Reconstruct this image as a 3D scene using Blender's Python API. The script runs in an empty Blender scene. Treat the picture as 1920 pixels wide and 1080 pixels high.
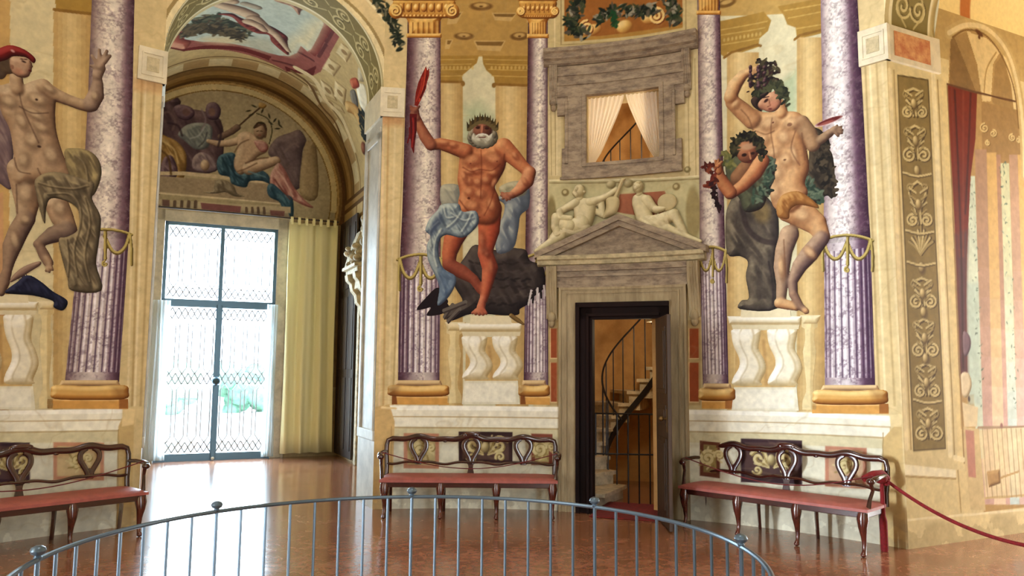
import bpy, bmesh, math, random
import numpy as np
from mathutils import Vector, Matrix
random.seed(7)
rng = np.random.RandomState(11)
scn = bpy.context.scene
COL = scn.collection
PI = math.pi
R_ = math.radians

# ------------------------------------------------------------------ camera
F_PX = 1453.9
PITCH, ROLL, EYE = 0.10629, 0.0078026, 1.65
cam_d = bpy.data.cameras.new('camera')
cam = bpy.data.objects.new('camera', cam_d); COL.objects.link(cam)
cam_d.lens = F_PX / 1920.0 * 36.0
cam_d.sensor_width = 36.0
cam_d.clip_end = 200
_fw = Vector((0, math.cos(PITCH), math.sin(PITCH))); _up = Vector((0, -math.sin(PITCH), math.cos(PITCH))); _rt = Vector((1, 0, 0))
_c, _s = math.cos(ROLL), math.sin(ROLL)
_r = _rt * _c + _up * _s; _u = _rt * -_s + _up * _c
cam.matrix_world = Matrix(((_r.x, _u.x, -_fw.x, 0), (_r.y, _u.y, -_fw.y, 0), (_r.z, _u.z, -_fw.z, EYE), (0, 0, 0, 1)))
scn.camera = cam

# the round hall: centre, radius and the direction of the little stair door
CX, CY, RAD, A0 = -0.5113, 3.9747, 5.5748, 0.33589
H14 = 13.05                # half angle of a passage opening, degrees
AXL, AXR = -43.95, 43.95   # passage axes, degrees from the stair door
AL = A0 + R_(AXL)         # axis of the left passage
AR = A0 + R_(AXR)         # axis of the right passage
HW = RAD * math.sin(R_(H14))   # half width of the passage openings

def frame(a):
    return Vector((math.sin(a), math.cos(a))), Vector((math.cos(a), -math.sin(a)))
def loc(a, s, t, z):
    T, S = frame(a)
    return Vector((CX + T.x * t + S.x * s, CY + T.y * t + S.y * s, z))

# ------------------------------------------------------------------ world, daylight, exposure
w = bpy.data.worlds.new('sky'); scn.world = w; w.use_nodes = True
nt = w.node_tree; nt.nodes.clear()
bg = nt.nodes.new('ShaderNodeBackground'); ow = nt.nodes.new('ShaderNodeOutputWorld')
bg.inputs[0].default_value = (0.80, 0.90, 1.0, 1); bg.inputs[1].default_value = 12.0
nt.links.new(bg.outputs[0], ow.inputs[0])
vs = scn.view_settings
vs.view_transform = 'Standard'; vs.look = 'None'; vs.gamma = 1.0; vs.exposure = -0.10
vs.use_curve_mapping = False

def area_light(name, pos, aim, sx, sy, power, colour, spread=180):
    d = bpy.data.lights.new(name, 'AREA'); d.shape = 'RECTANGLE'; d.size = sx; d.size_y = sy
    d.energy = power; d.color = colour; d.spread = R_(spread)
    o = bpy.data.objects.new(name, d); COL.objects.link(o)
    o.location = pos
    o.rotation_euler = (Vector(aim) - Vector(pos)).to_track_quat('-Z', 'Y').to_euler()
    return o
# daylight through the glass door of each passage and through the dome's opening
area_light('daylight_left_door', loc(AL, 0.0, 11.75, 2.2), loc(AL, 0, 4, 1.4), 1.9, 4.2, 900, (0.72, 0.88, 1.0))
area_light('daylight_right_door', loc(AR, 0.2, 11.2, 2.4), loc(AR, -.4, 4, 1.6), 1.8, 4.2, 380, (1.0, 0.96, 0.88))
area_light('daylight_back_door', loc(AR, 0.0, -8.6, 2.6), loc(AR, 0, 4, 2.4), 2.2, 3.6, 170, (1.0, 0.94, 0.84))
area_light('daylight_side_door', loc(AL, -11.3, 0.17, 2.0), loc(AL, 4, 2.4, 1.2), .45, 3.0, 2300, (0.80, 0.90, 1.0))
area_light('daylight_rear_door', loc(AL, -0.2, -9.6, 2.5), loc(AL, 0.5, 4, 2.6), 2.2, 4.0, 180, (1.0, 0.95, 0.88))
area_light('dome_opening', (CX, CY, 14.6), (CX, CY, 0), 3.2, 3.2, 340, (1.0, 0.90, 0.72))

# ------------------------------------------------------------------ survey helpers: photo point -> surface point
def rays(px, py):
    u = (np.asarray(px, float) - 960) / F_PX; v = (540 - np.asarray(py, float)) / F_PX
    u, v = _c * u - _s * v, _s * u + _c * v
    return u, math.cos(PITCH) - v * math.sin(PITCH), math.sin(PITCH) + v * math.cos(PITCH)

class CylSurf:                       # the curved hall wall; a = arc length from the stair door axis, b = height
    off0 = 0.0
    def ab(self, px, py):
        dx, dy, dz = rays(px, py)
        A = dx * dx + dy * dy; B = -(dx * CX + dy * CY); Cc = CX * CX + CY * CY - RAD * RAD
        t = (-B + np.sqrt(np.maximum(B * B - A * Cc, 1e-6))) / A
        x, y, z = dx * t, dy * t, EYE + dz * t
        return RAD * (np.arctan2(x - CX, y - CY) - A0), z
    def world(self, a, b, off):
        r = RAD - off; al = A0 + a / RAD
        return CX + r * np.sin(al), CY + r * np.cos(al), b + 0 * a
class PlaneT:                        # plane across a passage, a = s, b = z
    def __init__(self, ang, t): self.g, self.t = ang, t
    def ab(self, px, py):
        T, S = frame(self.g); dx, dy, dz = rays(px, py)
        k = (self.t + CX * T.x + CY * T.y) / (dx * T.x + dy * T.y)
        return (dx * k - CX) * S.x + (dy * k - CY) * S.y, EYE + dz * k
    def world(self, a, b, off):
        T, S = frame(self.g); t = self.t - off
        return CX + T.x * t + S.x * a, CY + T.y * t + S.y * a, b + 0 * a
class PlaneS:                        # side wall of a passage, a = t, b = z ; sgn = direction towards the room
    def __init__(self, ang, s, sgn): self.g, self.s, self.sgn = ang, s, sgn
    def ab(self, px, py):
        T, S = frame(self.g); dx, dy, dz = rays(px, py)
        k = (self.s + CX * S.x + CY * S.y) / (dx * S.x + dy * S.y)
        return (dx * k - CX) * T.x + (dy * k - CY) * T.y, EYE + dz * k
    def world(self, a, b, off):
        T, S = frame(self.g); s = self.s + off * self.sgn
        return CX + T.x * a + S.x * s, CY + T.y * a + S.y * s, b + 0 * a
class Vault:                         # barrel vault; a = arc length from the crown (right +), b = t
    def __init__(self, ang, r, zc): self.g, self.r, self.zc = ang, r, zc
    def ab(self, px, py):
        T, S = frame(self.g); dx, dy, dz = rays(px, py)
        ds = dx * S.x + dy * S.y; os_ = -(CX * S.x + CY * S.y); oz = EYE - self.zc
        A = ds * ds + dz * dz; B = ds * os_ + dz * oz; Cc = os_ * os_ + oz * oz - self.r ** 2
        k = (-B + np.sqrt(np.maximum(B * B - A * Cc, 1e-6))) / A
        s = os_ + ds * k; z = oz + dz * k; t = (dx * k - CX) * T.x + (dy * k - CY) * T.y
        return self.r * np.arctan2(s, z), t
    def world(self, a, b, off):
        T, S = frame(self.g); r = self.r - off; th = a / self.r
        s = r * np.sin(th); z = self.zc + r * np.cos(th)
        return CX + T.x * b + S.x * s, CY + T.y * b + S.y * s, z
CYL = CylSurf()

# ------------------------------------------------------------------ fresco painter (evaluates paint on a fine mesh)
def vnoise(A, B, scale, seed, octaves=3):
    out = np.zeros_like(A); amp = 1.0; tot = 0
    for k in range(octaves):
        r = np.random.RandomState(seed + k * 17); g = r.rand(64, 64)
        x = A / scale * (2 ** k) + 100; y = B / scale * (2 ** k) + 100
        xi = np.floor(x).astype(int); yi = np.floor(y).astype(int); fx = x - xi; fy = y - yi
        fx = fx * fx * (3 - 2 * fx); fy = fy * fy * (3 - 2 * fy)
        v = (g[yi % 64, xi % 64] * (1 - fx) + g[yi % 64, (xi + 1) % 64] * fx) * (1 - fy) + \
            (g[(yi + 1) % 64, xi % 64] * (1 - fx) + g[(yi + 1) % 64, (xi + 1) % 64] * fx) * fy
        out += v * amp; tot += amp; amp *= .5
    return out / tot
def smooth(pts, closed=True, n=6):
    P = [np.array(p, float) for p in pts]; out = []; N = len(P)
    rg = range(N) if closed else range(N - 1)
    for i in rg:
        if closed: p0, p1, p2, p3 = P[(i - 1) % N], P[i], P[(i + 1) % N], P[(i + 2) % N]
        else: p0, p1, p2, p3 = P[max(i - 1, 0)], P[i], P[i + 1], P[min(i + 2, N - 1)]
        for k in range(n):
            t = k / n
            out.append(.5 * ((2 * p1) + (p2 - p0) * t + (2 * p0 - 5 * p1 + 4 * p2 - p3) * t * t + (3 * p1 - p0 - 3 * p2 + p3) * t ** 3))
    if not closed: out.append(P[-1])
    return [tuple(o) for o in out]
LDIR = np.array([-.48, .52, .70])
class Canvas:
    def __init__(self, surf, a0, a1, b0, b1, res, px=True):
        self.S = surf; self.res = res; self.px = px
        self.na = max(2, int(round((a1 - a0) / res)) + 1); self.nb = max(2, int(round((b1 - b0) / res)) + 1)
        self.a = np.linspace(a0, a1, self.na); self.b = np.linspace(b0, b1, self.nb)
        self.A, self.B = np.meshgrid(self.a, self.b)
        self.col = np.zeros((self.nb, self.na, 3)); self.al = np.zeros((self.nb, self.na)); self.h = np.zeros((self.nb, self.na))
    @classmethod
    def around(cls, surf, x0, y0, x1, y1, res):      # canvas that covers a rectangle of the survey photo
        xs = [x0, x1, x0, x1, (x0 + x1) / 2, (x0 + x1) / 2]; ys = [y0, y0, y1, y1, y0, y1]
        a, b = surf.ab(xs, ys)
        return cls(surf, a.min(), a.max(), b.min(), b.max(), res)
    def P(self, pts):
        p = np.array([q[:2] for q in pts], float)
        if not self.px: return p
        a, b = self.S.ab(p[:, 0], p[:, 1]); return np.stack([a, b], 1)
    def k(self, x, y):                                # metres per photo pixel at that point
        if not self.px: return 1.0
        a, b = self.S.ab([x, x, x - 3, x + 3], [y - 3, y + 3, y, y])
        kv = math.hypot(a[0] - a[1], b[0] - b[1]) / 6; kh = math.hypot(a[2] - a[3], b[2] - b[3]) / 6
        return math.sqrt(kv * kh)
    def win(self, lo, hi, pad):
        i0 = np.searchsorted(self.a, lo[0] - pad); i1 = np.searchsorted(self.a, hi[0] + pad)
        j0 = np.searchsorted(self.b, lo[1] - pad); j1 = np.searchsorted(self.b, hi[1] + pad)
        return slice(j0, j1), slice(i0, i1)
    def put(self, w, col, m, cover=True):
        m = np.clip(m, 0, 1)
        c = np.array(col, float)
        if c.max() > 1.5 or c.ndim == 1: c = c / 255.0 if c.max() > 1.5 else c
        if cover:
            a = self.al[w]; an = a + m - a * m
            self.col[w] = (self.col[w] * (a * (1 - m))[..., None] + c * m[..., None]) / np.maximum(an, 1e-6)[..., None]
            self.al[w] = an
        else: self.col[w] = self.col[w] * (1 - m[..., None]) + c * m[..., None]
    def inside(self, X, Y, P):
        ins = np.zeros(X.shape, bool); n = len(P)
        for i in range(n):
            x0, y0 = P[i]; x1, y1 = P[(i + 1) % n]
            if y0 == y1: continue
            c = ((y0 > Y) != (y1 > Y)) & (X < (x1 - x0) * (Y - y0) / (y1 - y0) + x0); ins ^= c
        return ins
    def edge(self, X, Y, P, closed=True):
        d = np.full(X.shape, 1e9); n = len(P)
        for i in range(n if closed else n - 1):
            p = P[i]; q = P[(i + 1) % n]; v = q - p; L = v @ v
            if L < 1e-12: continue
            t = np.clip(((X - p[0]) * v[0] + (Y - p[1]) * v[1]) / L, 0, 1)
            d = np.minimum(d, np.hypot(X - p[0] - t * v[0], Y - p[1] - t * v[1]))
        return d
    def poly(self, pts, col, al=1.0, soft=0, sm=False, cover=True):
        if sm: pts = smooth(pts)
        P = self.P(pts); w = self.win(P.min(0), P.max(0), .02 + soft * .01); X, Y = self.A[w], self.B[w]
        if X.size == 0: return
        ins = self.inside(X, Y, P)
        if soft:
            s = soft * self.k(*pts[0][:2]); d = self.edge(X, Y, P); m = np.clip(.5 + np.where(ins, d, -d) / (2 * s), 0, 1)
        elif cover and self.al.min() < 1: d = self.edge(X, Y, P); m = np.clip(.5 + np.where(ins, d, -d) / self.res, 0, 1)
        else: m = ins.astype(float)
        self.put(w, col, m * al, cover)
    def puff(self, pts, pal, wd=10, sm=True, fold=0, seed=1, cover=True, al=1.0, hk=.5):
        """rounded, shaded form inside an outline: pal = dark, mid, light"""
        if sm: pts = smooth(pts, n=4)
        P = self.P(pts); w = self.win(P.min(0), P.max(0), .02); X, Y = self.A[w], self.B[w]
        if X.size == 0 or min(X.shape) < 3: return
        ins = self.inside(X, Y, P); d0 = self.edge(X, Y, P); aa = np.clip(.5 + np.where(ins, d0, -d0) / self.res, 0, 1); d = d0 * ins; W = wd * self.k(*pts[0][:2])
        q = np.clip(d / W, 0, 1); h = np.sqrt(np.maximum(0, 1 - (1 - q) ** 2)) * W
        if fold: h = h + (vnoise(X * 1.0 + Y * .6, Y * .35, W * .9, seed, 2) - .5) * W * fold * q
        gy, gx = np.gradient(h, self.res); n = np.stack([-gx, -gy, np.ones_like(h)], -1); n /= np.linalg.norm(n, axis=-1, keepdims=True)
        self.put(w, self.ramp(n @ LDIR, pal), aa * al, cover)
        self.h[w] = np.maximum(self.h[w], h * hk)
    def ramp(self, sh, pal):
        d, m, l = [np.array(c, float) / 255 for c in pal]
        t = np.clip(sh, -.35, 1)
        lo = np.clip((t + .22) / .80, 0, 1)[..., None]; hi = np.clip((t - .56) / .42, 0, 1)[..., None]
        return (d * (1 - lo) + m * lo) * (1 - hi) + l * hi
    def limb(self, chain, pal, cover=True, hk=.6):
        """tapered limb through points (x, y, radius)"""
        P = self.P(chain); r = np.array([c[2] * self.k(c[0], c[1]) for c in chain])
        w = self.win(P.min(0), P.max(0), r.max() + .01); X, Y = self.A[w], self.B[w]
        if X.size == 0: return
        best = np.full(X.shape, 9.0); nx = np.zeros_like(X); ny = np.zeros_like(X); rr = np.ones_like(X) * r[0]
        for i in range(max(1, len(P) - 1)):
            p = P[i]; q = P[min(i + 1, len(P) - 1)]; v = q - p; L = max(v @ v, 1e-9)
            t = np.clip(((X - p[0]) * v[0] + (Y - p[1]) * v[1]) / L, 0, 1)
            ra = r[i] + (r[min(i + 1, len(r) - 1)] - r[i]) * t
            ex = (X - p[0] - t * v[0]) / ra; ey = (Y - p[1] - t * v[1]) / ra; dd = np.hypot(ex, ey)
            k = dd < best; best = np.where(k, dd, best); nx = np.where(k, ex, nx); ny = np.where(k, ey, ny); rr = np.where(k, ra, rr)
        nz = np.sqrt(np.maximum(0, 1 - best ** 2)); sh = nx * LDIR[0] + ny * LDIR[1] + nz * LDIR[2]
        m = np.clip((1 - best) * rr / self.res + .5, 0, 1)
        self.put(w, self.ramp(sh, pal), m, cover); self.h[w] = np.maximum(self.h[w], nz * rr * hk)
    def ell(self, x, y, rx, ry, col, rot=0, al=1.0, soft=.25, cover=True, pal=None, hk=.5):
        P = self.P([(x, y)])[0]; k = self.k(x, y); RX, RY = rx * k, ry * k; M = max(RX, RY) * (1 + soft)
        w = self.win(P - M, P + M, 0); X, Y = self.A[w] - P[0], self.B[w] - P[1]
        if X.size == 0: return
        c, s = math.cos(R_(rot)), math.sin(R_(rot)); e = (X * c + Y * s) / RX; f = (-X * s + Y * c) / RY
        d = np.hypot(e, f); m = np.clip((1 + soft / 2 - d) / max(soft, self.res / min(RX, RY)), 0, 1) * al
        if pal is not None:
            nz = np.sqrt(np.maximum(0, 1 - d * d)); sh = (e * c - f * s) * LDIR[0] + (e * s + f * c) * LDIR[1] + nz * LDIR[2]
            self.put(w, self.ramp(sh, pal), m, cover); self.h[w] = np.maximum(self.h[w], nz * min(RX, RY) * hk)
        else: self.put(w, col, m, cover)
    def line(self, pts, wd, col, al=1.0, sm=False, cover=True, soft=0, hk=0):
        if sm: pts = smooth(pts, closed=False)
        P = self.P(pts); k = self.k(*pts[len(pts) // 2][:2]); r = wd * k / 2; s = max(self.res * .6, soft * k)
        w = self.win(P.min(0), P.max(0), r + s); X, Y = self.A[w], self.B[w]
        if X.size == 0: return
        d = self.edge(X, Y, P, closed=False); m = np.clip((r - d) / s + .5, 0, 1) * al
        self.put(w, col, m, cover)
        if hk: self.h[w] = np.maximum(self.h[w], np.sqrt(np.clip(1 - (d / r) ** 2, 0, 1)) * r * hk)
    def curl(self, x, y, r, col, wd, turns=1.4, start=0, sgn=1, al=1.0, hk=0, sh=None):
        pts = []
        for i in range(26):
            t = i / 25; a = R_(start) + sgn * t * turns * 2 * PI; q = r * (1 - .82 * t)
            pts.append((x + q * math.cos(a), y - q * math.sin(a)))
        if sh is not None: self.line([(p[0] + wd * .45, p[1] + wd * .45) for p in pts], wd, sh, al)
        self.line(pts, wd, col, al, hk=hk)
    def leaves(self, pts, n, size, cols, seed=3, spread=10, cover=True):
        r = random.Random(seed); pl = smooth(pts, closed=False, n=8)
        for i in range(n):
            p = pl[int(i * (len(pl) - 1) / max(1, n - 1))]; x = p[0] + r.uniform(-spread, spread); y = p[1] + r.uniform(-spread, spread)
            self.ell(x, y, size * r.uniform(.8, 1.5), size * r.uniform(.3, .6), cols[r.randrange(len(cols))], rot=r.uniform(0, 180), soft=.3, cover=cover)
    def mottle(self, amt, scale, seed, m=None):
        n = (vnoise(self.A, self.B, scale, seed, 4) - .5)[..., None] * amt * (1.0 if scale > .2 else 1.7)
        self.col = np.clip(self.col * (1 + n), 0, 1)
    def veins(self, w, col, scale, seed, amt=1.0, mask=None, wid=.05):
        A, B = self.A[w], self.B[w]
        n = vnoise(A + .3 * vnoise(A, B, scale * .6, seed + 5, 2) * scale * 3, B, scale, seed, 4)
        m = np.clip(1 - np.abs(n - .5) / wid, 0, 1) * amt
        if mask is not None: m = m * mask
        self.put(w, col, m, cover=False)

def _speckle(self, w, col, seed, amt, mask):
    A, B = self.A[w], self.B[w]; s = vnoise(A, B, .020, seed, 3); r = vnoise(A, B, .08, seed + 4, 3); m = np.clip((.47 - s) / .06, 0, 1) * np.clip((r - .40) / .14, 0, 1)
    self.put(w, col, m * amt * mask, cover=False)
def _soften(self, n=5):
    # blend the brushwork where forms meet
    a = np.maximum(self.al, 1e-3)[..., None]; c = self.col * a; w = a.copy()
    for _ in range(n):
        for q in (c, w):
            q[1:-1] = (q[:-2] + 2 * q[1:-1] + q[2:]) / 4; q[:, 1:-1] = (q[:, :-2] + 2 * q[:, 1:-1] + q[:, 2:]) / 4
    self.col = c / np.maximum(w, 1e-6)
def _contour(self, col, amt=.5, k=3):
    # painted dark contour on the side away from the picture's light
    m = np.zeros_like(self.al)
    for j in range(1, k + 1):
        sh = np.ones_like(self.al); sh[j:, :-j] = self.al[:-j, j:]; m = np.maximum(m, (1 - sh) * (1 - (j - 1) / k))
    self.mottle(.10, .035, 77); self.put((slice(0, self.nb), slice(0, self.na)), col, m * self.al * amt, cover=False)
Canvas.speckle = _speckle; Canvas.soften = _soften; Canvas.contour = _contour
def srgb2lin(c):
    return np.where(c <= .04045, c / 12.92, ((c + .055) / 1.055) ** 2.4)

# ------------------------------------------------------------------ materials
MATS = {}
def nodes(m):
    m.use_nodes = True; return m.node_tree, m.node_tree.nodes['Principled BSDF']
def mat(name, col, rough=.6, metal=0, noise=0, nscale=8, bump=0, bscale=30, spec=None, coat=0, dark=None, stretch=None):
    """plain procedural material: colour, optional noise mottling towards 'dark', bump"""
    if name in MATS: return MATS[name]
    m = bpy.data.materials.new(name); t, b = nodes(m)
    c = [float(x) for x in srgb2lin(np.array(col, float) / 255)]
    b.inputs['Base Color'].default_value = (*c, 1); b.inputs['Roughness'].default_value = rough; b.inputs['Metallic'].default_value = metal
    if spec is not None: b.inputs['Specular IOR Level'].default_value = spec
    if coat: b.inputs['Coat Weight'].default_value = coat; b.inputs['Coat Roughness'].default_value = .12
    if noise or bump:
        tc = t.nodes.new('ShaderNodeTexCoord'); mp = t.nodes.new('ShaderNodeMapping'); t.links.new(tc.outputs['Object'], mp.inputs[0])
        if stretch: mp.inputs['Scale'].default_value = stretch
    if noise:
        n = t.nodes.new('ShaderNodeTexNoise'); n.inputs['Scale'].default_value = nscale; n.inputs['Detail'].default_value = 6; n.inputs['Roughness'].default_value = .65
        t.links.new(mp.outputs[0], n.inputs['Vector'])
        r = t.nodes.new('ShaderNodeValToRGB'); d = [float(x) for x in srgb2lin(np.array(dark if dark else [q * (1 - noise) for q in col], float) / 255)]
        r.color_ramp.elements[0].position = .35; r.color_ramp.elements[0].color = (*d, 1); r.color_ramp.elements[1].position = .62; r.color_ramp.elements[1].color = (*c, 1)
        t.links.new(n.outputs['Fac'], r.inputs[0]); t.links.new(r.outputs[0], b.inputs['Base Color'])
    if bump:
        n2 = t.nodes.new('ShaderNodeTexNoise'); n2.inputs['Scale'].default_value = bscale; n2.inputs['Detail'].default_value = 5
        t.links.new(mp.outputs[0], n2.inputs['Vector']); bp = t.nodes.new('ShaderNodeBump'); bp.inputs['Strength'].default_value = bump; bp.inputs['Distance'].default_value = .02
        t.links.new(n2.outputs['Fac'], bp.inputs['Height']); t.links.new(bp.outputs[0], b.inputs['Normal'])
    MATS[name] = m; return m
def fresco_mat(name='fresco', rough=.7, spec=.12, bump=.08):
    """paint colours held by the mesh, broken up with plaster grain"""
    if name in MATS: return MATS[name]
    m = bpy.data.materials.new(name); t, b = nodes(m)
    a = t.nodes.new('ShaderNodeAttribute'); a.attribute_name = 'paint'
    tc = t.nodes.new('ShaderNodeTexCoord'); n = t.nodes.new('ShaderNodeTexNoise'); n.inputs['Scale'].default_value = 22; n.inputs['Detail'].default_value = 7
    t.links.new(tc.outputs['Object'], n.inputs['Vector'])
    mr = t.nodes.new('ShaderNodeMapRange'); mr.inputs['From Min'].default_value = .3; mr.inputs['From Max'].default_value = .7; mr.inputs['To Min'].default_value = .94; mr.inputs['To Max'].default_value = 1.05
    t.links.new(n.outputs['Fac'], mr.inputs['Value'])
    mx = t.nodes.new('ShaderNodeVectorMath'); mx.operation = 'SCALE'; t.links.new(a.outputs['Color'], mx.inputs[0]); t.links.new(mr.outputs[0], mx.inputs['Scale'])
    t.links.new(mx.outputs[0], b.inputs['Base Color']); b.inputs['Roughness'].default_value = rough; b.inputs['Specular IOR Level'].default_value = spec
    bp = t.nodes.new('ShaderNodeBump'); bp.inputs['Strength'].default_value = bump; bp.inputs['Distance'].default_value = .01
    t.links.new(n.outputs['Fac'], bp.inputs['Height']); t.links.new(bp.outputs[0], b.inputs['Normal'])
    MATS[name] = m; return m
FRESCO = fresco_mat()

# ------------------------------------------------------------------ object helpers
def link(name, me, m=None, parent=None, smooth_=False):
    o = bpy.data.objects.new(name, me); COL.objects.link(o)
    if m is not None and not me.materials: me.materials.append(m)
    if parent is not None: o.parent = parent
    if smooth_ and len(me.polygons): me.polygons.foreach_set('use_smooth', [True] * len(me.polygons))
    return o
def tag(o, label, cat, group=None, kind=None):
    if label: o['label'] = label
    if cat: o['category'] = cat
    if group: o['group'] = group
    if kind: o['kind'] = kind
    return o
def empty(name, label, cat, pos=(0, 0, 0), rz=0, group=None, kind=None):
    o = bpy.data.objects.new(name, None); COL.objects.link(o); o.location = pos; o.rotation_euler = (0, 0, rz); o.empty_display_size = .1
    return tag(o, label, cat, group, kind)
def structure(o):
    o['kind'] = 'structure'; return o
def grade(c):
    # grades every paint colour a little greyer and deeper
    c = np.clip(c, 0, 1); g = (c @ np.array([.35, .5, .15]))[:, None]; c = g + (c - g) * .88
    return np.clip(c, 0, 1) ** 1.16 * np.array([.985, .985, 1.0])
def canvas_mesh(name, cv, off, parent=None, m=None, mask=None, relief=0, th=.5, origin=None, tone=1.0, aa=False):
    """the painted patch as one mesh lying 'off' metres in front of its surface"""
    al = cv.al if mask is None else mask
    keep = al > th; A_, B_, col_ = cv.A, cv.B, cv.col
    if mask is None or aa:
        # pull the rim of the patch onto the outline so that it runs smoothly
        ins = keep.astype(float); sx = np.zeros_like(al); sy = np.zeros_like(al); sw_ = np.zeros_like(al); sa = np.zeros_like(al); sc = np.zeros_like(col_); P1 = lambda z: np.pad(z, [(1, 1), (1, 1)] + [(0, 0)] * (z.ndim - 2))
        pi, pa, pc = P1(ins), P1(al), P1(col_); H_, W_ = al.shape
        for dj in (-1, 0, 1):
            for di in (-1, 0, 1):
                if dj or di:
                    k_ = pi[1 + dj:1 + dj + H_, 1 + di:1 + di + W_]; sx += k_ * di; sy += k_ * dj; sw_ += k_; sa += k_ * pa[1 + dj:1 + dj + H_, 1 + di:1 + di + W_]; sc += k_[..., None] * pc[1 + dj:1 + dj + H_, 1 + di:1 + di + W_]
        rim = (~keep) & (sw_ > 0); n_ = np.maximum(sw_, 1); f_ = np.clip((.5 - al) / np.maximum(sa / n_ - al, .05), 0, 1) * rim
        A_ = cv.A + f_ * sx / n_ * cv.res; B_ = cv.B + f_ * sy / n_ * cv.res; col_ = np.where(rim[..., None], sc / n_[..., None], cv.col)
        q = keep[:-1, :-1] | keep[1:, :-1] | keep[:-1, 1:] | keep[1:, 1:]
    else: q = keep[:-1, :-1] & keep[1:, :-1] & keep[:-1, 1:] & keep[1:, 1:]
    used = np.zeros(keep.shape, bool); used[:-1, :-1] |= q; used[1:, :-1] |= q; used[:-1, 1:] |= q; used[1:, 1:] |= q
    idx = -np.ones(keep.shape, int); n = used.sum(); idx[used] = np.arange(n)
    hh = cv.h if relief else 0 * cv.h
    if relief:
        # let the relief's rim sink to the wall
        hh = np.where(used, hh, 0) * relief
    x, y, z = cv.S.world(A_, B_, off + hh)
    V = np.stack([x[used], y[used], z[used]], 1)
    if origin is not None: V = V - np.array(origin)
    j, i = np.nonzero(q)
    a, b, c, d = idx[j, i], idx[j, i + 1], idx[j + 1, i + 1], idx[j + 1, i]
    quads = np.stack([a, b, c, d], 1)
    me = bpy.data.meshes.new(name)
    me.vertices.add(n); me.vertices.foreach_set('co', V.astype(np.float32).ravel())
    nq = len(quads); me.loops.add(nq * 4); me.loops.foreach_set('vertex_index', quads.astype(np.int32).ravel())
    me.polygons.add(nq); me.polygons.foreach_set('loop_start', np.arange(0, nq * 4, 4, dtype=np.int32))
    try: me.polygons.foreach_set('loop_total', np.full(nq, 4, dtype=np.int32))
    except Exception: pass
    me.update(calc_edges=True)
    at = me.color_attributes.new('paint', 'FLOAT_COLOR', 'POINT')
    cc = np.ones((n, 4), np.float32); cc[:, :3] = srgb2lin(grade(col_[used] * tone)); at.data.foreach_set('color', cc.ravel())
    me.validate()
    o = link(name, me, m or FRESCO, parent, smooth_=bool(relief))
    if origin is not None and parent is None: o.location = origin
    return o

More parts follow.
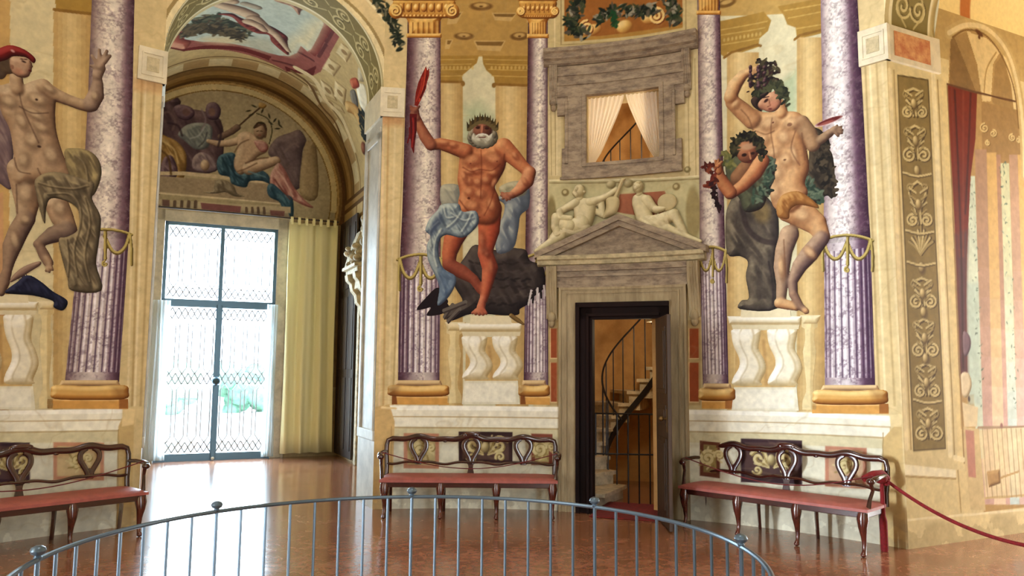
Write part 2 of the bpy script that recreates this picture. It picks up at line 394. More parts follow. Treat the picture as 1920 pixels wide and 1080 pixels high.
class MB:
    """collects boxes, tubes, lathes ... into one mesh"""
    def __init__(s): s.bm = bmesh.new()
    def box(s, x0, x1, y0, y1, z0, z1, f=None):
        vs = [s.bm.verts.new(f((x, y, z)) if f else (x, y, z)) for x in (x0, x1) for y in (y0, y1) for z in (z0, z1)]
        for q in ((0, 1, 3, 2), (4, 6, 7, 5), (0, 4, 5, 1), (2, 3, 7, 6), (0, 2, 6, 4), (1, 5, 7, 3)): s.bm.faces.new([vs[i] for i in q])
        return s
    def arcbox(s, u0, u1, z0, z1, d0, d1, n=None, prof=None):
        """a moulding that follows the hall wall: u along the wall, d = distance in front of it; prof: list of (z, d)"""
        n = n or max(2, int(abs(u1 - u0) / .06)); pr = prof or [(z0, d1), (z1, d1)]
        pr = [(pr[0][0], d0)] + list(pr) + [(pr[-1][0], d0)]
        rows = []
        for i in range(n + 1):
            u = u0 + (u1 - u0) * i / n; row = []
            for z, d in pr:
                x, y, _ = CYL.world(u, 0.0, d); row.append(s.bm.verts.new((float(x), float(y), z)))
            rows.append(row)
        m = len(pr)
        for i in range(n):
            for k in range(m):
                s.bm.faces.new([rows[i][k], rows[i + 1][k], rows[i + 1][(k + 1) % m], rows[i][(k + 1) % m]])
        s.bm.faces.new(rows[0][::-1]); s.bm.faces.new(rows[-1]); return s
    def wallpoly(s, pts, d0, d1, step=.06):
        """prism on the hall wall over outline pts (u, z)"""
        us = [p[0] for p in pts]
        lo = [s.bm.verts.new([float(q) for q in CYL.world(p[0], p[1], d0)]) for p in pts]
        hi = [s.bm.verts.new([float(q) for q in CYL.world(p[0], p[1], d1)]) for p in pts]
        n = len(pts)
        for i in range(n): s.bm.faces.new([lo[i], lo[(i + 1) % n], hi[(i + 1) % n], hi[i]])
        s.bm.faces.new(hi); s.bm.faces.new(lo[::-1]); return s
    def prism(s, pts, fn, h0, h1):
        lo = [s.bm.verts.new(fn(p[0], p[1], h0)) for p in pts]; hi = [s.bm.verts.new(fn(p[0], p[1], h1)) for p in pts]; n = len(pts)
        for i in range(n): s.bm.faces.new([lo[i], lo[(i + 1) % n], hi[(i + 1) % n], hi[i]])
        s.bm.faces.new(hi); s.bm.faces.new(lo[::-1]); return s
    def tube(s, pts, r, n=8, closed=False, squash=None):
        P = [Vector(p) for p in pts]; rs = r if isinstance(r, (list, tuple)) else [r] * len(P); rings = []; N = len(P); prev = None
        for i, p in enumerate(P):
            a = P[(i - 1) % N] if (closed or i > 0) else p; b = P[(i + 1) % N] if (closed or i < N - 1) else p
            d = (b - a)
            d = d.normalized() if d.length > 1e-9 else Vector((0, 0, 1))
            if prev is None:
                ref = Vector((0, 0, 1)) if abs(d.z) < .9 else Vector((0, 1, 0)); e = d.cross(ref).normalized()
            else:
                e = (prev - d * prev.dot(d)); e = e.normalized() if e.length > 1e-6 else d.cross(Vector((0, 0, 1))).normalized()
            prev = e; g = d.cross(e).normalized(); q = squash or (1, 1)
            rings.append([s.bm.verts.new(p + (e * math.cos(2 * PI * k / n) * q[0] + g * math.sin(2 * PI * k / n) * q[1]) * rs[i]) for k in range(n)])
        for i in range(N if closed else N - 1):
            A, B = rings[i], rings[(i + 1) % N]
            for k in range(n): s.bm.faces.new([A[k], A[(k + 1) % n], B[(k + 1) % n], B[k]])
        if not closed: s.bm.faces.new(rings[0][::-1]); s.bm.faces.new(rings[-1])
        return s
    def lathe(s, prof, c=(0, 0, 0), n=20):
        rings = [[s.bm.verts.new((c[0] + r * math.cos(2 * PI * k / n), c[1] + r * math.sin(2 * PI * k / n), c[2] + z)) for k in range(n)] for r, z in prof]
        for A, B in zip(rings, rings[1:]):
            for k in range(n): s.bm.faces.new([A[k], A[(k + 1) % n], B[(k + 1) % n], B[k]])
        s.bm.faces.new(rings[0][::-1]); s.bm.faces.new(rings[-1]); return s
    def ball(s, c, r, sx=1, sy=1, sz=1, seg=14, ring=9):
        mtx = Matrix.Translation(c) @ Matrix.Diagonal((r * sx, r * sy, r * sz, 1))
        bmesh.ops.create_uvsphere(s.bm, u_segments=seg, v_segments=ring, radius=1, matrix=mtx); return s
    def grid(s, fn, nu, nv):
        g = [[s.bm.verts.new(fn(i / nu, j / nv)) for j in range(nv + 1)] for i in range(nu + 1)]
        for i in range(nu):
            for j in range(nv): s.bm.faces.new([g[i][j], g[i + 1][j], g[i + 1][j + 1], g[i][j + 1]])
        return s
    def build(s, name, m, parent=None, smooth_=False, bevel=0, xf=None):
        bmesh.ops.recalc_face_normals(s.bm, faces=s.bm.faces)
        if xf is not None: s.bm.transform(xf)
        me = bpy.data.meshes.new(name); s.bm.to_mesh(me); s.bm.free()
        o = link(name, me, m, parent, smooth_)
        if smooth_:
            try: me.set_sharp_from_angle(angle=R_(38))
            except Exception: pass
        if bevel:
            b = o.modifiers.new('bevel', 'BEVEL'); b.width = bevel; b.segments = 2; b.limit_method = 'ANGLE'; b.angle_limit = R_(40)
        return o
def wp(x, y):
    a, b = CYL.ab([x], [y]); return float(a[0]), float(b[0])
def floor_at(x, y, z=0.0):
    dx, dy, dz = rays(x, y); k = (z - EYE) / dz; return Vector((float(dx * k), float(dy * k), z))
# ================================================================== SETTING
Z_SPR = 5.17                                  # springing height of the passage arches
stone = mat('plaster', (205, 186, 140), .8, noise=.12, nscale=3)
stone_jamb = mat('jamb_plaster', (206, 203, 192), .55, noise=.14, nscale=4, bump=.15, bscale=12)

# floor: polished terrazzo
def floor_mat():
    m = bpy.data.materials.new('terrazzo'); t, b = nodes(m)
    tc = t.nodes.new('ShaderNodeTexCoord')
    n1 = t.nodes.new('ShaderNodeTexNoise'); n1.inputs['Scale'].default_value = 1.3; n1.inputs['Detail'].default_value = 8; n1.inputs['Roughness'].default_value = .7
    n2 = t.nodes.new('ShaderNodeTexVoronoi'); n2.inputs['Scale'].default_value = 55
    n3 = t.nodes.new('ShaderNodeTexNoise'); n3.inputs['Scale'].default_value = 9; n3.inputs['Detail'].default_value = 9; n3.inputs['Distortion'].default_value = 1.2
    for n in (n1, n2, n3): t.links.new(tc.outputs['Object'], n.inputs['Vector'])
    r1 = t.nodes.new('ShaderNodeValToRGB'); e = r1.color_ramp.elements
    cs = [(.28, (112, 70, 50)), (.5, (148, 98, 72)), (.72, (180, 132, 102))]
    e[0].position = cs[0][0]; e[0].color = (*srgb2lin(np.array(cs[0][1]) / 255.), 1); e[1].position = cs[2][0]; e[1].color = (*srgb2lin(np.array(cs[2][1]) / 255.), 1)
    k = e.new(cs[1][0]); k.color = (*srgb2lin(np.array(cs[1][1]) / 255.), 1)
    mixf = t.nodes.new('ShaderNodeMath'); mixf.operation = 'MULTIPLY_ADD'; mixf.inputs[1].default_value = .55
    t.links.new(n3.outputs['Fac'], mixf.inputs[0])
    m2 = t.nodes.new('ShaderNodeMath'); m2.operation = 'MULTIPLY'; m2.inputs[1].default_value = .45; t.links.new(n1.outputs['Fac'], m2.inputs[0]); t.links.new(m2.outputs[0], mixf.inputs[2])
    t.links.new(mixf.outputs[0], r1.inputs[0])
    mx = t.nodes.new('ShaderNodeMixRGB'); mx.blend_type = 'MULTIPLY'; mx.inputs[0].default_value = .22
    t.links.new(r1.outputs[0], mx.inputs[1]); t.links.new(n2.outputs['Color'], mx.inputs[2]); t.links.new(mx.outputs[0], b.inputs['Base Color'])
    b.inputs['Specular IOR Level'].default_value = .7
    rr = t.nodes.new('ShaderNodeMapRange'); rr.inputs['To Min'].default_value = .08; rr.inputs['To Max'].default_value = .22; t.links.new(n1.outputs['Fac'], rr.inputs['Value']); t.links.new(rr.outputs[0], b.inputs['Roughness'])
    bp = t.nodes.new('ShaderNodeBump'); bp.inputs['Strength'].default_value = .05; bp.inputs['Distance'].default_value = .01; t.links.new(n3.outputs['Fac'], bp.inputs['Height']); t.links.new(bp.outputs[0], b.inputs['Normal'])
    return m
mb = MB(); mb.grid(lambda i, j: (CX - 14 + 28 * i, CY - 14 + 28 * j, 0), 4, 4)
structure(mb.build('floor', floor_mat()))

# plain remainder of the round hall (behind the camera) and its dome
def ring(name, f0, f1, z0, z1, m):
    b = MB(); n = max(2, int((f1 - f0) / 3))
    b.grid(lambda i, j: [float(q) for q in CYL.world(RAD * R_(f0 + (f1 - f0) * i), z0 + (z1 - z0) * j, 0.0)], n, 2)
    return structure(b.build(name, m))
ring('wall_back', 135 + H14, 225 - H14, 0, 7.0, stone); ring('wall_right', AXR + H14, 135 - H14, 0, 7.0, stone)
ring('wall_left', 225 + H14, 278, 0, 7.0, stone); ring('wall_upper', -180, 180, 7.0, 9.0, stone)
b = MB()
def domef(i, j):
    th = 2 * PI * i; ph = j * R_(76)
    return (CX + RAD * math.cos(ph) * math.cos(th), CY + RAD * math.cos(ph) * math.sin(th), 9 + RAD * math.sin(ph))
structure(b.grid(domef, 64, 16).build('ceiling', stone, smooth_=True))

def arch_band(nm, ang, r, zc, t0, t1, m, n=24, parent=None):       # half-round ceiling
    b = MB(); b.grid(lambda i, j: loc(ang, r * math.sin(-PI / 2 + PI * i), t0 + (t1 - t0) * j, zc + r * math.cos(-PI / 2 + PI * i)), n, 2)
    return structure(b.build(nm, m, parent, smooth_=True))
def over_arch(nm, fc, f0, f1, m):                                   # wall above a passage arch, plain
    b = MB(); n = 28
    def f(i, j):
        fi = f0 + (f1 - f0) * i; s = RAD * math.sin(R_(fi - fc)); zb = Z_SPR + math.sqrt(max(0, HW * HW - s * s))
        return [float(q) for q in CYL.world(RAD * R_(fi), zb + (7.0 - zb) * j, 0.0)]
    return structure(b.grid(f, n, 2).build(nm, m))
for fc in (135, 225):
    over_arch('wall_back', fc, fc - H14, fc + H14, stone)
    a = A0 + R_(fc)
    arch_band('ceiling', a, HW, Z_SPR, 5.40, 8.4, stone)
    for s in (-1, 1):
        structure(MB().grid(lambda i, j: loc(a, s * HW, 5.40 + 3.0 * i, Z_SPR * j), 2, 2).build('wall_back', stone))

# ---- painted stretch of wall between the two passages
CREAM = (214, 192, 140); GOLDP = (196, 158, 84); OCH = (206, 168, 98); SKY = (212, 204, 166); WHT = (232, 226, 200)
def strip_lines(c, x0t, x1t, yt, x0b, x1b, yb, fr, cols, w=3):
    for f, cc in zip(fr, cols):
        c.line([(x0t + (x1t - x0t) * f, yt), (x0b + (x1b - x0b) * f, yb)], w, cc, .75, soft=2, cover=False)
def dado(c, x0, x1, yt0, ytm, yt1, yb, right_return=None, left_return=None):
    """painted plinth with a moulded cornice"""
    xm = (x0 + x1) / 2
    def row(d0, d1, col, ex=0, al=1):
        top = smooth([(x0 - ex, yt0 + d0), (xm, ytm + d0), (x1 + ex, yt1 + d0)], closed=False); bot = smooth([(x0 - ex, yt0 + d1), (xm, ytm + d1), (x1 + ex, yt1 + d1)], closed=False)
        c.poly(top + bot[::-1], col, al)
    row(0, yb - 740, (226, 222, 196)); row(0, 9, (248, 245, 228), 10); row(9, 20, (236, 231, 208), 6); row(20, 22.5, (196, 170, 120), 2); row(22, 40, (238, 233, 210)); row(40, 43, (190, 168, 122))
    row(60 - 17, 62, (216, 206, 166))
def dado_panel(c, x0, y0, x1, y1, base, rim, motif, seed):
    c.poly([(x0, y0), (x1, y0 + (1 if x1 < 1200 else 4)), (x1, y1 + (1 if x1 < 1200 else 5)), (x0, y1)], rim); m = 7
    c.poly([(x0 + m, y0 + m), (x1 - m, y0 + m + 2), (x1 - m, y1 - m + 2), (x0 + m, y1 - m)], base)
    xm, ym = (x0 + x1) / 2, (y0 + y1) / 2; lt = (222, 206, 150); md = (168, 146, 86)
    if motif == 'scroll':
        c.curl(xm - 4, ym, 15, lt, 6, 1.6, 40, sh=md); c.curl(xm + 17, ym - 6, 9, lt, 4, 1.3, 200, -1, sh=md)
        for k in range(9): a = k * 40 + seed; c.line([(xm + 15 * math.cos(R_(a)), ym + 14 * math.sin(R_(a))), (xm + 24 * math.cos(R_(a + 14)), ym + 21 * math.sin(R_(a + 14)))], 3.5, md if k % 2 else lt, .8)
    else:
        for s in (-1, 1):
            c.curl(xm + s * 24, ym - 4, 17, lt, 5, 1.4, 90 - s * 60, s, sh=md); c.curl(xm + s * 27, ym + 18, 9, lt, 3.5, 1.2, 200, -s, sh=md)
            for k in range(5): c.line([(xm + s * 5, ym + 14), (xm + s * (12 + 5 * k), ym - 22 + 7 * k)], 3.2, md if k % 2 else lt, .85)
        c.ell(xm, ym, 8, 11, lt, pal=((110, 92, 60), (176, 156, 104), (226, 212, 160)))
def balc(c, x, y0, y1, w, flip=1):          # painted baluster silhouette beside a pedestal
    h = y1 - y0; pr = [(.0, 1.1), (.06, 1.15), (.08, .7), (.2, .6), (.34, .95), (.5, .75), (.72, .45), (.80, .5), (.9, 1.0), (1, 1.05)]
    c.poly([(x - w * q, y0 + h * t) for t, q in pr] + [(x + w * q, y0 + h * t) for t, q in pr[::-1]], (226, 208, 156), sm=False)
    c.poly([(x + w * q * .2, y0 + h * t) for t, q in pr] + [(x + w * q, y0 + h * t) for t, q in pr[::-1]], (198, 172, 116), al=.7)

cw = Canvas(CYL, RAD * R_(AXL + H14), RAD * R_(AXR - H14), 0.0, 7.0, .0088)
cw.col[:] = np.array(CREAM) / 255; cw.al[:] = 1
def bg_bay(c, xl, xr, L, Rr, sky, yb):
    pass
# left bay, behind the crowned bearded man
c = cw
c.poly([(820, -160), (1000, -160), (1000, 112), (820, 112)], (188, 150, 78))
for (x, y, rx, ry) in ((902, 12, 21, 8), (870, 68, 18, 7), (974, 68, 17, 8), (938, -28, 22, 8)):
    c.ell(x, y, rx, ry, (128, 92, 42), soft=.3); c.ell(x, y - 2, rx * .6, ry * .55, (196, 160, 92), soft=.5); c.ell(x, y, rx * .2, ry * .25, (110, 76, 34))
for q in ([(922, 24), (970, 24), (958, 40), (928, 38)], [(888, 76), (948, 76), (938, 96), (896, 94)], [(842, 24), (868, 22), (856, 44), (838, 46)], [(990, 20), (1000, 20), (1000, 44), (988, 42)], [(836, 74), (850, 74), (842, 92), (834, 92)]):
    c.poly(q, (204, 170, 104)); c.poly([(q[0][0] + 3, q[0][1] + 2), (q[1][0] - 3, q[1][1] + 2), ((q[1][0] + q[2][0]) / 2 - 3, (q[1][1] + q[2][1]) / 2), ((q[0][0] + q[3][0]) / 2 + 3, (q[0][1] + q[3][1]) / 2)], (138, 104, 48))
c.poly([(820, 104), (1000, 104), (1000, 770), (820, 770)], SKY)
c.poly([(866, 200), (900, 190), (932, 220), (932, 420), (866, 420)], (184, 190, 152), soft=14)
c.poly([(824, 104), (898, 104), (894, 118), (880, 130), (866, 142), (868, 154), (824, 154)], (172, 134, 56)); c.poly([(904, 104), (1000, 104), (1000, 158), (928, 158), (926, 144), (912, 132), (906, 120)], (168, 130, 54))
for y in (112, 121, 131, 143): c.line([(826, y), (868 + (143 - y) * .7, y - 1)], 2, (206, 172, 92), .7); c.line([(922 - (143 - y) * .5, y - 1), (988, y + 1)], 2, (206, 172, 92), .7)
for k in range(9): c.ell(830 + k * 7, 127, 2.2, 3.4, (214, 182, 104), al=.7, soft=.6)
for k in range(10): c.ell(922 + k * 7.4, 127, 2.2, 3.4, (214, 182, 104), al=.7, soft=.6)
def bgshaft(x0, x1, y0, y1, lt=(220, 194, 136), dk=(186, 152, 92)):
    n = 9
    for k in range(n):
        t = (k + .5) / n; f = max(0, 1 - abs(t - .42) * 2.0); cc = [dk[i] + (lt[i] - dk[i]) * f for i in range(3)]
        xa = x0 + (x1 - x0) * k / n; xb = x0 + (x1 - x0) * (k + 1) / n + .8
        c.poly([(xa, y0), (xb, y0), (xb, y1), (xa, y1)], cc)
bgshaft(822, 867, 154, 770); bgshaft(929, 990, 158, 770)
c.line([(822, 153), (868, 154)], 5, (150, 110, 44)); c.ell(868, 157, 4, 5, (150, 112, 50)); c.line([(927, 158), (988, 160)], 5, (150, 110, 44)); c.ell(926, 160, 4, 5, (150, 112, 50))
# right bay, behind the dancer with the dish
c.poly([(1346, -160), (1550, -160), (1550, 60), (1346, 60)], (190, 156, 86))
for (x, y, rx, ry) in ((1362, 6, 18, 8), (1452, -18, 20, 8)):
    c.ell(x, y, rx, ry, (128, 94, 42), soft=.3); c.ell(x, y - 2, rx * .6, ry * .5, (196, 162, 94), soft=.5)
c.poly([(1350, 30), (1550, 20), (1550, 790), (1350, 790)], SKY)
c.poly([(1424, 190), (1470, 150), (1495, 130), (1495, 300), (1424, 300)], (178, 188, 150), soft=8)
c.poly([(1348, 40), (1432, 22), (1446, 38), (1440, 58), (1424, 72), (1422, 88), (1360, 108), (1348, 100)], (172, 136, 60)); c.poly([(1458, 12), (1550, -6), (1550, 60), (1494, 74), (1492, 52), (1476, 46), (1470, 30)], (170, 134, 60))
for k, (a, bq) in enumerate((((1352, 56), (1438, 40)), ((1352, 66), (1434, 52)), ((1354, 84), (1424, 72)), ((1470, 20), (1540, 8)), ((1478, 34), (1540, 22)), ((1492, 54), (1540, 46)))): c.line([a, bq], 2.2, (208, 176, 98), .7)
for k in range(10): c.ell(1358 + k * 7.5, 75 - k * 1.3, 2.2, 3.6, (214, 184, 108), al=.7, soft=.6)
bgshaft(1363, 1422, 98, 790); bgshaft(1494, 1546, 70, 790)
c.line([(1358, 108), (1372, 98), (1420, 84), (1426, 86)], 5, (146, 108, 46)); c.line([(1490, 74), (1500, 66), (1542, 56)], 5, (146, 108, 46))
# field around the stair door and the little window
c.poly([(1024, -160), (1314, -160), (1318, 790), (1024, 790)], (202, 182, 132))
c.poly([(1026, 96), (1050, 96), (1054, 330), (1030, 330)], (212, 194, 146)); c.poly([(1284, 80), (1310, 76), (1312, 330), (1284, 330)], (214, 196, 148))
for x in (1032, 1040, 1290, 1303): c.line([(x, 110), (x + 2, 328)], 1.6, (164, 142, 92), .8)
for x in (1044,): c.line([(x, 120), (x, 328)], 3, (226, 210, 166), .6)
# panel with the reclining figures
c.poly([(1030, 336), (1312, 330), (1314, 470), (1030, 476)], (196, 186, 140)); c.line([(1030, 338), (1312, 330)], 3, (228, 216, 172)); c.line([(1030, 343), (1312, 335)], 2, (150, 132, 88))
for x, y, r in ((1060, 361, 7), (1268, 350, 7), (1289, 318, 6)): c.ell(x, y, r, r, (140, 124, 80), soft=.3); c.ell(x - 1, y - 1, r * .5, r * .5, (200, 186, 138), soft=.4)
c.poly([(1162, 364), (1246, 358), (1258, 384), (1240, 410), (1168, 400), (1152, 396)], (168, 104, 74)); c.ell(1034, 410, 9, 42, (150, 134, 88), soft=.3); c.ell(1300, 400, 14, 50, (164, 148, 100), soft=.3)
c.ell(1146, 346, 9, 8, (206, 194, 146), pal=((120, 104, 66), (176, 162, 116), (220, 208, 164))); c.ell(1178, 344, 9, 8, (206, 194, 146), pal=((120, 104, 66), (176, 162, 116), (220, 208, 164)))
# garland panel above the little window
c.poly([(1020, -160), (1306, -160), (1306, 74), (1020, 98)], (208, 188, 134)); c.poly([(1058, -160), (1278, -160), (1280, 50), (1058, 76)], (164, 104, 42)); c.poly([(1058, 62), (1120, 68), (1200, 58), (1280, 46), (1280, 52), (1200, 66), (1120, 74), (1058, 78)], (182, 138, 62))
c.line([(1052, -160), (1052, 84), (1286, 62), (1286, -160)], 2, (170, 148, 98)); c.line([(1040, -60), (1040, 92)], 2, (228, 210, 160))
for x, y, r, s in ((1100, 52, 14, 1), (1230, 30, 16, -1)): c.ell(x + s * 12, y + 4, 16, 11, (222, 178, 96), rot=s * 8, pal=((150, 92, 36), (212, 164, 84), (244, 212, 140))); c.curl(x, y, r, (240, 206, 130), 4.5, 1.7, 90, s, sh=(130, 66, 28))
c.ell(1171, 50, 15, 13, (226, 184, 100), pal=((160, 104, 40), (216, 174, 92), (240, 212, 144)))
gc = ((34, 48, 32), (52, 68, 44), (70, 78, 50), (28, 38, 28), (46, 52, 44), (92, 84, 70), (156, 150, 128))
c.leaves([(1088, -20), (1084, 10), (1072, 34), (1078, 56), (1098, 66)], 120, 6.5, gc, 5, 11); c.leaves([(1120, 36), (1146, 22), (1176, 18), (1206, 22), (1222, 14)], 120, 6.5, gc, 6, 10)
c.leaves([(1240, -30), (1254, -4), (1262, 18), (1266, 40)], 90, 6.5, gc, 8, 10); c.leaves([(1150, 24), (1152, 50)], 22, 6, ((30, 84, 44), (40, 70, 40)), 8, 3)
c.curl(1012, 14, 12, (232, 212, 160), 5, 1.8, 200, 1, sh=(160, 136, 86))
# piers beside the passages
for (xa, xb, ya, x2a, x2b) in ((700, 764, -160, 700, 748), (1606, 1700, -160, 1640, 1710)):
    c.poly([(xa, ya), (xb, ya), (x2b, 1040), (x2a, 1040)], (216, 194, 142))
strip_lines(c, 758, 764, 215, 736, 744, 760, (0, .55), ((176, 150, 98), (236, 220, 176)), 2.4); strip_lines(c, 716, 752, 215, 708, 738, 760, (.1, .35, .7), ((230, 204, 160), (196, 160, 104), (224, 206, 158)), 4)
strip_lines(c, 1618, 1660, 120, 1644, 1700, 760, (.1, .3, .6, .85), ((180, 156, 104), (236, 220, 174), (188, 162, 110), (226, 206, 158)), 4)
c.poly([(706, 214), (758, 214), (756, 236), (706, 236)], (206, 150, 98), al=.6, soft=6)
# strips with red marble beside the door, pilaster below the consoles
for x0, x1 in ((1028, 1048), (1288, 1314)):
    c.poly([(x0, 600), (x1, 600), (x1, 760), (x0, 760)], (186, 160, 108)); a, bq = x0 + 4, x1 - 4
    for y0, y1 in ((616, 672), (680, 754)): c.poly([(a, y0), (bq, y0), (bq, y1), (a, y1)], (166, 84, 46)); c.line([(a, y0), (a, y1), (bq, y1)], 1.6, (226, 196, 140))
c.leaves([(690, -60), (706, 0), (728, 28), (742, 56), (748, 92)], 120, 6, ((44, 54, 40), (62, 70, 50), (36, 44, 36), (120, 116, 90)), 4, 8)
# plinths
dado(c, 730, 1048, 760, 761, 763, 960); dado(c, 1290, 1668, 768, 772, 780, 1040)
c.poly([(700, 764), (730, 758), (740, 790), (734, 956), (700, 956)], (212, 180, 120)); c.line([(716, 764), (742, 766)], 4, (236, 214, 160)); c.line([(734, 800), (732, 955)], 2, (182, 150, 96))
c.poly([(1668, 780), (1690, 784), (1700, 1030), (1652, 1026), (1656, 822), (1676, 800)], (206, 178, 120)); c.line([(1656, 812), (1650, 1026)], 2, (176, 150, 98)); c.poly([(1668, 778), (1692, 776), (1690, 800), (1670, 800)], (228, 206, 152))
for a in ((757, 812, 823, 878, (206, 190, 136), (206, 148, 116), 'scroll', 3), (860, 809, 961, 868, (104, 78, 70), (74, 50, 52), 'mask', 5), (996, 813, 1036, 872, (196, 180, 120), (150, 84, 66), 'scroll', 7),
          (1312, 826, 1350, 892, (150, 130, 80), (120, 70, 50), 'scroll', 9), (1389, 822, 1504, 904, (98, 72, 68), (76, 52, 58), 'mask', 11), (1547, 836, 1625, 912, (206, 170, 134), (200, 140, 110), 'scroll', 13)): dado_panel(c, *a)
# damp and dirt along the floor
n_ = vnoise(c.A, c.B, .12, 5, 4); m_ = np.clip((.16 + .16 * n_ - c.B) / .06, 0, 1) * .22 * (n_ > .42); c.put((slice(0, c.nb), slice(0, c.na)), (150, 140, 118), m_)
c.mottle(.10, .5, 3); c.mottle(.07, .06, 9)
c.veins((slice(0, c.nb), slice(0, c.na)), (176, 150, 100), .5, 21, .20, wid=.02)
# openings for the stair door and the little window
mask = np.ones_like(c.al)
DU0, DZ1 = -0.535, 2.46; DU1 = 0.545
WU0, WU1, WZ0, WZ1 = -0.425, 0.47, 4.20, 5.05
mask[(c.A > DU0) & (c.A < DU1) & (c.B < DZ1)] = 0; mask[(c.A > WU0) & (c.A < WU1) & (c.B > WZ0) & (c.B < WZ1)] = 0
structure(canvas_mesh('wall_front', c, 0.0, mask=mask))
del cw

# ---- painted wall left of the left passage
c = Canvas(CYL, -RAD * R_(84), RAD * R_(AXL - H14), 0.0, 7.0, .0088); c.col[:] = np.array(CREAM) / 255; c.al[:] = 1
c.poly([(-160, -200), (22, -200), (18, 780), (-160, 780)], (204, 168, 104)); c.poly([(20, -200), (106, -200), (98, 780), (16, 780)], (216, 202, 158)); bgshaft(100, 178, 22, 780)
c.poly([(104, -60), (176, -60), (172, 26), (104, 20)], (176, 140, 62)); c.line([(102, 18), (172, 26)], 6, (150, 112, 48))
c.poly([(-160, 430), (6, 360), (8, 780), (-160, 780)], (204, 150, 120), al=.5)
c.poly([(240, -200), (330, -200), (310, 1000), (226, 1000)], (216, 194, 142)); strip_lines(c, 252, 300, 140, 238, 270, 760, (.05, .3, .45, .8), ((232, 214, 166), (180, 152, 98), (236, 220, 176), (184, 158, 106)), 4)
c.poly([(250, 146), (306, 152), (306, 178), (250, 170)], (206, 156, 106), al=.5, soft=5)
dado(c, -160, 236, 770, 769, 766, 1030); c.poly([(236, 766), (252, 770), (246, 990), (218, 990), (222, 800)], (208, 180, 122)); c.line([(222, 806), (219, 988)], 2, (176, 150, 96)); c.poly([(230, 762), (254, 768), (250, 796), (228, 800)], (230, 206, 150))
for a in ((-20, 829, 56, 905, (98, 72, 72), (72, 50, 62), 'mask', 3), (100, 829, 195, 900, (212, 186, 136), (206, 150, 116), 'scroll', 8)): dado_panel(c, *a)
n_ = vnoise(c.A, c.B, .12, 5, 4); m_ = np.clip((.16 + .16 * n_ - c.B) / .06, 0, 1) * .22 * (n_ > .42); c.put((slice(0, c.nb), slice(0, c.na)), (150, 140, 118), m_)
c.mottle(.10, .5, 13); c.mottle(.07, .06, 19); c.veins((slice(0, c.nb), slice(0, c.na)), (176, 150, 100), .5, 31, .20, wid=.02)
structure(canvas_mesh('wall_left', c, 0.0))

# ---- painted wall over the two passage arches
def over_painted(nm, fc, seed):
    c = Canvas(CYL, RAD * R_(fc - H14), RAD * R_(fc + H14), Z_SPR, 7.0, .0088); S = RAD * np.sin(c.A / RAD - R_(fc)); rr = np.hypot(S, c.B - Z_SPR)
    c.col[:] = np.array((206, 180, 126)) / 255; c.al[:] = 1; full = (slice(0, c.nb), slice(0, c.na))
    for r0, r1, cc in ((0, .06, (232, 216, 168)), (.06, .10, (170, 146, 94)), (.10, .26, (222, 200, 148)), (.26, .29, (236, 222, 178)), (.29, .32, (164, 138, 88)), (.32, .42, (214, 190, 138)), (.42, .45, (176, 148, 96))):
        c.put(full, cc, ((rr > HW + r0) & (rr <= HW + r1)).astype(float))
    if fc < 0: c.leaves([(690, -60), (706, 0), (728, 28), (742, 56), (748, 92)], 120, 6, ((44, 54, 40), (62, 70, 50), (36, 44, 36), (120, 116, 90)), 4, 8)
    c.mottle(.10, .4, seed); c.mottle(.07, .06, seed + 4)
    structure(canvas_mesh(nm, c, 0.0, mask=(rr > HW - .004).astype(float)))
over_painted('wall_left', AXL, 3); over_painted('wall_right', AXR, 5)

# ---- left passage: jambs, arch soffit, wide vaulted room beyond
T_J = 6.25; VW, VZ, TB = 2.14, 4.98, 11.46
TC0 = RAD * math.cos(R_(H14))
for s in (-1, 1):
    structure(MB().grid(lambda i, j: loc(AL, s * HW, TC0 + (T_J - TC0) * i, Z_SPR * j), 2, 2).build('wall_left', stone_jamb))
    structure(MB().grid(lambda i, j: loc(AL, s * (HW + (VW - HW) * i), T_J, 7.4 * j), 2, 2).build('wall_left', stone))
def soffit(nm, ang, n=60, t1=T_J):
    c = Canvas(Vault(ang, HW, Z_SPR), -HW * PI / 2, HW * PI / 2, 5.36, t1, .011, px=False)
    full = (slice(0, c.nb), slice(0, c.na)); c.col[:] = np.array((214, 196, 142)) / 255; c.al[:] = 1
    t0, t2 = 5.46, t1 - .04; c.put(full, (150, 134, 78), ((c.B > t0 + .07) & (c.B < t2 - .07)).astype(float)); c.put(full, (238, 226, 182), ((np.abs(c.B - t0 - .05) < .02) | (np.abs(c.B - t2 + .05) < .02)).astype(float))
    tm = (t0 + t2) / 2; L = HW * PI
    for k in range(9):
        a = -L / 2 + .25 + k * (L - .5) / 8
        for sg in (-1, 1):
            c.curl(a, tm + sg * .12, .13, (216, 200, 140), .028, 1.5, 90 * sg, sg, sh=(108, 92, 48)); c.line([(a - .2, tm + sg * .06), (a, tm + sg * .2), (a + .2, tm + sg * .08)], .022, (206, 188, 128), sm=True)
    T, S = frame(ang)
    # the arch starts on the curved face of the hall
    s = HW * np.sin(c.A / HW); keep = (c.B > np.sqrt(RAD ** 2 - s ** 2) - .012)
    structure(canvas_mesh(nm, c, 0.0, mask=keep.astype(float)))
soffit('ceiling', AL); soffit('ceiling', AR, t1=6.2)
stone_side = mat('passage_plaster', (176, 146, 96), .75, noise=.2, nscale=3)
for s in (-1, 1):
    structure(MB().grid(lambda i, j: loc(AL, s * VW, T_J + (TB - T_J) * i, VZ * j), 4, 4).build('wall_left', stone_side))
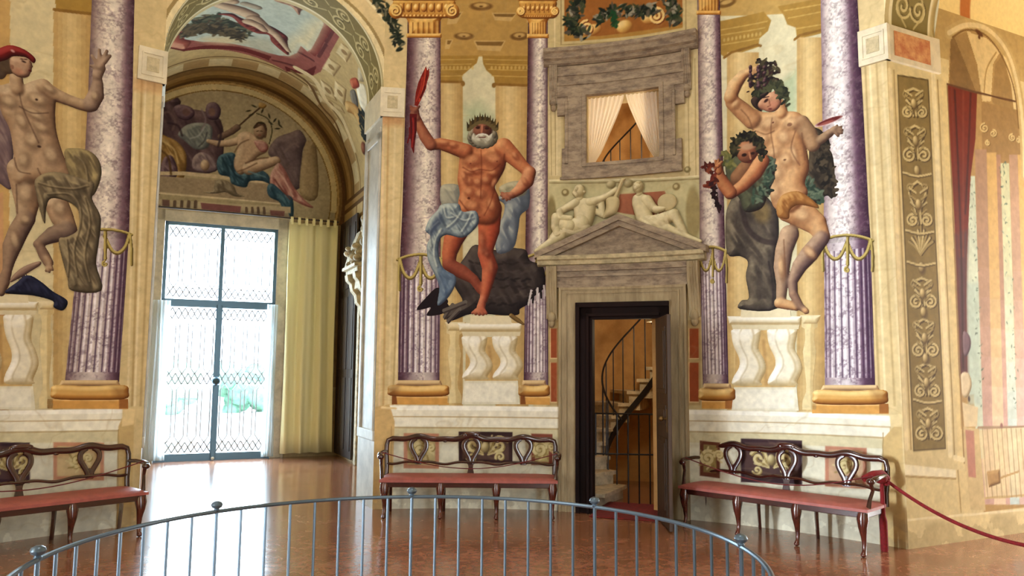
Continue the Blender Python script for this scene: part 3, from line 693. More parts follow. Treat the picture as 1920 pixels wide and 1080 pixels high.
# ================================================================== PAINTED COLUMNS
GOLD3 = ((134, 78, 24), (206, 146, 60), (246, 214, 134))
def sheet(surf, x0, y0, x1, y1, res=.0075): return Canvas.around(surf, x0, y0, x1, y1, res)
def col_frac(c, edges):
    L = c.P([(e[1], e[0]) for e in edges]); Rr = c.P([(e[2], e[0]) for e in edges])
    o = np.argsort(L[:, 1]); aL = np.interp(c.B, L[o, 1], L[o, 0]); o = np.argsort(Rr[:, 1]); aR = np.interp(c.B, Rr[o, 1], Rr[o, 0])
    return (c.A - aL) / (aR - aL)
def col_mask(c, edges, q):
    L = c.P([(e[1], e[0]) for e in edges]); Rr = c.P([(e[2], e[0]) for e in edges]); return np.clip(np.minimum(q, 1 - q) * abs(Rr[0, 0] - L[0, 0]) / c.res + .5, 0, 1)
def mixc(f, stops):
    f = np.clip(f, 0, 1); xs = [s[0] for s in stops]; return np.stack([np.interp(f, xs, [s[1][k] for s in stops]) for k in range(3)], -1) / 255
ZOFF = 0.004
def painted_column(label, edges, ry, by, base, plinth, prof, capital=None, garland=(1, 1), seed=1, pdark=None):
    org = [float(q) for q in CYL.world(*[np.array(v) for v in wp((edges[-1][1] + edges[-1][2]) / 2, by)], 0.0)]
    root = empty('column_mural', label, 'painted column', org, group='painted columns on the hall wall')
    xs = [e[1] for e in edges] + [e[2] for e in edges]; x0, x1 = min(xs) - 4, max(xs) + 4; yt = edges[0][0]
    def cm(nm, c, off, m=None, **k):
        o = canvas_mesh(nm, c, off, root, mask=m, **k); o.matrix_parent_inverse = Matrix.Translation(Vector(org)).inverted(); return o
    # marble shaft
    c = sheet(CYL, x0, yt, x1, ry); q = col_frac(c, edges); full = (slice(0, c.nb), slice(0, c.na)); c.al[:] = 1
    c.col[:] = mixc(q, prof); dark = np.clip(1.2 - 1.6 * np.abs(q - prof[2][0]), .25, 1)
    c.veins(full, (128, 98, 112), .30, seed, .45, 1.2 - .5 * dark, wid=.022); c.speckle(full, (112, 90, 98), seed + 3, .55, 1.25 - dark * .7); c.speckle(full, (138, 116, 120), seed + 30, .30, 1.1 - dark * .4)
    c.mottle(.14, .05, seed + 8); cm('marble_shaft', c, ZOFF, col_mask(c, edges, q), aa=True)
    # fluted shaft
    c = sheet(CYL, x0, ry, x1, by + 12); q = col_frac(c, edges); full = (slice(0, c.nb), slice(0, c.na))
    base_c = mixc(q, [(s, tuple(v * .82 + w_ * .18 for v, w_ in zip(cc, (100, 74, 112)))) for s, cc in prof]); c.col[:] = base_c; c.al[:] = 1
    th = np.arcsin(np.clip(q * 2 - 1, -1, 1)); fl = (th / PI + .5) * 10.5; fr = fl - np.floor(fl)
    zt = c.P([(x0 + 30, ry + 26)])[0][1]; zb = c.P([(x0 + 30, by - 14)])[0][1]; ins = ((c.B < zt) & (c.B > zb)).astype(float)
    groove = np.clip(1 - np.abs(fr - .30) / .16, 0, 1); ridge = np.clip(1 - np.abs(fr - .70) / .26, 0, 1); edge_ = np.clip(1 - np.abs(q - .48) * 1.5, 0, 1)
    c.put(full, (74, 48, 82), groove * ins * .95); c.put(full, (244, 238, 240), ridge * ins * np.clip(edge_ * 1.5, 0, 1))
    c.speckle(full, (104, 78, 98), seed + 5, .4, 1.0); c.mottle(.13, .04, seed + 9)
    cm('fluted_shaft', c, ZOFF, col_mask(c, edges, q), aa=True)
    # garland band
    eL = np.interp(ry, [e[0] for e in edges], [e[1] for e in edges]); eR = np.interp(ry, [e[0] for e in edges], [e[2] for e in edges]); W = eR - eL; xm = (eL + eR) / 2
    c = sheet(CYL, eL - 14, ry - 14, eR + 14, ry + 84); lt, dk = (196, 176, 102), (112, 92, 44)
    for dx, cc, wdt in ((1.5, dk, 5), (0, lt, 3.2)):
        c.line([(eL - 5, ry + 4 + dx), (eL + W * .2, ry - 3 + dx), (xm, ry - 6 + dx), (eR - W * .2, ry - 3 + dx), (eR + 5, ry + 4 + dx)], wdt, cc, sm=True)
    for s in ((-1, 1) if garland == (1, 1) else ((-1,) if garland[0] else (1,))):
        for dx, cc, wdt in ((2, dk, 6.5), (0, lt, 4)):
            c.line([(xm, ry + 6 + dx), (xm + s * W * .14, ry + 32 + dx), (xm + s * W * .28, ry + 38 + dx), (xm + s * W * .42, ry + 26 + dx), (xm + s * W * .50, ry + 4 + dx)], wdt * min(1, W / 70), cc, sm=True)
            c.line([(xm + s * W * .52, ry + 4), (xm + s * W * .54 + dx, ry + 36), (xm + s * W * .53 + dx, ry + 62)], wdt * .7 * min(1, W / 70), cc)
    for dx, cc, wdt in ((1.5, dk, 6), (0, lt, 3.6)): c.line([(xm + dx, ry), (xm + dx, ry + 50)], wdt * min(1, W / 70), cc); c.curl(xm + dx, ry + 60, 6 * min(1, W / 70), cc, 2.6, 1.1, 90)
    cm('garland_band', c, ZOFF + .0015)
    # base and plinth
    bx0, bx1, y0, y1 = base; c = sheet(CYL, bx0 - 4, y0 - 14, bx1 + 4, y1 + 4); w_ = bx1 - bx0; im = (bx0 + bx1) / 2
    c.puff([(eL0 := bx0 + w_ * .14, y0 - 9), (bx1 - w_ * .14, y0 - 9), (bx1 - w_ * .10, y0 + 2), (bx0 + w_ * .10, y0 + 2)], ((112, 80, 60), (196, 160, 110), (236, 212, 160)), 6, sm=False)
    c.puff([(bx0 + w_ * .06, y0), (im, y0 + 2), (bx1 - w_ * .06, y0), (bx1, y0 + (y1 - y0) * .5), (bx1 - w_ * .05, y1), (im, y1 + 2), (bx0 + w_ * .05, y1), (bx0, y0 + (y1 - y0) * .5)], ((118, 66, 22), (202, 146, 66), (252, 226, 156)), 11)
    c.poly([(bx1 - w_ * .22, y0 + 2), (bx1, y0 + 3), (bx1, y1), (bx1 - w_ * .16, y1)], (112, 66, 28), al=.35, soft=7, cover=False) if pdark != 'L' else c.poly([(bx0, y0 + 2), (bx0 + w_ * .2, y0), (bx0 + w_ * .14, y1), (bx0, y1)], (96, 56, 30), al=.4, soft=6, cover=False)
    cm('column_base', c, ZOFF + .001)
    px0, px1, y0, y1 = plinth; c = sheet(CYL, px0 - 2, y0 - 2, px1 + 2, y1 + 8)
    c.poly([(px0, y0), (px1, y0 + 1), (px1, y1 + 1), (px0, y1)], (218, 164, 84)); c.line([(px0, y0 + 2), (px1, y0 + 3)], 2, (238, 200, 128), cover=False)
    if pdark == 'L': c.poly([(px0, y0), (px0 + 8, y0), (px0 + 10, y1), (px0, y1)], (140, 84, 40))
    elif pdark == 'R': c.poly([(px1 - 17, y0), (px1, y0), (px1, y1), (px1 - 17, y1)], (166, 108, 52))
    c.mottle(.08, .06, seed); cm('plinth', c, ZOFF)
    if capital:
        (ax0, ax1, ay), s = capital; w_ = ax1 - ax0; c = sheet(CYL, ax0 - 45 * s, ay - 150, ax1 + 45 * s, ay + 6)
        c.puff([(ax0 + 3, ay), (ax1 - 3, ay), (ax1 - 2, ay - 24), (ax1 + 6, ay - 40), (ax0 - 6, ay - 40), (ax0 + 2, ay - 24)], GOLD3, 16, sm=False)
        for k in range(6):
            x = ax0 + 6 + (w_ - 12) * k / 5; c.line([(x, ay - 4), (x, ay - 26)], 4 * s, (238, 196, 110), .6, soft=2); c.line([(x + 4 * s, ay - 4), (x + 4 * s, ay - 24)], 2.4 * s, (128, 74, 24), .6, soft=1)
        c.puff([(ax0 - 18 * s, ay - 34), (ax1 + 20 * s, ay - 34), (ax1 + 26 * s, ay - 52), (ax1 + 18 * s, ay - 68), (ax0 - 18 * s, ay - 68), (ax0 - 24 * s, ay - 52)], ((110, 60, 18), (192, 130, 48), (240, 200, 110)), 9)
        n = 7
        for k in range(n):
            x = ax0 - 12 * s + (w_ + 24 * s) * k / (n - 1); c.ell(x, ay - 52, 5.6 * s, 8 * s, None, pal=((120, 64, 20), (214, 152, 66), (252, 222, 144)), soft=.2)
            c.line([(x + 5.5 * s, ay - 44), (x + 5.5 * s, ay - 60)], 2 * s, (116, 62, 20), .8)
        for k in range(12): c.ell(ax0 - 8 * s + (w_ + 16 * s) * k / 11, ay - 37, 2.6 * s, 2.6 * s, None, pal=((120, 64, 20), (222, 164, 76), (255, 228, 150)))
        c.puff([(ax0 - 30 * s, ay - 66), (ax1 + 30 * s, ay - 66), (ax1 + 34 * s, ay - 84), (ax0 - 34 * s, ay - 84)], GOLD3, 10, sm=False)
        for sg, xx in ((-1, ax0 - 22 * s), (1, ax1 + 22 * s)): c.ell(xx, ay - 46, 13 * s, 15 * s, None, pal=GOLD3); c.curl(xx, ay - 46, 11 * s, (246, 208, 122), 3, 1.6, 90, sg, sh=(116, 62, 20))
        c.puff([(ax0 - 26, ay - 84), (ax1 + 26, ay - 84), (ax1 + 26, ay - 120), (ax0 - 26, ay - 120)], ((150, 110, 60), (206, 170, 104), (236, 210, 150)), 9, sm=False)
        c.puff([(ax0 - 2, ay - 4), (ax1 + 2, ay - 4), (ax1 + 2, ay + 4), (ax0 - 2, ay + 4)], GOLD3, 4, sm=False)
        c.mottle(.10, .05, seed); cm('capital', c, ZOFF + .002)
    return root
PL = [(0, (132, 106, 104)), (.12, (178, 158, 146)), (.34, (228, 216, 198)), (.52, (234, 224, 206)), (.70, (206, 190, 180)), (.84, (130, 100, 108)), (1, (72, 40, 54))]
PD = [(0, (76, 42, 52)), (.12, (110, 76, 82)), (.36, (198, 182, 170)), (.60, (238, 228, 206)), (.82, (200, 184, 172)), (.94, (132, 104, 108)), (1, (84, 52, 62))]
PW = [(0, (156, 134, 140)), (.14, (208, 196, 190)), (.34, (244, 240, 232)), (.52, (234, 228, 222)), (.66, (196, 180, 182)), (.80, (108, 76, 96)), (1, (66, 38, 60))]
painted_column('painted marble column beside the left passage, part hidden behind the red capped figure', [(-150, 178, 258), (0, 172, 252), (200, 164, 248), (435, 150, 242), (720, 121, 223), (740, 121, 223)], 435, 712, (95, 241, 722, 748), (88, 240, 748, 766), PL, garland=(0, 1), seed=3, pdark='R')
painted_column('painted purple and white marble column with gold capital behind the raised red torch', [(-80, 766, 828), (65, 764, 826), (400, 754, 827), (480, 750, 826), (720, 746, 824), (740, 746, 824)], 482, 712, (727, 842, 722, 742), (735, 842, 742, 758), PD, capital=((764, 826, 67), 1), seed=7, pdark='L')
painted_column('slim painted marble column between the bearded man and the stair door', [(-80, 992, 1028), (68, 990, 1027), (400, 986, 1027), (720, 982, 1028), (740, 982, 1028)], 482, 712, (972, 1031, 722, 742), (976, 1031, 742, 758), PD, capital=((990, 1027, 68), .62), seed=11, pdark='L')
painted_column('slim painted marble column between the stair door and the leaf crowned dancer', [(-80, 1306, 1349), (22, 1308, 1350), (400, 1312, 1358), (470, 1312, 1360), (720, 1318, 1366), (745, 1318, 1366)], 468, 716, (1310, 1379, 728, 750), (1316, 1377, 750, 766), PL, capital=((1308, 1350, 24), .68), seed=13, pdark='R')
painted_column('broad painted marble column crossed by the dancer\'s red dish, next to the passage pier', [(-150, 1532, 1600), (0, 1539, 1608), (400, 1545, 1629), (443, 1545, 1632), (720, 1547, 1641), (745, 1547, 1642)], 446, 722, (1524, 1665, 731, 757), (1523, 1666, 757, 775), PW, seed=17, pdark='R')

# ================================================================== PAINTED PEDESTALS
MAR3 = ((176, 152, 104), (224, 214, 182), (248, 246, 234))
def painted_thing(name, label, cat, anchor, group=None):
    a, b = wp(*anchor); org = [float(q) for q in CYL.world(np.array(a), np.array(b), 0.0)]
    root = empty(name, label, cat, org, group=group); inv = Matrix.Translation(Vector(org)).inverted()
    def part(nm, c, off, **k):
        o = canvas_mesh(nm, c, off, root, **k); o.matrix_parent_inverse = inv; return o
    return root, part
def pedestal(label, x0, x1, ytop, ybot, blk, side, seed):
    root, part = painted_thing('painted_pedestal', label, 'painted pedestal', ((x0 + x1) / 2, ybot), 'painted scroll pedestals under the figures'); w_ = x1 - x0
    c = sheet(CYL, x0 - 50, ytop - 10, x1 + 50, ybot + 4)
    sx = x0 - 16 if side < 0 else x1 + 22
    balc(c, sx, ytop + 24, ybot - 2, 13); c.puff([(sx - 18, ytop + 12), (sx + 22, ytop + 12), (sx + 14, ytop + 28), (sx - 12, ytop + 28)], ((178, 150, 100), (216, 198, 150), (236, 224, 186)), 8, sm=False); c.mottle(.08, .05, seed); part('side_baluster', c, ZOFF)
    c = sheet(CYL, x0 - 10, ytop - 4, x1 + 10, ybot + 4); xm = (x0 + x1) / 2
    c.poly([(x0 + 6, ytop + 40), (x1 - 6, ytop + 40), (x1 - 4, ybot - 40), (x0 + 4, ybot - 40)], (208, 174, 112)); c.line([(xm - 3, ytop + 60), (xm + 2, ybot - 50)], 6, (178, 140, 84), .6, soft=4, cover=False)
    c.poly([(x0 + w_ * .02, ybot - 44), (x1 - w_ * .02, ybot - 44), (x1 + 2, ybot), (x0 - 2, ybot)], (226, 220, 192)); c.poly([(x0 + 4, ybot - 40), (x1 - 6, ybot - 40), (x1 - 6, ybot - 4), (x0 + 2, ybot - 4)], (234, 230, 208)); c.mottle(.08, .05, seed); part('pedestal_body', c, ZOFF + .0008)
    for s in (0, 1):                                  # the two scroll brackets
        bw = w_ * .40; bx = x0 + 2 if s == 0 else x1 - bw - 4; k = (ybot - 44) - (ytop + 38); y = ytop + 38
        c = sheet(CYL, bx - 18, y - 4, bx + bw + 24, y + k + 6)
        Lp = [(0, 0), (-4, .12), (0, .30), (10, .50), (10, .66), (-2, .86), (2, .97)]; Rp = [(bw + 2, .97), (bw + 2, .9), (bw + 12, .70), (bw + 8, .52), (bw - 2, .34), (bw + 1, .14), (bw - 2, 0)]
        c.puff([(bx + a, y + k * t) for a, t in Lp + Rp], MAR3, 16); c.line([(bx + a + bw * .3, y + k * t) for a, t in Lp], 3, (190, 176, 136), .5, sm=True, soft=2, cover=False)
        c.line([(bx + a - bw * .25, y + k * t) for a, t in Rp], 4, (186, 164, 118), .5, sm=True, soft=3, cover=False); c.ell(bx + bw * .4, y + k * .12, bw * .28, 9, (244, 240, 222), al=.7, soft=.6, cover=False)
        c.line([(bx, y + k * .96), (bx + bw + 4, y + k * .96)], 4, (196, 176, 130), .8, cover=False); c.mottle(.06, .04, seed + s); part('scroll_bracket', c, ZOFF + .0016)
    c = sheet(CYL, x0 - 16, ytop - 4, x1 + 16, ytop + 44)
    c.poly([(x0 - 4, ytop + 24), (x1 + 4, ytop + 24), (x1 + 2, ytop + 38), (x0, ytop + 38)], (218, 206, 168)); c.puff([(x0 - 10, ytop + 14), (x1 + 8, ytop + 14), (x1 + 4, ytop + 28), (x0 - 6, ytop + 28)], MAR3, 7, sm=False)
    c.poly([(blk[0], ytop), (blk[1], ytop), (blk[1] + 1, ytop + 16), (blk[0] - 1, ytop + 16)], (226, 214, 176)); c.line([(x0 - 6, ytop + 29), (x1 + 5, ytop + 29)], 2, (184, 158, 108), .8); part('pedestal_top', c, ZOFF + .0024)
pedestal('painted white pedestal with two scroll brackets under the crowned bearded man', 868, 973, 592, 758, (882, 958), -1, 3)
pedestal('painted white pedestal with two scroll brackets under the leaf crowned dancer', 1374, 1496, 579, 770, (1390, 1482), 1, 5)
pedestal('painted white scroll pedestal under the youth in the red cap', -60, 64, 552, 768, (-50, 52), 1, 7)

# ================================================================== PAINTED FIGURES
SK1 = ((84, 36, 20), (176, 100, 62), (222, 158, 104))      # ruddy skin
SK2 = ((92, 66, 48), (172, 140, 108), (208, 184, 150))     # pale skin
SK3 = ((110, 64, 36), (194, 146, 96), (228, 194, 142))     # warm skin
def hand(c, wrist, palm, tips, pal, r=4.2, pr=8):
    c.limb([(wrist[0], wrist[1], pr * .8), (palm[0], palm[1], pr)], pal)
    for t in tips: c.limb([(palm[0], palm[1], r * 1.1), ((palm[0] + t[0]) / 2 + (t[2] if len(t) > 2 else 0), (palm[1] + t[1]) / 2 + (t[3] if len(t) > 3 else 0), r), (t[0], t[1], r * .7)], pal)
def muscles(c, L, dk, lt):
    c.soften(5)
    for x, y, rx, ry, rot in L:
        c.ell(x + 2, y + 3, rx * 1.05, ry * 1.05, dk, rot, .50, .7, cover=False)
        c.ell(x - 1, y - 1, rx * .85, ry * .8, [.6 * a + .4 * b for a, b in zip(lt, dk)], rot, .5, .8, cover=False); c.ell(x - 2, y - 2, rx * .6, ry * .55, lt, rot, .55, .9, cover=False)

# --- crowned bearded man with torch and eagle
root, part = painted_thing('fresco_figure', 'painted muscular bearded man in a crown lifting a red torch, blue cloth round his hips', 'painted figure', (900, 590), 'large painted figures on the hall wall')
B3 = ((70, 82, 96), (128, 142, 148), (186, 196, 186))
c = sheet(CYL, 800, 300, 1010, 560)
c.puff([(826, 352), (840, 345), (862, 350), (868, 384), (850, 392), (828, 384)], ((96, 98, 96), (146, 146, 132), (190, 184, 156)), 14, fold=1.2, seed=3)
c.puff([(934, 372), (958, 352), (990, 350), (992, 388), (976, 404), (972, 430), (962, 466), (932, 474), (930, 430), (942, 408), (946, 384)], ((76, 84, 96), (118, 126, 134), (172, 176, 166)), 18, fold=1.6, seed=5); c.puff([(936, 352), (962, 340), (986, 344), (984, 366), (948, 370)], ((110, 108, 92), (158, 152, 122), (196, 186, 150)), 12, fold=1, seed=6)
part('cloud_and_cloak', c, .0075)
c = sheet(CYL, 752, 110, 812, 320)
c.poly([(799, 124), (803, 140), (799, 166), (790, 186), (783, 200), (777, 198), (779, 176), (784, 156), (790, 142)], (138, 34, 24)); c.poly([(768, 214), (782, 214), (780, 250), (776, 290), (771, 276), (769, 252)], (110, 24, 26))
for (x0, y0), (x1, y1), cc in (((798, 130), (786, 190), (196, 70, 44)), ((801, 142), (788, 184), (90, 18, 16)), ((792, 146), (781, 190), (176, 52, 36)), ((774, 222), (772, 276), (160, 44, 38)), ((779, 222), (777, 262), (80, 16, 20)), ((770, 220), (770, 250), (90, 24, 30)), ((797, 160), (804, 130), (140, 40, 30)), ((768, 240), (764, 268), (120, 30, 32))): c.line([(x0, y0), ((x0 + x1) / 2 + 2, (y0 + y1) / 2), (x1, y1)], 2.6, cc, sm=True)
part('flaming_torch', c, .0095)
c = sheet(CYL, 758, 180, 1014, 600)
c.limb([(862, 428, 20), (850, 450, 18), (843, 474, 14), (842, 496, 12)], ((86, 30, 20), (168, 82, 52), (212, 128, 84))); c.limb([(842, 496, 12), (866, 510, 13), (888, 524, 9), (902, 544, 8)], ((72, 28, 22), (142, 70, 50), (176, 100, 72)))
c.limb([(918, 392, 23), (917, 432, 20), (912, 462, 15), (910, 476, 14)], ((104, 36, 22), (178, 80, 50), (214, 124, 78))); c.limb([(910, 474, 14), (919, 502, 15), (914, 530, 11), (907, 562, 7.5)], ((96, 34, 22), (176, 82, 54), (216, 132, 90)))
hand(c, (906, 560), (902, 576), ((886, 587), (892, 589), (899, 590), (906, 590), (912, 588)), ((110, 44, 30), (188, 98, 70), (220, 150, 110)), 3.6, 8); muscles(c, [(909, 470, 7, 8, 0), (904, 450, 6, 18, 5), (922, 500, 5, 20, 5), (914, 478, 4, 5, 0)], (84, 26, 18), (216, 140, 96))
c.puff([(882, 272), (898, 276), (915, 276), (930, 266), (945, 264), (953, 280), (950, 300), (946, 318), (934, 340), (928, 352), (936, 372), (938, 400), (926, 420), (896, 420), (862, 402), (859, 380), (862, 362), (858, 338), (860, 316), (862, 296), (868, 278)], SK1, 22)
c.limb([(872, 284, 15), (848, 276, 13), (826, 270, 11), (808, 272, 10)], SK1); c.limb([(808, 272, 11), (797, 256, 11), (788, 238, 9), (782, 222, 7)], ((78, 34, 26), (160, 94, 66), (206, 146, 104)))
c.limb([(944, 276, 17), (962, 294, 15), (982, 314, 11), (993, 324, 11)], ((104, 48, 28), (186, 112, 70), (226, 166, 112))); c.limb([(993, 324, 12), (988, 340, 13), (974, 356, 10), (960, 366, 7)], ((96, 44, 28), (182, 112, 76), (226, 168, 122)))
hand(c, (960, 366), (950, 367), ((941, 362), (940, 367), (943, 373), (950, 376), (956, 374)), ((92, 44, 32), (160, 96, 70), (204, 146, 110)), 3.2, 6.5); hand(c, (782, 222), (778, 208), ((770, 200), (770, 206), (771, 213), (774, 219), (786, 200)), ((74, 28, 24), (136, 76, 58), (180, 120, 92)), 3.2, 7.5)
muscles(c, [(886, 300, 17, 12, 10), (926, 298, 18, 13, -10), (880, 322, 10, 6, 0), (894, 320, 9, 6, 0), (924, 324, 10, 7, 0), (878, 340, 9, 7, 0), (896, 342, 8, 8, 0), (912, 338, 8, 8, 0), (880, 360, 9, 9, 0), (900, 364, 10, 9, 0), (870, 330, 5, 10, 20), (928, 344, 6, 12, -20), (886, 386, 14, 12, 0), (922, 384, 9, 16, 10), (832, 268, 12, 5, 0), (966, 292, 8, 5, -50), (984, 340, 5, 9, 30), (850, 272, 8, 5, 0)], (112, 48, 28), (230, 166, 112))
for q, wd_ in (([(902, 282), (903, 320), (901, 372)], 2), ([(868, 314), (884, 322), (901, 318), (922, 320), (938, 308)], 2.2), ([(862, 376), (880, 398), (900, 408)], 2.4), ([(934, 336), (944, 304), (946, 290)], 3), ([(928, 352), (920, 380), (908, 404)], 2)): c.line(q, wd_, (112, 48, 30), .55, sm=True, soft=2, cover=False)
c.ell(879, 372, 3, 2.5, (90, 36, 22), al=.8, cover=False); c.ell(882, 307, 1.8, 1.6, (120, 56, 40), cover=False); c.ell(932, 303, 1.8, 1.6, (120, 56, 40), cover=False)
c.contour((58, 32, 26), .55); part('body', c, .0088)
c = sheet(CYL, 870, 212, 942, 284)
for k in range(16): a = k * 22.5; c.ell(905 + 22 * math.cos(R_(a)), 258 + 14 * math.sin(R_(a)), 7, 8, None, pal=((70, 62, 50), (126, 116, 96), (176, 168, 142)))
c.ell(905, 246, 18, 20, None, pal=((62, 30, 24), (118, 68, 50), (164, 108, 80)))
c.puff([(888, 250), (896, 256), (905, 250), (914, 256), (924, 250), (926, 264), (918, 274), (904, 276), (892, 272), (884, 262)], ((104, 98, 84), (160, 154, 132), (206, 202, 182)), 9, fold=1.6, seed=4)
c.ell(896, 240, 4.6, 2.6, (58, 26, 22)); c.ell(913, 241, 4.6, 2.6, (58, 26, 22)); c.line([(890, 236), (900, 237)], 2, (84, 46, 36)); c.line([(909, 238), (919, 236)], 2, (84, 46, 36)); c.line([(904, 236), (903, 248)], 3.4, (188, 120, 88)); c.line([(907, 238), (907, 249)], 1.5, (110, 54, 40)); c.line([(893, 256), (898, 253), (904, 252), (911, 253), (917, 257)], 3, (214, 210, 194), sm=True); c.line([(898, 258), (910, 258)], 2, (110, 50, 42))
part('bearded_head', c, .0098)
c = sheet(CYL, 870, 208, 942, 256)
for k in range(13):
    t = k / 12; x = 880 + 50 * t; y = 240 - 14 * math.sin(PI * t); c.poly([(x - 4, y + 5), (x + (t - .5) * 10, y - 13 - 3 * (k % 2)), (x + 4, y + 4)], (96, 78, 42) if k % 2 else (66, 54, 34)); c.ell(x, y + 3, 5, 3.4, (112, 96, 58), rot=30)
part('leaf_crown', c, .0105)
c = sheet(CYL, 790, 330, 910, 580)
def z4(pts): return [(760 + x / 3.725, 330 + y / 3.725) for x, y in pts]
c.puff(z4([(255, 200), (370, 195), (400, 250), (490, 245), (515, 315), (480, 375), (400, 432), (290, 412), (240, 450), (235, 560), (270, 650), (350, 700), (345, 770), (290, 860), (225, 905), (238, 780), (205, 690), (160, 590), (150, 490), (175, 420), (140, 380), (170, 300), (225, 240)]), B3, 13, fold=2.4, seed=8)
for a in ([(280, 230), (300, 300), (370, 290)], [(330, 270), (420, 320), (480, 300)], [(240, 330), (180, 400), (190, 500)], [(260, 380), (220, 460), (210, 560), (230, 640)], [(400, 260), (360, 320), (300, 370)], [(470, 270), (440, 340), (400, 400)]): c.line(z4(a), 4, (88, 100, 116), .6, sm=True, soft=2, cover=False); c.line([(x - 3, y - 3) for x, y in z4(a)], 3, (206, 212, 196), .6, sm=True, soft=2, cover=False)
c.poly(z4([(240, 640), (345, 690), (330, 790), (225, 900)]), (82, 106, 140), .55, soft=5, sm=True, cover=False); c.poly(z4([(150, 400), (240, 250), (260, 300), (190, 420)]), (70, 84, 112), .6, soft=4, cover=False)
c.contour((44, 50, 66), .5); part('hip_cloth', c, .0100)
root, part = painted_thing('fresco_eagle', 'painted dark eagle with spread wing feathers behind the legs of the bearded man', 'painted eagle', (860, 585))
c = sheet(CYL, 772, 450, 1026, 610)
DKE = ((34, 26, 30), (64, 54, 52), (98, 86, 78))
c.puff(z4([(330, 700), (420, 560), (490, 480), (640, 520), (700, 500), (780, 505), (845, 520), (870, 590), (950, 620), (975, 680), (970, 780), (890, 850), (850, 900), (800, 930), (790, 968), (700, 975), (470, 962), (330, 1010), (280, 990), (300, 930), (400, 880), (350, 780)]), DKE, 26, fold=1.2, seed=12)
for k in range(60): x, y = z4([(460 + (k * 83) % 420, 600 + (k * 57) % 340)])[0]; c.ell(x, y, 7, 2.4, ((48, 38, 38), (84, 72, 66), (38, 30, 34))[k % 3], rot=(k * 37) % 60 - 30, al=.7, cover=False)
c.mottle(.14, .05, 5); part('feathered_body', c, .0068)
c = sheet(CYL, 772, 450, 1026, 614)
for a, b_ in (((245, 780), (80, 935)), ((270, 860), (150, 975)), ((260, 820), (110, 905))): c.poly(z4([(a[0] - 20, a[1]), (a[0] + 40, a[1] + 60), ((a[0] + b_[0]) / 2 + 40, (a[1] + b_[1]) / 2 + 48), b_, ((a[0] + b_[0]) / 2 - 20, (a[1] + b_[1]) / 2 - 6)]), (40, 28, 34), sm=True)
for a, b_ in (((330, 900), (275, 985)), ((380, 930), (300, 1012)), ((420, 880), (270, 940))): c.line(z4([a, b_]), 7, (112, 102, 92)); c.line([(x, y + 4) for x, y in z4([a, b_])], 3, (70, 58, 56))
part('wing_feathers', c, .0072); c = sheet(CYL, 980, 500, 1030, 600)
for k in range(5): c.line(z4([(880 + 22 * k, 800 - 8 * k), (860 + 30 * k, 900 - 16 * k)]), 4, (200, 190, 186) if k % 2 == 0 else (38, 28, 34), .8)
part('wing_feathers', c, .0072); c = sheet(CYL, 940, 560, 1000, 620)
c.limb([(*z4([(740, 975)])[0], 4), (*z4([(790, 1010)])[0], 4), (*z4([(825, 1035)])[0], 2)], ((70, 50, 24), (120, 92, 50), (170, 140, 80))); part('claw', c, .0074)

# --- red capped figure at the left edge
root, part = painted_thing('fresco_figure', 'painted nude youth in a red cap raising one open hand beside a marble column', 'painted figure', (30, 560), 'large painted figures on the hall wall')
KH = ((72, 62, 48), (122, 108, 84), (168, 152, 116))
c = sheet(CYL, -60, 190, 34, 370); c.puff([(-50, 214), (0, 200), (14, 225), (28, 252), (24, 300), (22, 352), (2, 346), (-50, 300)], ((82, 66, 72), (128, 106, 108), (168, 146, 138)), 14, fold=1.4, seed=3); part('cloak', c, .0068)
c = sheet(CYL, -40, 60, 222, 560)
c.limb([(106, 384, 22), (116, 408, 21), (128, 430, 16)], SK2); c.limb([(126, 432, 17), (100, 440, 16), (82, 450, 11), (70, 458, 8)], ((70, 52, 52), (124, 102, 88), (160, 136, 114))); c.limb([(72, 458, 8), (82, 478, 10), (90, 492, 9)], ((80, 58, 50), (140, 112, 92), (176, 148, 122))); hand(c, (86, 484), (92, 494), ((86, 508), (92, 510), (98, 506)), SK2, 3.4, 7)
c.limb([(40, 320, 26), (48, 352, 26), (50, 384, 21), (48, 412, 16)], SK2); c.limb([(48, 410, 17), (34, 434, 18), (22, 462, 17), (16, 490, 11), (12, 512, 8)], ((66, 48, 48), (134, 108, 90), (182, 154, 124))); c.limb([(12, 510, 9), (6, 530, 11), (2, 550, 6)], ((80, 56, 48), (140, 112, 92), (176, 146, 118)))
c.puff([(-30, 160), (0, 160), (20, 156), (40, 160), (56, 154), (82, 148), (100, 164), (104, 186), (103, 216), (106, 250), (118, 290), (130, 318), (132, 334), (84, 342), (30, 345), (26, 298), (18, 244), (4, 216), (-6, 190), (-30, 178)], SK2, 26)
c.limb([(82, 164, 14), (104, 178, 13), (128, 188, 11), (150, 196, 11), (166, 199, 12)], ((96, 70, 54), (168, 138, 106), (204, 178, 142))); c.limb([(170, 196, 14), (180, 178, 14), (183, 158, 10), (182, 144, 8)], ((84, 64, 56), (148, 122, 102), (190, 164, 138)))
hand(c, (182, 142), (186, 127), ((172, 105), (186, 94), (200, 96), (206, 105), (170, 124)), ((96, 74, 62), (162, 134, 110), (200, 174, 148)), 4, 11)
c.limb([(30, 148, 12), (32, 168, 12)], SK2)
muscles(c, [(70, 186, 18, 13, 0), (16, 190, 16, 12, 0), (64, 214, 22, 9, -20), (76, 238, 16, 10, -20), (40, 226, 10, 18, 30), (60, 262, 14, 18, 10), (96, 290, 14, 20, 20), (44, 300, 10, 16, 0), (112, 390, 12, 16, 10), (48, 360, 14, 26, 0), (48, 412, 10, 10, 0), (28, 450, 8, 22, 15), (178, 180, 7, 10, 0), (92, 166, 12, 7, -20)], (104, 80, 62), (222, 196, 158))
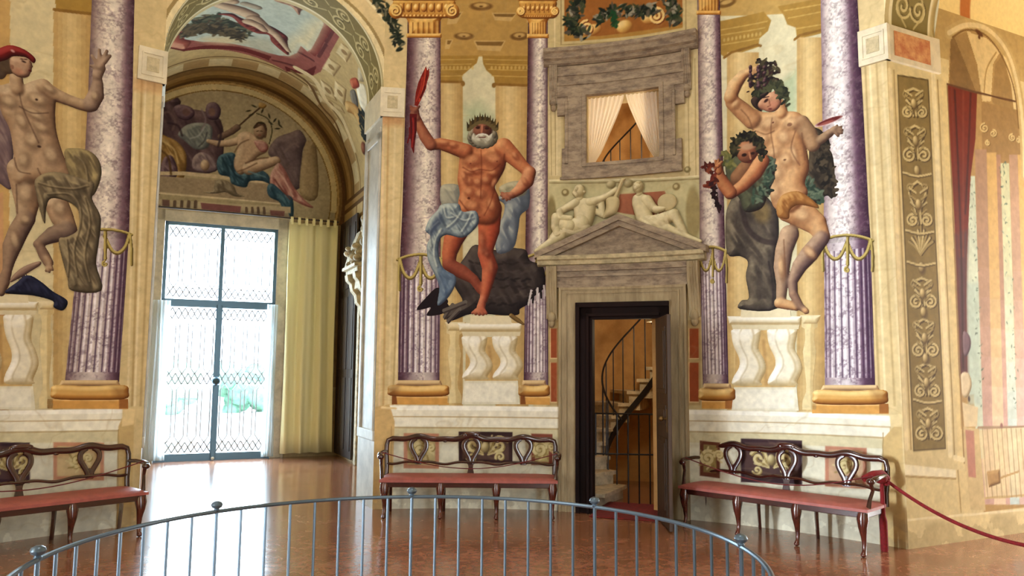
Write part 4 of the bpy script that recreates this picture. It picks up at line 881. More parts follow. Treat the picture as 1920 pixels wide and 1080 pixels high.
for q in ([(36, 176), (42, 202), (58, 238), (72, 268)], [(36, 200), (60, 212), (90, 212)], [(70, 316), (78, 330), (92, 334)], [(104, 188), (110, 192), (128, 200)], [(30, 346), (32, 400)], [(26, 296), (34, 320), (56, 326)]): c.line(q, 2.4, (86, 62, 50), .6, sm=True, soft=2, cover=False)
c.ell(68, 187, 3, 2.6, (74, 48, 42), cover=False); c.ell(73, 275, 4, 2.6, (66, 44, 38), cover=False)
c.contour((58, 32, 26), .55); part('body', c, .0080)
c = sheet(CYL, -20, 78, 76, 168)
c.ell(0, 130, 12, 20, (92, 74, 60)); c.ell(14, 122, 14, 18, (96, 76, 58)); c.puff([(20, 108), (42, 108), (56, 114), (60, 124), (57, 136), (52, 144), (38, 146), (24, 138), (18, 122)], ((110, 78, 62), (178, 140, 112), (206, 176, 146)), 12); c.ell(44, 116, 5, 2.4, (74, 48, 42), rot=-10); c.line([(38, 111), (50, 112)], 2, (84, 54, 46)); c.line([(55, 116), (60, 125), (56, 128)], 2, (120, 82, 66)); c.ell(56, 133, 3.6, 2.4, (116, 40, 42)); c.ell(22, 126, 3.6, 5, (150, 110, 88)); c.ell(34, 134, 8, 6, (190, 118, 92), al=.4, soft=.9, cover=False)
c.contour((60, 34, 28), .5); part('head', c, .0090)
c = sheet(CYL, -30, 74, 76, 124)
c.puff([(-24, 100), (0, 90), (18, 85), (38, 90), (54, 99), (66, 111), (62, 119), (48, 108), (24, 106), (8, 114), (-24, 118)], ((66, 12, 16), (128, 28, 32), (176, 62, 60)), 13); c.ell(23, 96, 4, 2.4, (220, 180, 170), rot=-20, al=.8, soft=.5); part('red_cap', c, .0098)
c = sheet(CYL, 50, 270, 200, 552)
c.puff([(120, 284), (140, 278), (164, 282), (182, 296), (190, 318), (186, 344), (172, 368), (150, 350), (130, 330)], ((84, 74, 54), (132, 116, 84), (182, 164, 112)), 16, fold=2, seed=5)
c.puff([(66, 336), (100, 322), (150, 334), (176, 344), (172, 372), (186, 400), (189, 420), (184, 462), (180, 496), (190, 545), (134, 545), (126, 520), (114, 476), (110, 448), (126, 444), (146, 430), (147, 396), (130, 380), (96, 372), (86, 392), (84, 420), (76, 400), (68, 366)], KH, 15, fold=2.6, seed=7)
for q in ([(72, 344), (100, 352), (140, 356), (166, 350)], [(90, 366), (130, 366), (150, 386), (152, 420), (140, 470), (146, 520)], [(160, 372), (170, 420), (160, 480), (170, 530)], [(140, 292), (160, 310), (166, 340)], [(126, 450), (130, 490), (128, 520)]): c.line(q, 3, (74, 62, 46), .6, sm=True, soft=2, cover=False); c.line([(x - 3, y - 3) for x, y in q], 3, (178, 160, 122), .5, sm=True, soft=2, cover=False)
c.contour((50, 40, 30), .5); part('drapery', c, .0090)
c = sheet(CYL, 0, 484, 132, 590)
c.puff([(24, 516), (44, 500), (72, 490), (76, 496), (58, 508), (38, 520), (18, 530)], ((84, 62, 56), (132, 104, 90), (176, 148, 126)), 6); c.puff([(8, 548), (30, 530), (52, 516), (76, 528), (98, 546), (126, 564), (118, 582), (100, 576), (98, 564), (60, 554), (30, 552)], ((16, 16, 30), (34, 36, 62), (62, 66, 96)), 10, fold=1, seed=2); part('dark_blue_cloth', c, .0086)

# --- leaf crowned dancer and small companion
root, part = painted_thing('fresco_figure', 'painted leaf crowned man raising grapes overhead and holding out a red dish', 'painted figure', (1470, 580), 'large painted figures on the hall wall')
def z7(pts): return [(1310 + x / 3.857, 110 + y / 3.857) for x, y in pts]
def z8(pts): return [(1310 + x / 3.725, 330 + y / 3.725) for x, y in pts]
c = sheet(CYL, 1355, 300, 1580, 590)
c.puff(z8([(280, 60), (420, 100), (540, 230), (560, 400), (535, 560), (535, 700), (550, 925), (290, 930), (300, 870), (352, 850), (330, 700), (345, 600), (290, 560), (200, 540), (190, 280), (230, 160)]), ((52, 44, 42), (94, 84, 72), (134, 122, 100)), 22, fold=2, seed=6); c.line(z8([(300, 180), (340, 360), (440, 450), (560, 470)]), 10, (58, 46, 46), .7, sm=True, soft=3, cover=False); c.line(z8([(490, 600), (520, 760), (520, 900)]), 4, (60, 50, 50), .7, sm=True, cover=False); c.ell(*z8([(440, 250)])[0], 16, 22, (134, 110, 60), rot=20, al=.6, soft=.6, cover=False)
c.mottle(.2, .05, 3); c.contour((40, 34, 32), .5); part('tree_trunk', c, .0068)
c = sheet(CYL, 1440, 230, 1580, 400); gf = ((48, 42, 34), (70, 60, 46), (36, 32, 28), (88, 76, 58)); gg = ((64, 84, 66), (84, 100, 80), (48, 66, 54), (104, 116, 92))
c.puff(z7([(790, 505), (890, 520), (920, 620), (970, 700), (985, 860), (970, 1010), (925, 990), (840, 1050), (740, 980), (710, 860), (790, 760), (800, 640)]), ((34, 28, 26), (66, 56, 44), (96, 82, 62)), 14, fold=2, seed=4)
c.leaves(z7([(880, 560), (900, 700), (930, 820), (950, 960)]), 90, 7, gf, 3, 12); c.leaves(z7([(760, 900), (820, 960), (860, 1030)]), 70, 6, gg, 5, 13); part('dark_fleece', c, .0072)
c = sheet(CYL, 1360, 120, 1590, 600)
c.limb([(1480, 440, 18), (1470, 470, 16), (1466, 500, 15), (1467, 530, 11), (1465, 558, 9)], ((78, 56, 52), (152, 122, 96), (200, 168, 132))); c.limb([(1462, 568, 10), (1478, 572, 9), (1494, 577, 6)], SK3)
c.limb([(1478, 396, 20), (1504, 402, 25), (1530, 420, 20), (1544, 444, 13)], SK3); c.limb([(1540, 448, 15), (1518, 476, 17), (1500, 498, 14), (1486, 528, 9), (1488, 552, 8)], ((66, 46, 50), (128, 100, 86), (186, 156, 126))); c.limb([(1488, 552, 8), (1500, 574, 7), (1512, 584, 5)], ((74, 50, 46), (136, 104, 84), (178, 144, 114)))
for k in range(3): c.limb([(1506 + k * 3, 580, 3), (1511 + k * 2, 587 - k, 2.4)], SK3)
c.puff(z7([(395, 540), (385, 450), (400, 370), (470, 388), (600, 385), (700, 385), (755, 420), (778, 500), (765, 580), (790, 700), (800, 800), (770, 900), (790, 980), (700, 1110), (560, 1090), (515, 960), (545, 820), (490, 690), (430, 610)]), SK3, 24)
c.limb([(1412, 226, 16), (1392, 208, 15), (1374, 192, 13), (1370, 178, 11)], ((104, 66, 42), (178, 128, 84), (216, 176, 124))); c.limb([(1370, 182, 12), (1378, 160, 13), (1392, 142, 10), (1402, 136, 8)], SK3); hand(c, (1402, 136), (1410, 134), ((1420, 126), (1422, 132), (1420, 138), (1414, 142)), SK3, 3.6, 8)
c.limb([(1502, 232, 15), (1518, 252, 14), (1526, 272, 13)], ((92, 66, 48), (156, 120, 84), (196, 160, 118))); c.limb([(1540, 262, 9), (1556, 250, 8)], ((84, 62, 48), (140, 110, 82), (178, 148, 112))); hand(c, (1554, 250), (1564, 244), ((1578, 238), (1580, 244), (1579, 250), (1570, 236), (1572, 255)), ((84, 62, 50), (146, 114, 88), (186, 154, 120)), 3.2, 7)
c.limb([(1462, 196, 10), (1466, 212, 11)], SK3)
muscles(c, [(1442, 232, 18, 12, 0), (1484, 232, 16, 12, 0), (1430, 262, 14, 10, 0), (1470, 258, 12, 16, 20), (1450, 286, 14, 12, 0), (1474, 300, 12, 14, 20), (1456, 326, 14, 14, 0), (1490, 290, 7, 22, 10), (1504, 404, 18, 14, -20), (1520, 474, 8, 18, 40), (1466, 500, 6, 22, 0), (1380, 196, 9, 6, 40), (1452, 360, 12, 18, 0)], (124, 80, 50), (232, 196, 144))
for q in ([(1448, 222), (1446, 250), (1452, 290), (1450, 330)], [(1418, 246), (1436, 252), (1452, 246)], [(1492, 246), (1484, 280), (1500, 310)], [(1504, 250), (1510, 300)], [(1390, 206), (1404, 222), (1412, 244)], [(1470, 450), (1474, 520)]): c.line(q, 2.6, (112, 74, 50), .55, sm=True, soft=2, cover=False)
c.ell(1450, 230, 2.2, 2, (110, 62, 44), cover=False); c.ell(1481, 234, 5, 3.6, (110, 70, 50), al=.7, cover=False); c.ell(1472, 300, 3, 2, (100, 64, 44), cover=False)
c.contour((58, 32, 26), .55); part('body', c, .0084)
c = sheet(CYL, 1396, 152, 1490, 218)
c.puff(z7([(470, 270), (540, 240), (590, 260), (600, 320), (570, 370), (520, 388), (470, 372), (430, 350), (430, 300)]), ((112, 68, 50), (178, 124, 92), (212, 166, 126)), 11); c.ell(*z7([(490, 305)])[0], 5, 3, (70, 40, 34), rot=35); c.line(z7([(470, 285), (510, 275)]), 2, (80, 50, 40)); c.line(z7([(510, 300), (520, 340), (500, 350)]), 2.2, (140, 90, 66)); c.ell(*z7([(520, 365)])[0], 4, 2, (120, 50, 46), rot=-10); c.ell(*z7([(562, 236)])[0], 4, 5.5, (170, 116, 90)); c.ell(*z7([(540, 330)])[0], 7, 6, (196, 120, 92), al=.4, soft=.9, cover=False)
c.puff(z7([(380, 300), (430, 260), (520, 220), (500, 262), (450, 300), (430, 340), (460, 385), (400, 350)]), ((28, 20, 20), (58, 42, 38), (84, 64, 54)), 8); c.contour((60, 34, 28), .5); part('head', c, .0094)
c = sheet(CYL, 1396, 112, 1480, 200); gr = ((56, 46, 38), (78, 70, 48), (40, 30, 30), (96, 88, 60), (60, 34, 36))
c.leaves(z7([(420, 250), (500, 200), (580, 190), (610, 240), (620, 310)]), 80, 6, ((60, 62, 42), (80, 82, 54), (40, 44, 34)), 5, 8); c.leaves(z7([(450, 60), (500, 50), (540, 110), (480, 130), (430, 160), (400, 210)]), 110, 4.6, gr, 4, 12)
for k in range(26): x, y = z7([(430 + 60 * math.sin(k * 2.1), 130 + 70 * math.cos(k * 1.3))])[0]; c.ell(x, y, 3.4, 3.4, None, pal=((34, 22, 30), (72, 44, 52), (128, 96, 92)))
part('grapes_and_leaf_crown', c, .0104)
c = sheet(CYL, 1440, 350, 1546, 420); c.puff(z8([(560, 170), (600, 125), (700, 108), (800, 170), (840, 225), (760, 210), (690, 205), (640, 240), (630, 300), (560, 290), (545, 230)]), ((100, 58, 24), (156, 104, 48), (196, 148, 84)), 12, fold=1.6, seed=6); part('ochre_loincloth', c, .0096)
c = sheet(CYL, 1520, 212, 1590, 244); c.ell(1554, 228, 26, 5.6, (222, 196, 190), rot=8); c.ell(1555, 227, 24, 4.4, (110, 40, 38), rot=8); c.ell(1550, 231, 16, 3, (168, 96, 84), rot=8, al=.8); part('red_dish', c, .0096)

root, part = painted_thing('fresco_figure', 'small painted dark haired child clutching grapes beside the leaf crowned dancer', 'painted figure', (1395, 400))
c = sheet(CYL, 1316, 240, 1460, 420)
c.puff(z7([(200, 740), (300, 700), (480, 700), (545, 740), (550, 860), (510, 960), (460, 1080), (340, 1110), (300, 1020), (260, 960), (210, 880)]), ((36, 34, 32), (74, 74, 56), (104, 108, 78)), 16, fold=1.6, seed=3); c.leaves(z7([(500, 730), (530, 830), (480, 950), (400, 1010)]), 70, 6, gg, 9, 10); c.leaves(z7([(200, 700), (230, 780)]), 26, 6, ((110, 112, 60), (88, 92, 52), (130, 126, 72)), 4, 8)
S4 = ((88, 40, 26), (170, 104, 64), (214, 158, 106))
c.limb([(*z7([(300, 860)])[0], 18), (*z7([(340, 800)])[0], 16)], ((74, 44, 30), (124, 82, 54), (160, 116, 78))); c.limb([(1428, 304, 15), (1416, 324, 15), (1396, 346, 12), (1374, 362, 10)], S4); c.limb([(1370, 362, 12), (1358, 346, 12), (1350, 330, 9), (1348, 318, 8)], S4); hand(c, (1348, 322), (1346, 312), ((1342, 302), (1348, 300), (1354, 304), (1338, 312)), S4, 3.4, 8)
c.contour((58, 32, 26), .55); part('body', c, .0102)
c = sheet(CYL, 1360, 240, 1440, 330)
c.ell(1402, 284, 20, 22, None, pal=((84, 44, 32), (146, 90, 60), (186, 130, 90))); c.ell(1396, 291, 5, 3.4, (50, 26, 22)); c.ell(1412, 288, 4.4, 3, (56, 30, 24)); c.ell(1404, 275, 13, 6, (190, 158, 122), al=.6, soft=.6); c.line([(1405, 286), (1408, 298)], 3, (184, 124, 86)); c.ell(1406, 304, 5, 2.2, (96, 40, 32)); c.leaves([(1376, 286), (1382, 266), (1398, 256), (1416, 258), (1428, 274), (1430, 292)], 110, 6.4, ((40, 36, 28), (58, 56, 38), (30, 26, 24), (78, 72, 46)), 6, 6); part('leafy_head', c, .0112)
c = sheet(CYL, 1312, 290, 1352, 400); c.leaves([(1322, 318), (1334, 314), (1338, 336), (1326, 346)], 34, 6, ((120, 48, 36), (146, 76, 52), (90, 40, 34)), 4, 6); c.leaves([(1336, 346), (1342, 370), (1350, 392)], 30, 4.6, ((40, 24, 30), (62, 34, 40)), 4, 4); part('grape_bunch', c, .0112)
# ================================================================== LEFT PASSAGE: end wall, vault, painted side
DOOR_S0, DOOR_S1, DOOR_Z = -1.12, 0.86, 4.31
PB = PlaneT(AL, TB)
c = Canvas(PB, -VW, VW, 0, VZ + VW, .0135); full = (slice(0, c.nb), slice(0, c.na)); c.al[:] = 1
c.col[:] = np.array((186, 160, 116)) / 255
rr = np.hypot(c.A + .08, c.B - VZ); rr0 = np.hypot(c.A, c.B - VZ); up = c.B > VZ - .5
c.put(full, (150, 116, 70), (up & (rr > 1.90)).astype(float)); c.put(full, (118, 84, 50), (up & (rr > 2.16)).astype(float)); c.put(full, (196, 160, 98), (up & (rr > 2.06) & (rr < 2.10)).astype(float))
lun = ((c.B > 4.9) & (rr < 1.95)) | ((c.B <= 4.9) & (np.abs(c.A) < 1.95) & (c.B > 4.6))
c.put(full, (178, 160, 122), lun.astype(float))
DP = ((62, 44, 50), (98, 74, 78), (132, 106, 104)); PUR = ((60, 40, 52), (104, 78, 88), (150, 124, 124)); TEAL = ((30, 52, 66), (58, 88, 102), (98, 130, 138)); SKN = ((110, 84, 66), (184, 152, 120), (220, 192, 156)); PNK = ((120, 66, 62), (176, 120, 108), (216, 176, 156)); GLD = ((104, 74, 36), (168, 130, 72), (206, 172, 110))
def zl(pts): return [(300 + x / 3.856, 140 + y / 3.856) for x, y in pts]
c.puff(zl([(-60, 170), (80, 140), (150, 190), (150, 240), (300, 260), (440, 330), (460, 560), (400, 700), (160, 700), (-60, 500)]), DP, 20, fold=1.4, seed=3)
c.puff(zl([(840, 460), (940, 420), (1010, 400), (1060, 480), (1030, 560), (1010, 820), (900, 780), (840, 640), (780, 560)]), ((80, 64, 66), (112, 92, 92), (140, 118, 112)), 14, fold=1, seed=5)
c.puff(zl([(1050, 500), (1080, 480), (1130, 520), (1140, 880), (1020, 880), (1015, 700)]), ((118, 96, 68), (158, 134, 96), (186, 162, 120)), 12)
c.puff(zl([(100, 240), (150, 215), (230, 240), (250, 290), (200, 330), (130, 310)]), PUR, 8); c.puff(zl([(345, 210), (400, 200), (440, 250), (420, 320), (350, 320), (330, 260)]), PUR, 8); c.ell(*zl([(375, 270)])[0], 6, 8, (138, 104, 92)); c.ell(*zl([(190, 270)])[0], 7, 8, (120, 88, 84))
c.puff(zl([(200, 360), (330, 350), (380, 400), (350, 520), (260, 540), (180, 480), (130, 430)]), ((86, 88, 88), (132, 134, 126), (166, 166, 150)), 9, fold=2, seed=7)
c.puff(zl([(240, 600), (300, 560), (380, 600), (410, 680), (330, 704), (240, 680)]), ((96, 76, 82), (140, 118, 118), (172, 150, 142)), 8, fold=1.6); c.ell(*zl([(325, 655)])[0], 8, 11, None, pal=SKN)
c.puff(zl([(-80, 440), (60, 452), (140, 500), (190, 580), (185, 700), (140, 820), (100, 800), (70, 760), (20, 840), (-80, 900)]), GLD, 13, fold=2.4, seed=9); c.puff(zl([(30, 600), (90, 590), (130, 700), (90, 770), (30, 780), (0, 700)]), PUR, 9, fold=2)
c.poly(zl([(-60, 700), (180, 700), (560, 736), (800, 776), (800, 800), (560, 764), (180, 728), (-60, 726)]), (206, 184, 146)); c.poly(zl([(-60, 728), (800, 790), (860, 930), (-60, 850)]), (168, 146, 116)); c.line(zl([(-60, 850), (860, 932)]), 3, (214, 194, 156))
c.puff(zl([(300, 850), (380, 840), (400, 770), (460, 760), (530, 800), (560, 860), (610, 880), (540, 880), (470, 850), (400, 860)]), ((84, 72, 60), (128, 112, 90), (170, 154, 126)), 8, fold=2)
c.puff(zl([(410, 640), (440, 580), (540, 570), (560, 690), (640, 690), (690, 670), (780, 720), (800, 790), (740, 770), (650, 770), (620, 815), (520, 790), (500, 740), (430, 720)]), TEAL, 9, fold=2, seed=3)
c.limb([(*q, r) for q, r in zip(zl([(590, 470), (500, 495), (420, 500), (350, 480)]), (8, 7, 6, 4))], SKN); c.puff(zl([(560, 440), (620, 410), (690, 440), (780, 500), (770, 560), (700, 600), (600, 720), (545, 690), (535, 620), (560, 540)]), SKN, 11); c.puff(zl([(680, 480), (760, 490), (780, 540), (730, 560)]), PNK, 6)
c.ell(*zl([(722, 415)])[0], 11, 14, None, pal=((90, 66, 50), (156, 124, 96), (198, 168, 132))); c.line(zl([(690, 380), (740, 360), (765, 400), (760, 450)]), 4, (104, 76, 56), sm=True)
c.limb([(*q, r) for q, r in zip(zl([(640, 680), (740, 650), (840, 620)]), (12, 11, 8))], SKN); c.puff(zl([(850, 640), (900, 680), (960, 800), (1040, 900), (1110, 960), (1050, 950), (950, 900), (860, 850), (800, 800), (800, 720)]), PNK, 8, fold=2, seed=4); c.puff(zl([(780, 800), (820, 790), (900, 860), (960, 900), (960, 1040), (900, 1040), (870, 930), (800, 890), (775, 850)]), TEAL, 8, fold=1.5)
c.line(zl([(500, 430), (560, 380), (650, 300), (740, 225)]), 3, (90, 66, 50)); c.puff(zl([(720, 200), (770, 220), (750, 245), (715, 235)]), GLD, 4); c.limb([(*q, 6) for q in zl([(440, 450), (520, 410), (560, 380)])], ((70, 50, 44), (112, 86, 72), (140, 112, 92)))
c.contour((60, 44, 40), .0)
for q, cc, wd_ in (([(300, 250), (330, 330), (300, 400)], (150, 128, 128), 3), ([(150, 260), (190, 240), (230, 270)], (140, 110, 108), 3), ([(-20, 300), (60, 270), (110, 330), (90, 400)], (128, 100, 96), 4), ([(60, 350), (130, 370), (160, 440)], (64, 46, 54), 4), ([(400, 340), (440, 420), (420, 520)], (60, 42, 50), 4), ([(540, 560), (580, 500), (640, 470)], (120, 88, 66), 2.5), ([(620, 640), (700, 610), (780, 600)], (116, 84, 64), 3), ([(560, 700), (620, 680), (700, 640)], (126, 92, 70), 2.5), ([(520, 660), (540, 720), (600, 760)], (34, 56, 70), 4), ([(640, 700), (700, 720), (760, 740)], (110, 142, 148), 3), ([(900, 560), (960, 500), (1000, 520)], (140, 116, 110), 4), ([(850, 700), (900, 760), (960, 880)], (220, 180, 160), 3), ([(830, 760), (880, 830), (940, 900)], (120, 66, 62), 3), ([(20, 480), (100, 540), (130, 640)], (216, 184, 120), 3.5), ([(0, 540), (60, 600), (80, 720)], (96, 66, 34), 4), ([(320, 380), (280, 440), (220, 460)], (172, 174, 164), 3), ([(340, 420), (320, 480), (280, 520)], (78, 78, 80), 3)): c.line(zl(q), wd_, cc, .75, sm=True, soft=2)
for x, y in ((722, 405),): c.line(zl([(x - 22, y + 4), (x - 8, y + 2)]), 1.6, (80, 56, 44)); c.line(zl([(x + 4, y + 2), (x + 18, y + 4)]), 1.6, (80, 56, 44)); c.line(zl([(x - 8, y + 32), (x + 6, y + 32)]), 1.8, (140, 70, 60)); c.line(zl([(x - 40, y - 22), (x - 10, y - 56), (x + 30, y - 50), (x + 46, y - 6)]), 4, (84, 60, 44), sm=True)
c.line(zl([(790, 500), (810, 400), (780, 320), (700, 280)]), 2.2, (84, 78, 54), sm=True)
for x, y, a in ((640, 262, 20), (680, 228, 160), (740, 262, 70), (790, 300, 110), (830, 330, 60), (860, 345, 100), (850, 390, 10), (660, 290, 30), (800, 350, 150), (870, 370, 140), (730, 350, 10)): c.ell(*zl([(x, y)])[0], 6, 2, (62, 58, 42), rot=a)
c.put(full, (216, 194, 138), (up & (np.abs(rr - 2.0) < .055) & (c.B > 4.75)).astype(float)); c.put(full, (146, 116, 70), (up & (np.abs(rr - 1.935) < .012)).astype(float))
# carved band over the glass door
c.poly([(270, 378), (540, 398), (545, 412), (270, 402)], (176, 158, 128)); c.poly([(270, 372), (545, 388), (545, 400), (270, 388)], (196, 176, 140))
c.poly([(376, 380), (452, 387), (450, 404), (380, 400)], (150, 96, 92)); c.poly([(304, 374), (318, 375), (318, 389), (304, 388)], (130, 96, 84)); c.poly([(506, 394), (534, 396), (532, 410), (508, 408)], (146, 100, 92))
for k in range(4): c.line([(328 + k * 13, 378), (327 + k * 13, 392)], 6, (120, 96, 78)); c.line([(462 + k * 11, 390), (463 + k * 11, 406)], 5, (120, 96, 78))
c.poly([(270, 402), (545, 412), (545, 425), (270, 415)], (224, 208, 174)); c.line([(270, 417), (545, 427)], 3, (160, 132, 96))
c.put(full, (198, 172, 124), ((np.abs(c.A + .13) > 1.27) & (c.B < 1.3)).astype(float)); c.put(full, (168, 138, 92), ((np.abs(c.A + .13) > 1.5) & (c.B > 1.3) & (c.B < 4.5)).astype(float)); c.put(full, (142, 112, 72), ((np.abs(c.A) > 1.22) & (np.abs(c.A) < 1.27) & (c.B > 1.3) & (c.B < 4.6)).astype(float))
c.mottle(.10, .4, 5); c.mottle(.08, .07, 6)
mask = ((c.B < VZ) | (rr0 < VW + .04)).astype(float); mask[(c.A > DOOR_S0) & (c.A < DOOR_S1) & (c.B < DOOR_Z)] = 0
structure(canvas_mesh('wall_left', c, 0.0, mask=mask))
# painted vault
LV = VW * PI
VS = Vault(AL, VW, VZ)
c = Canvas(VS, -LV / 2, LV / 2, T_J, TB, .0135); full = (slice(0, c.nb), slice(0, c.na)); c.al[:] = 1; c.col[:] = np.array((198, 170, 114)) / 255
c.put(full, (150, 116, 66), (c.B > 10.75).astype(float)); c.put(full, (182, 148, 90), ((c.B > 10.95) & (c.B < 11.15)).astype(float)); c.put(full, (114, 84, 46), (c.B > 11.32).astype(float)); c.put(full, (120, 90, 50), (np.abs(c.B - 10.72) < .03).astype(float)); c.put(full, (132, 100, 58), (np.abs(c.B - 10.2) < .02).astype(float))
blk = ((np.floor((c.A + 9) / .42) % 2) == 0) & (c.B > 10.3) & (c.B < 10.66) & ((((c.A + 9) / .42) % 1) > .06); c.put(full, (216, 196, 146), blk.astype(float)); c.put(full, (184, 150, 96), ((~blk) & (c.B > 10.3) & (c.B < 10.66)).astype(float))
def zs(pts): return [(300 + x / 5.647, y / 5.647) for x, y in pts]
RED = ((84, 24, 22), (138, 56, 46), (184, 112, 92)); RPK = ((116, 56, 50), (164, 96, 82), (198, 142, 118))
c.poly(zs([(-400, 520), (-300, -800), (1900, -900), (1950, 300), (1700, 760), (1620, 800), (1340, 760), (1100, 640), (850, 560), (500, 520), (240, 520)]), (162, 92, 78))
c.poly(zs([(-200, 500), (240, 520), (420, 490), (850, 500), (1100, 570), (1180, 600), (1150, 640), (850, 540), (500, 520), (250, 545)]), (124, 44, 38)); c.poly(zs([(1320, 700), (1420, 740), (1560, 740), (1660, 690), (1625, 800), (1480, 780), (1340, 752)]), (116, 40, 34)); c.poly(zs([(1690, 320), (1790, 250), (1850, 250), (1680, 560), (1640, 600), (1590, 560)]), (138, 60, 50))
for a, b_ in (((1760, 450), (1840, 320)), ((1680, 600), (1760, 470)), ((1200, 640), (1420, 700)), ((1480, 560), (1620, 640))): c.line(zs([a, b_]), 4, (96, 38, 34), .7)
c.poly(zs([(-200, 480), (60, 430), (130, 270), (240, 245), (250, 330), (260, 420), (450, 445), (850, 480), (1150, 560), (1260, 588), (1370, 595), (1450, 560), (1490, 485), (1560, 545), (1600, 520), (1680, 380), (1735, 250), (1650, 140), (1700, 110), (1600, -900), (-300, -900)]), (190, 196, 178))
c.puff(zs([(-100, 480), (60, 440), (140, 270), (210, 290), (240, 400), (330, 440), (260, 520), (120, 500)]), ((116, 50, 40), (176, 96, 74), (220, 160, 126)), 8)
for q, cc in (([(1370, 420), (1480, 350), (1560, 270), (1700, 200), (1740, 250), (1600, 520), (1490, 480), (1400, 580), (1300, 560)], (222, 206, 162)), ([(850, 440), (1000, 400), (1180, 430), (1220, 540), (1100, 550), (900, 480)], (196, 190, 160)), ([(460, 400), (800, 380), (880, 440), (700, 470), (460, 440)], (216, 194, 146)), ([(340, 60), (420, 0), (460, 120), (360, 160)], (208, 204, 168))): c.poly(zs(q), cc, .9, soft=8, sm=True)
tr = ((74, 80, 60), (104, 104, 78), (58, 60, 46), (128, 120, 88), (96, 78, 56))
c.leaves(zs([(280, 350), (420, 240), (560, 200), (680, 260), (820, 310), (920, 350)]), 150, 6, tr, 3, 9); c.leaves(zs([(300, 330), (500, 300), (700, 340), (850, 390)]), 150, 6, ((92, 78, 54), (116, 98, 68), (70, 60, 44)), 6, 8)
c.puff(zs([(610, 150), (760, 140), (860, 190), (1030, 250), (1160, 270), (1340, 380), (1350, 450), (1365, 580), (1290, 540), (1180, 440), (1150, 370), (1020, 350), (860, 270), (760, 180)]), ((70, 20, 20), (116, 40, 36), (158, 76, 62)), 7, fold=1.5)
c.limb([(*q, r) for q, r in zip(zs([(480, -20), (560, 30), (700, 70), (840, 110), (960, 160)]), (5, 7, 9, 11, 11))], SKN); c.limb([(*q, r) for q, r in zip(zs([(1000, 200), (1100, 280), (1230, 370), (1360, 540)]), (10, 8, 6, 3))], SKN); c.limb([(*q, r) for q, r in zip(zs([(940, 230), (1040, 270), (1100, 320)]), (8, 7, 5))], SKN)
c.limb([(*q, 7) for q in zs([(650, 0), (780, 20)])], SKN); c.limb([(*q, 6) for q in zs([(900, 40), (1030, 80)])], ((110, 96, 80), (160, 144, 118), (190, 176, 150))); c.puff(zs([(1220, 0), (1380, -20), (1540, 40), (1580, 80), (1500, 110), (1470, 160), (1390, 70), (1240, 20)]), ((96, 60, 50), (152, 108, 88), (196, 156, 128)), 7, fold=2)
# painted stonework, wings and fruit on the right haunch
BL = ((136, 104, 60), (206, 178, 124), (234, 214, 166))
for q in ([(640, 80), (662, 96), (650, 118), (630, 98)], [(655, 60), (676, 76), (668, 92), (650, 80)], [(616, 108), (640, 124), (626, 144), (604, 128)], [(600, 148), (622, 164), (632, 190), (606, 178)], [(596, 176), (640, 200), (648, 214), (600, 192)], [(575, 150), (596, 160), (604, 180), (580, 170)], [(628, 150), (650, 168), (646, 200), (626, 180)]):
    c.puff(q, BL, 5, sm=False); c.ell(sum(x for x, y in q) / 4, sum(y for x, y in q) / 4, 4, 4, (150, 116, 70), al=.8)
c.line([(556, 128), (590, 150), (612, 190), (640, 220), (664, 280)], 7, (226, 204, 154), sm=True); c.line([(548, 134), (580, 158), (602, 198), (630, 232), (650, 290)], 4, (132, 98, 56), sm=True)
c.puff([(668, 160), (684, 160), (692, 190), (688, 214), (676, 200)], ((150, 130, 100), (220, 204, 170), (246, 238, 214)), 6); c.puff([(656, 150), (668, 146), (674, 162), (662, 166)], ((110, 40, 24), (176, 76, 46), (214, 130, 90)), 5); c.puff([(672, 126), (686, 134), (684, 152), (672, 150)], ((120, 104, 76), (176, 158, 124), (214, 200, 166)), 5); c.puff([(656, 172), (666, 170), (672, 200), (662, 196)], ((60, 56, 52), (112, 104, 92), (160, 148, 128)), 4)
c.puff([(648, 190), (666, 196), (680, 216), (676, 236), (664, 216), (650, 208)], ((128, 84, 36), (196, 148, 80), (232, 196, 130)), 6)
c.leaves([(678, 210), (682, 240), (684, 262)], 40, 4, ((40, 46, 44), (58, 62, 54), (30, 34, 36)), 5, 5); c.ell(682, 278, 6, 8, None, pal=((70, 34, 24), (120, 66, 44), (170, 110, 76)))
c.mottle(.10, .4, 25); c.mottle(.08, .07, 26)
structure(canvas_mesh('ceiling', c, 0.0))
PSR = PlaneS(AL, VW, -1)
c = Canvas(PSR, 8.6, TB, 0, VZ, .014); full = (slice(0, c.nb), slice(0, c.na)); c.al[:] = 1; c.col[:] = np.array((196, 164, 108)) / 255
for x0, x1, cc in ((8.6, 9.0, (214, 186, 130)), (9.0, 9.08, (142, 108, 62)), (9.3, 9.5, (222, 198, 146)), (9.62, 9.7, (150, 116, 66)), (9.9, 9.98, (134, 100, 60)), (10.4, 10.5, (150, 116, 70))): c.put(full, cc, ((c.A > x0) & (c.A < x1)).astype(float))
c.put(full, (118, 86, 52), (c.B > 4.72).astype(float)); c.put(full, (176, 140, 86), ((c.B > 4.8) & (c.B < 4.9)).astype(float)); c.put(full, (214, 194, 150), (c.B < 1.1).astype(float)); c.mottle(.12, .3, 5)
structure(canvas_mesh('wall_left', c, 0.004))

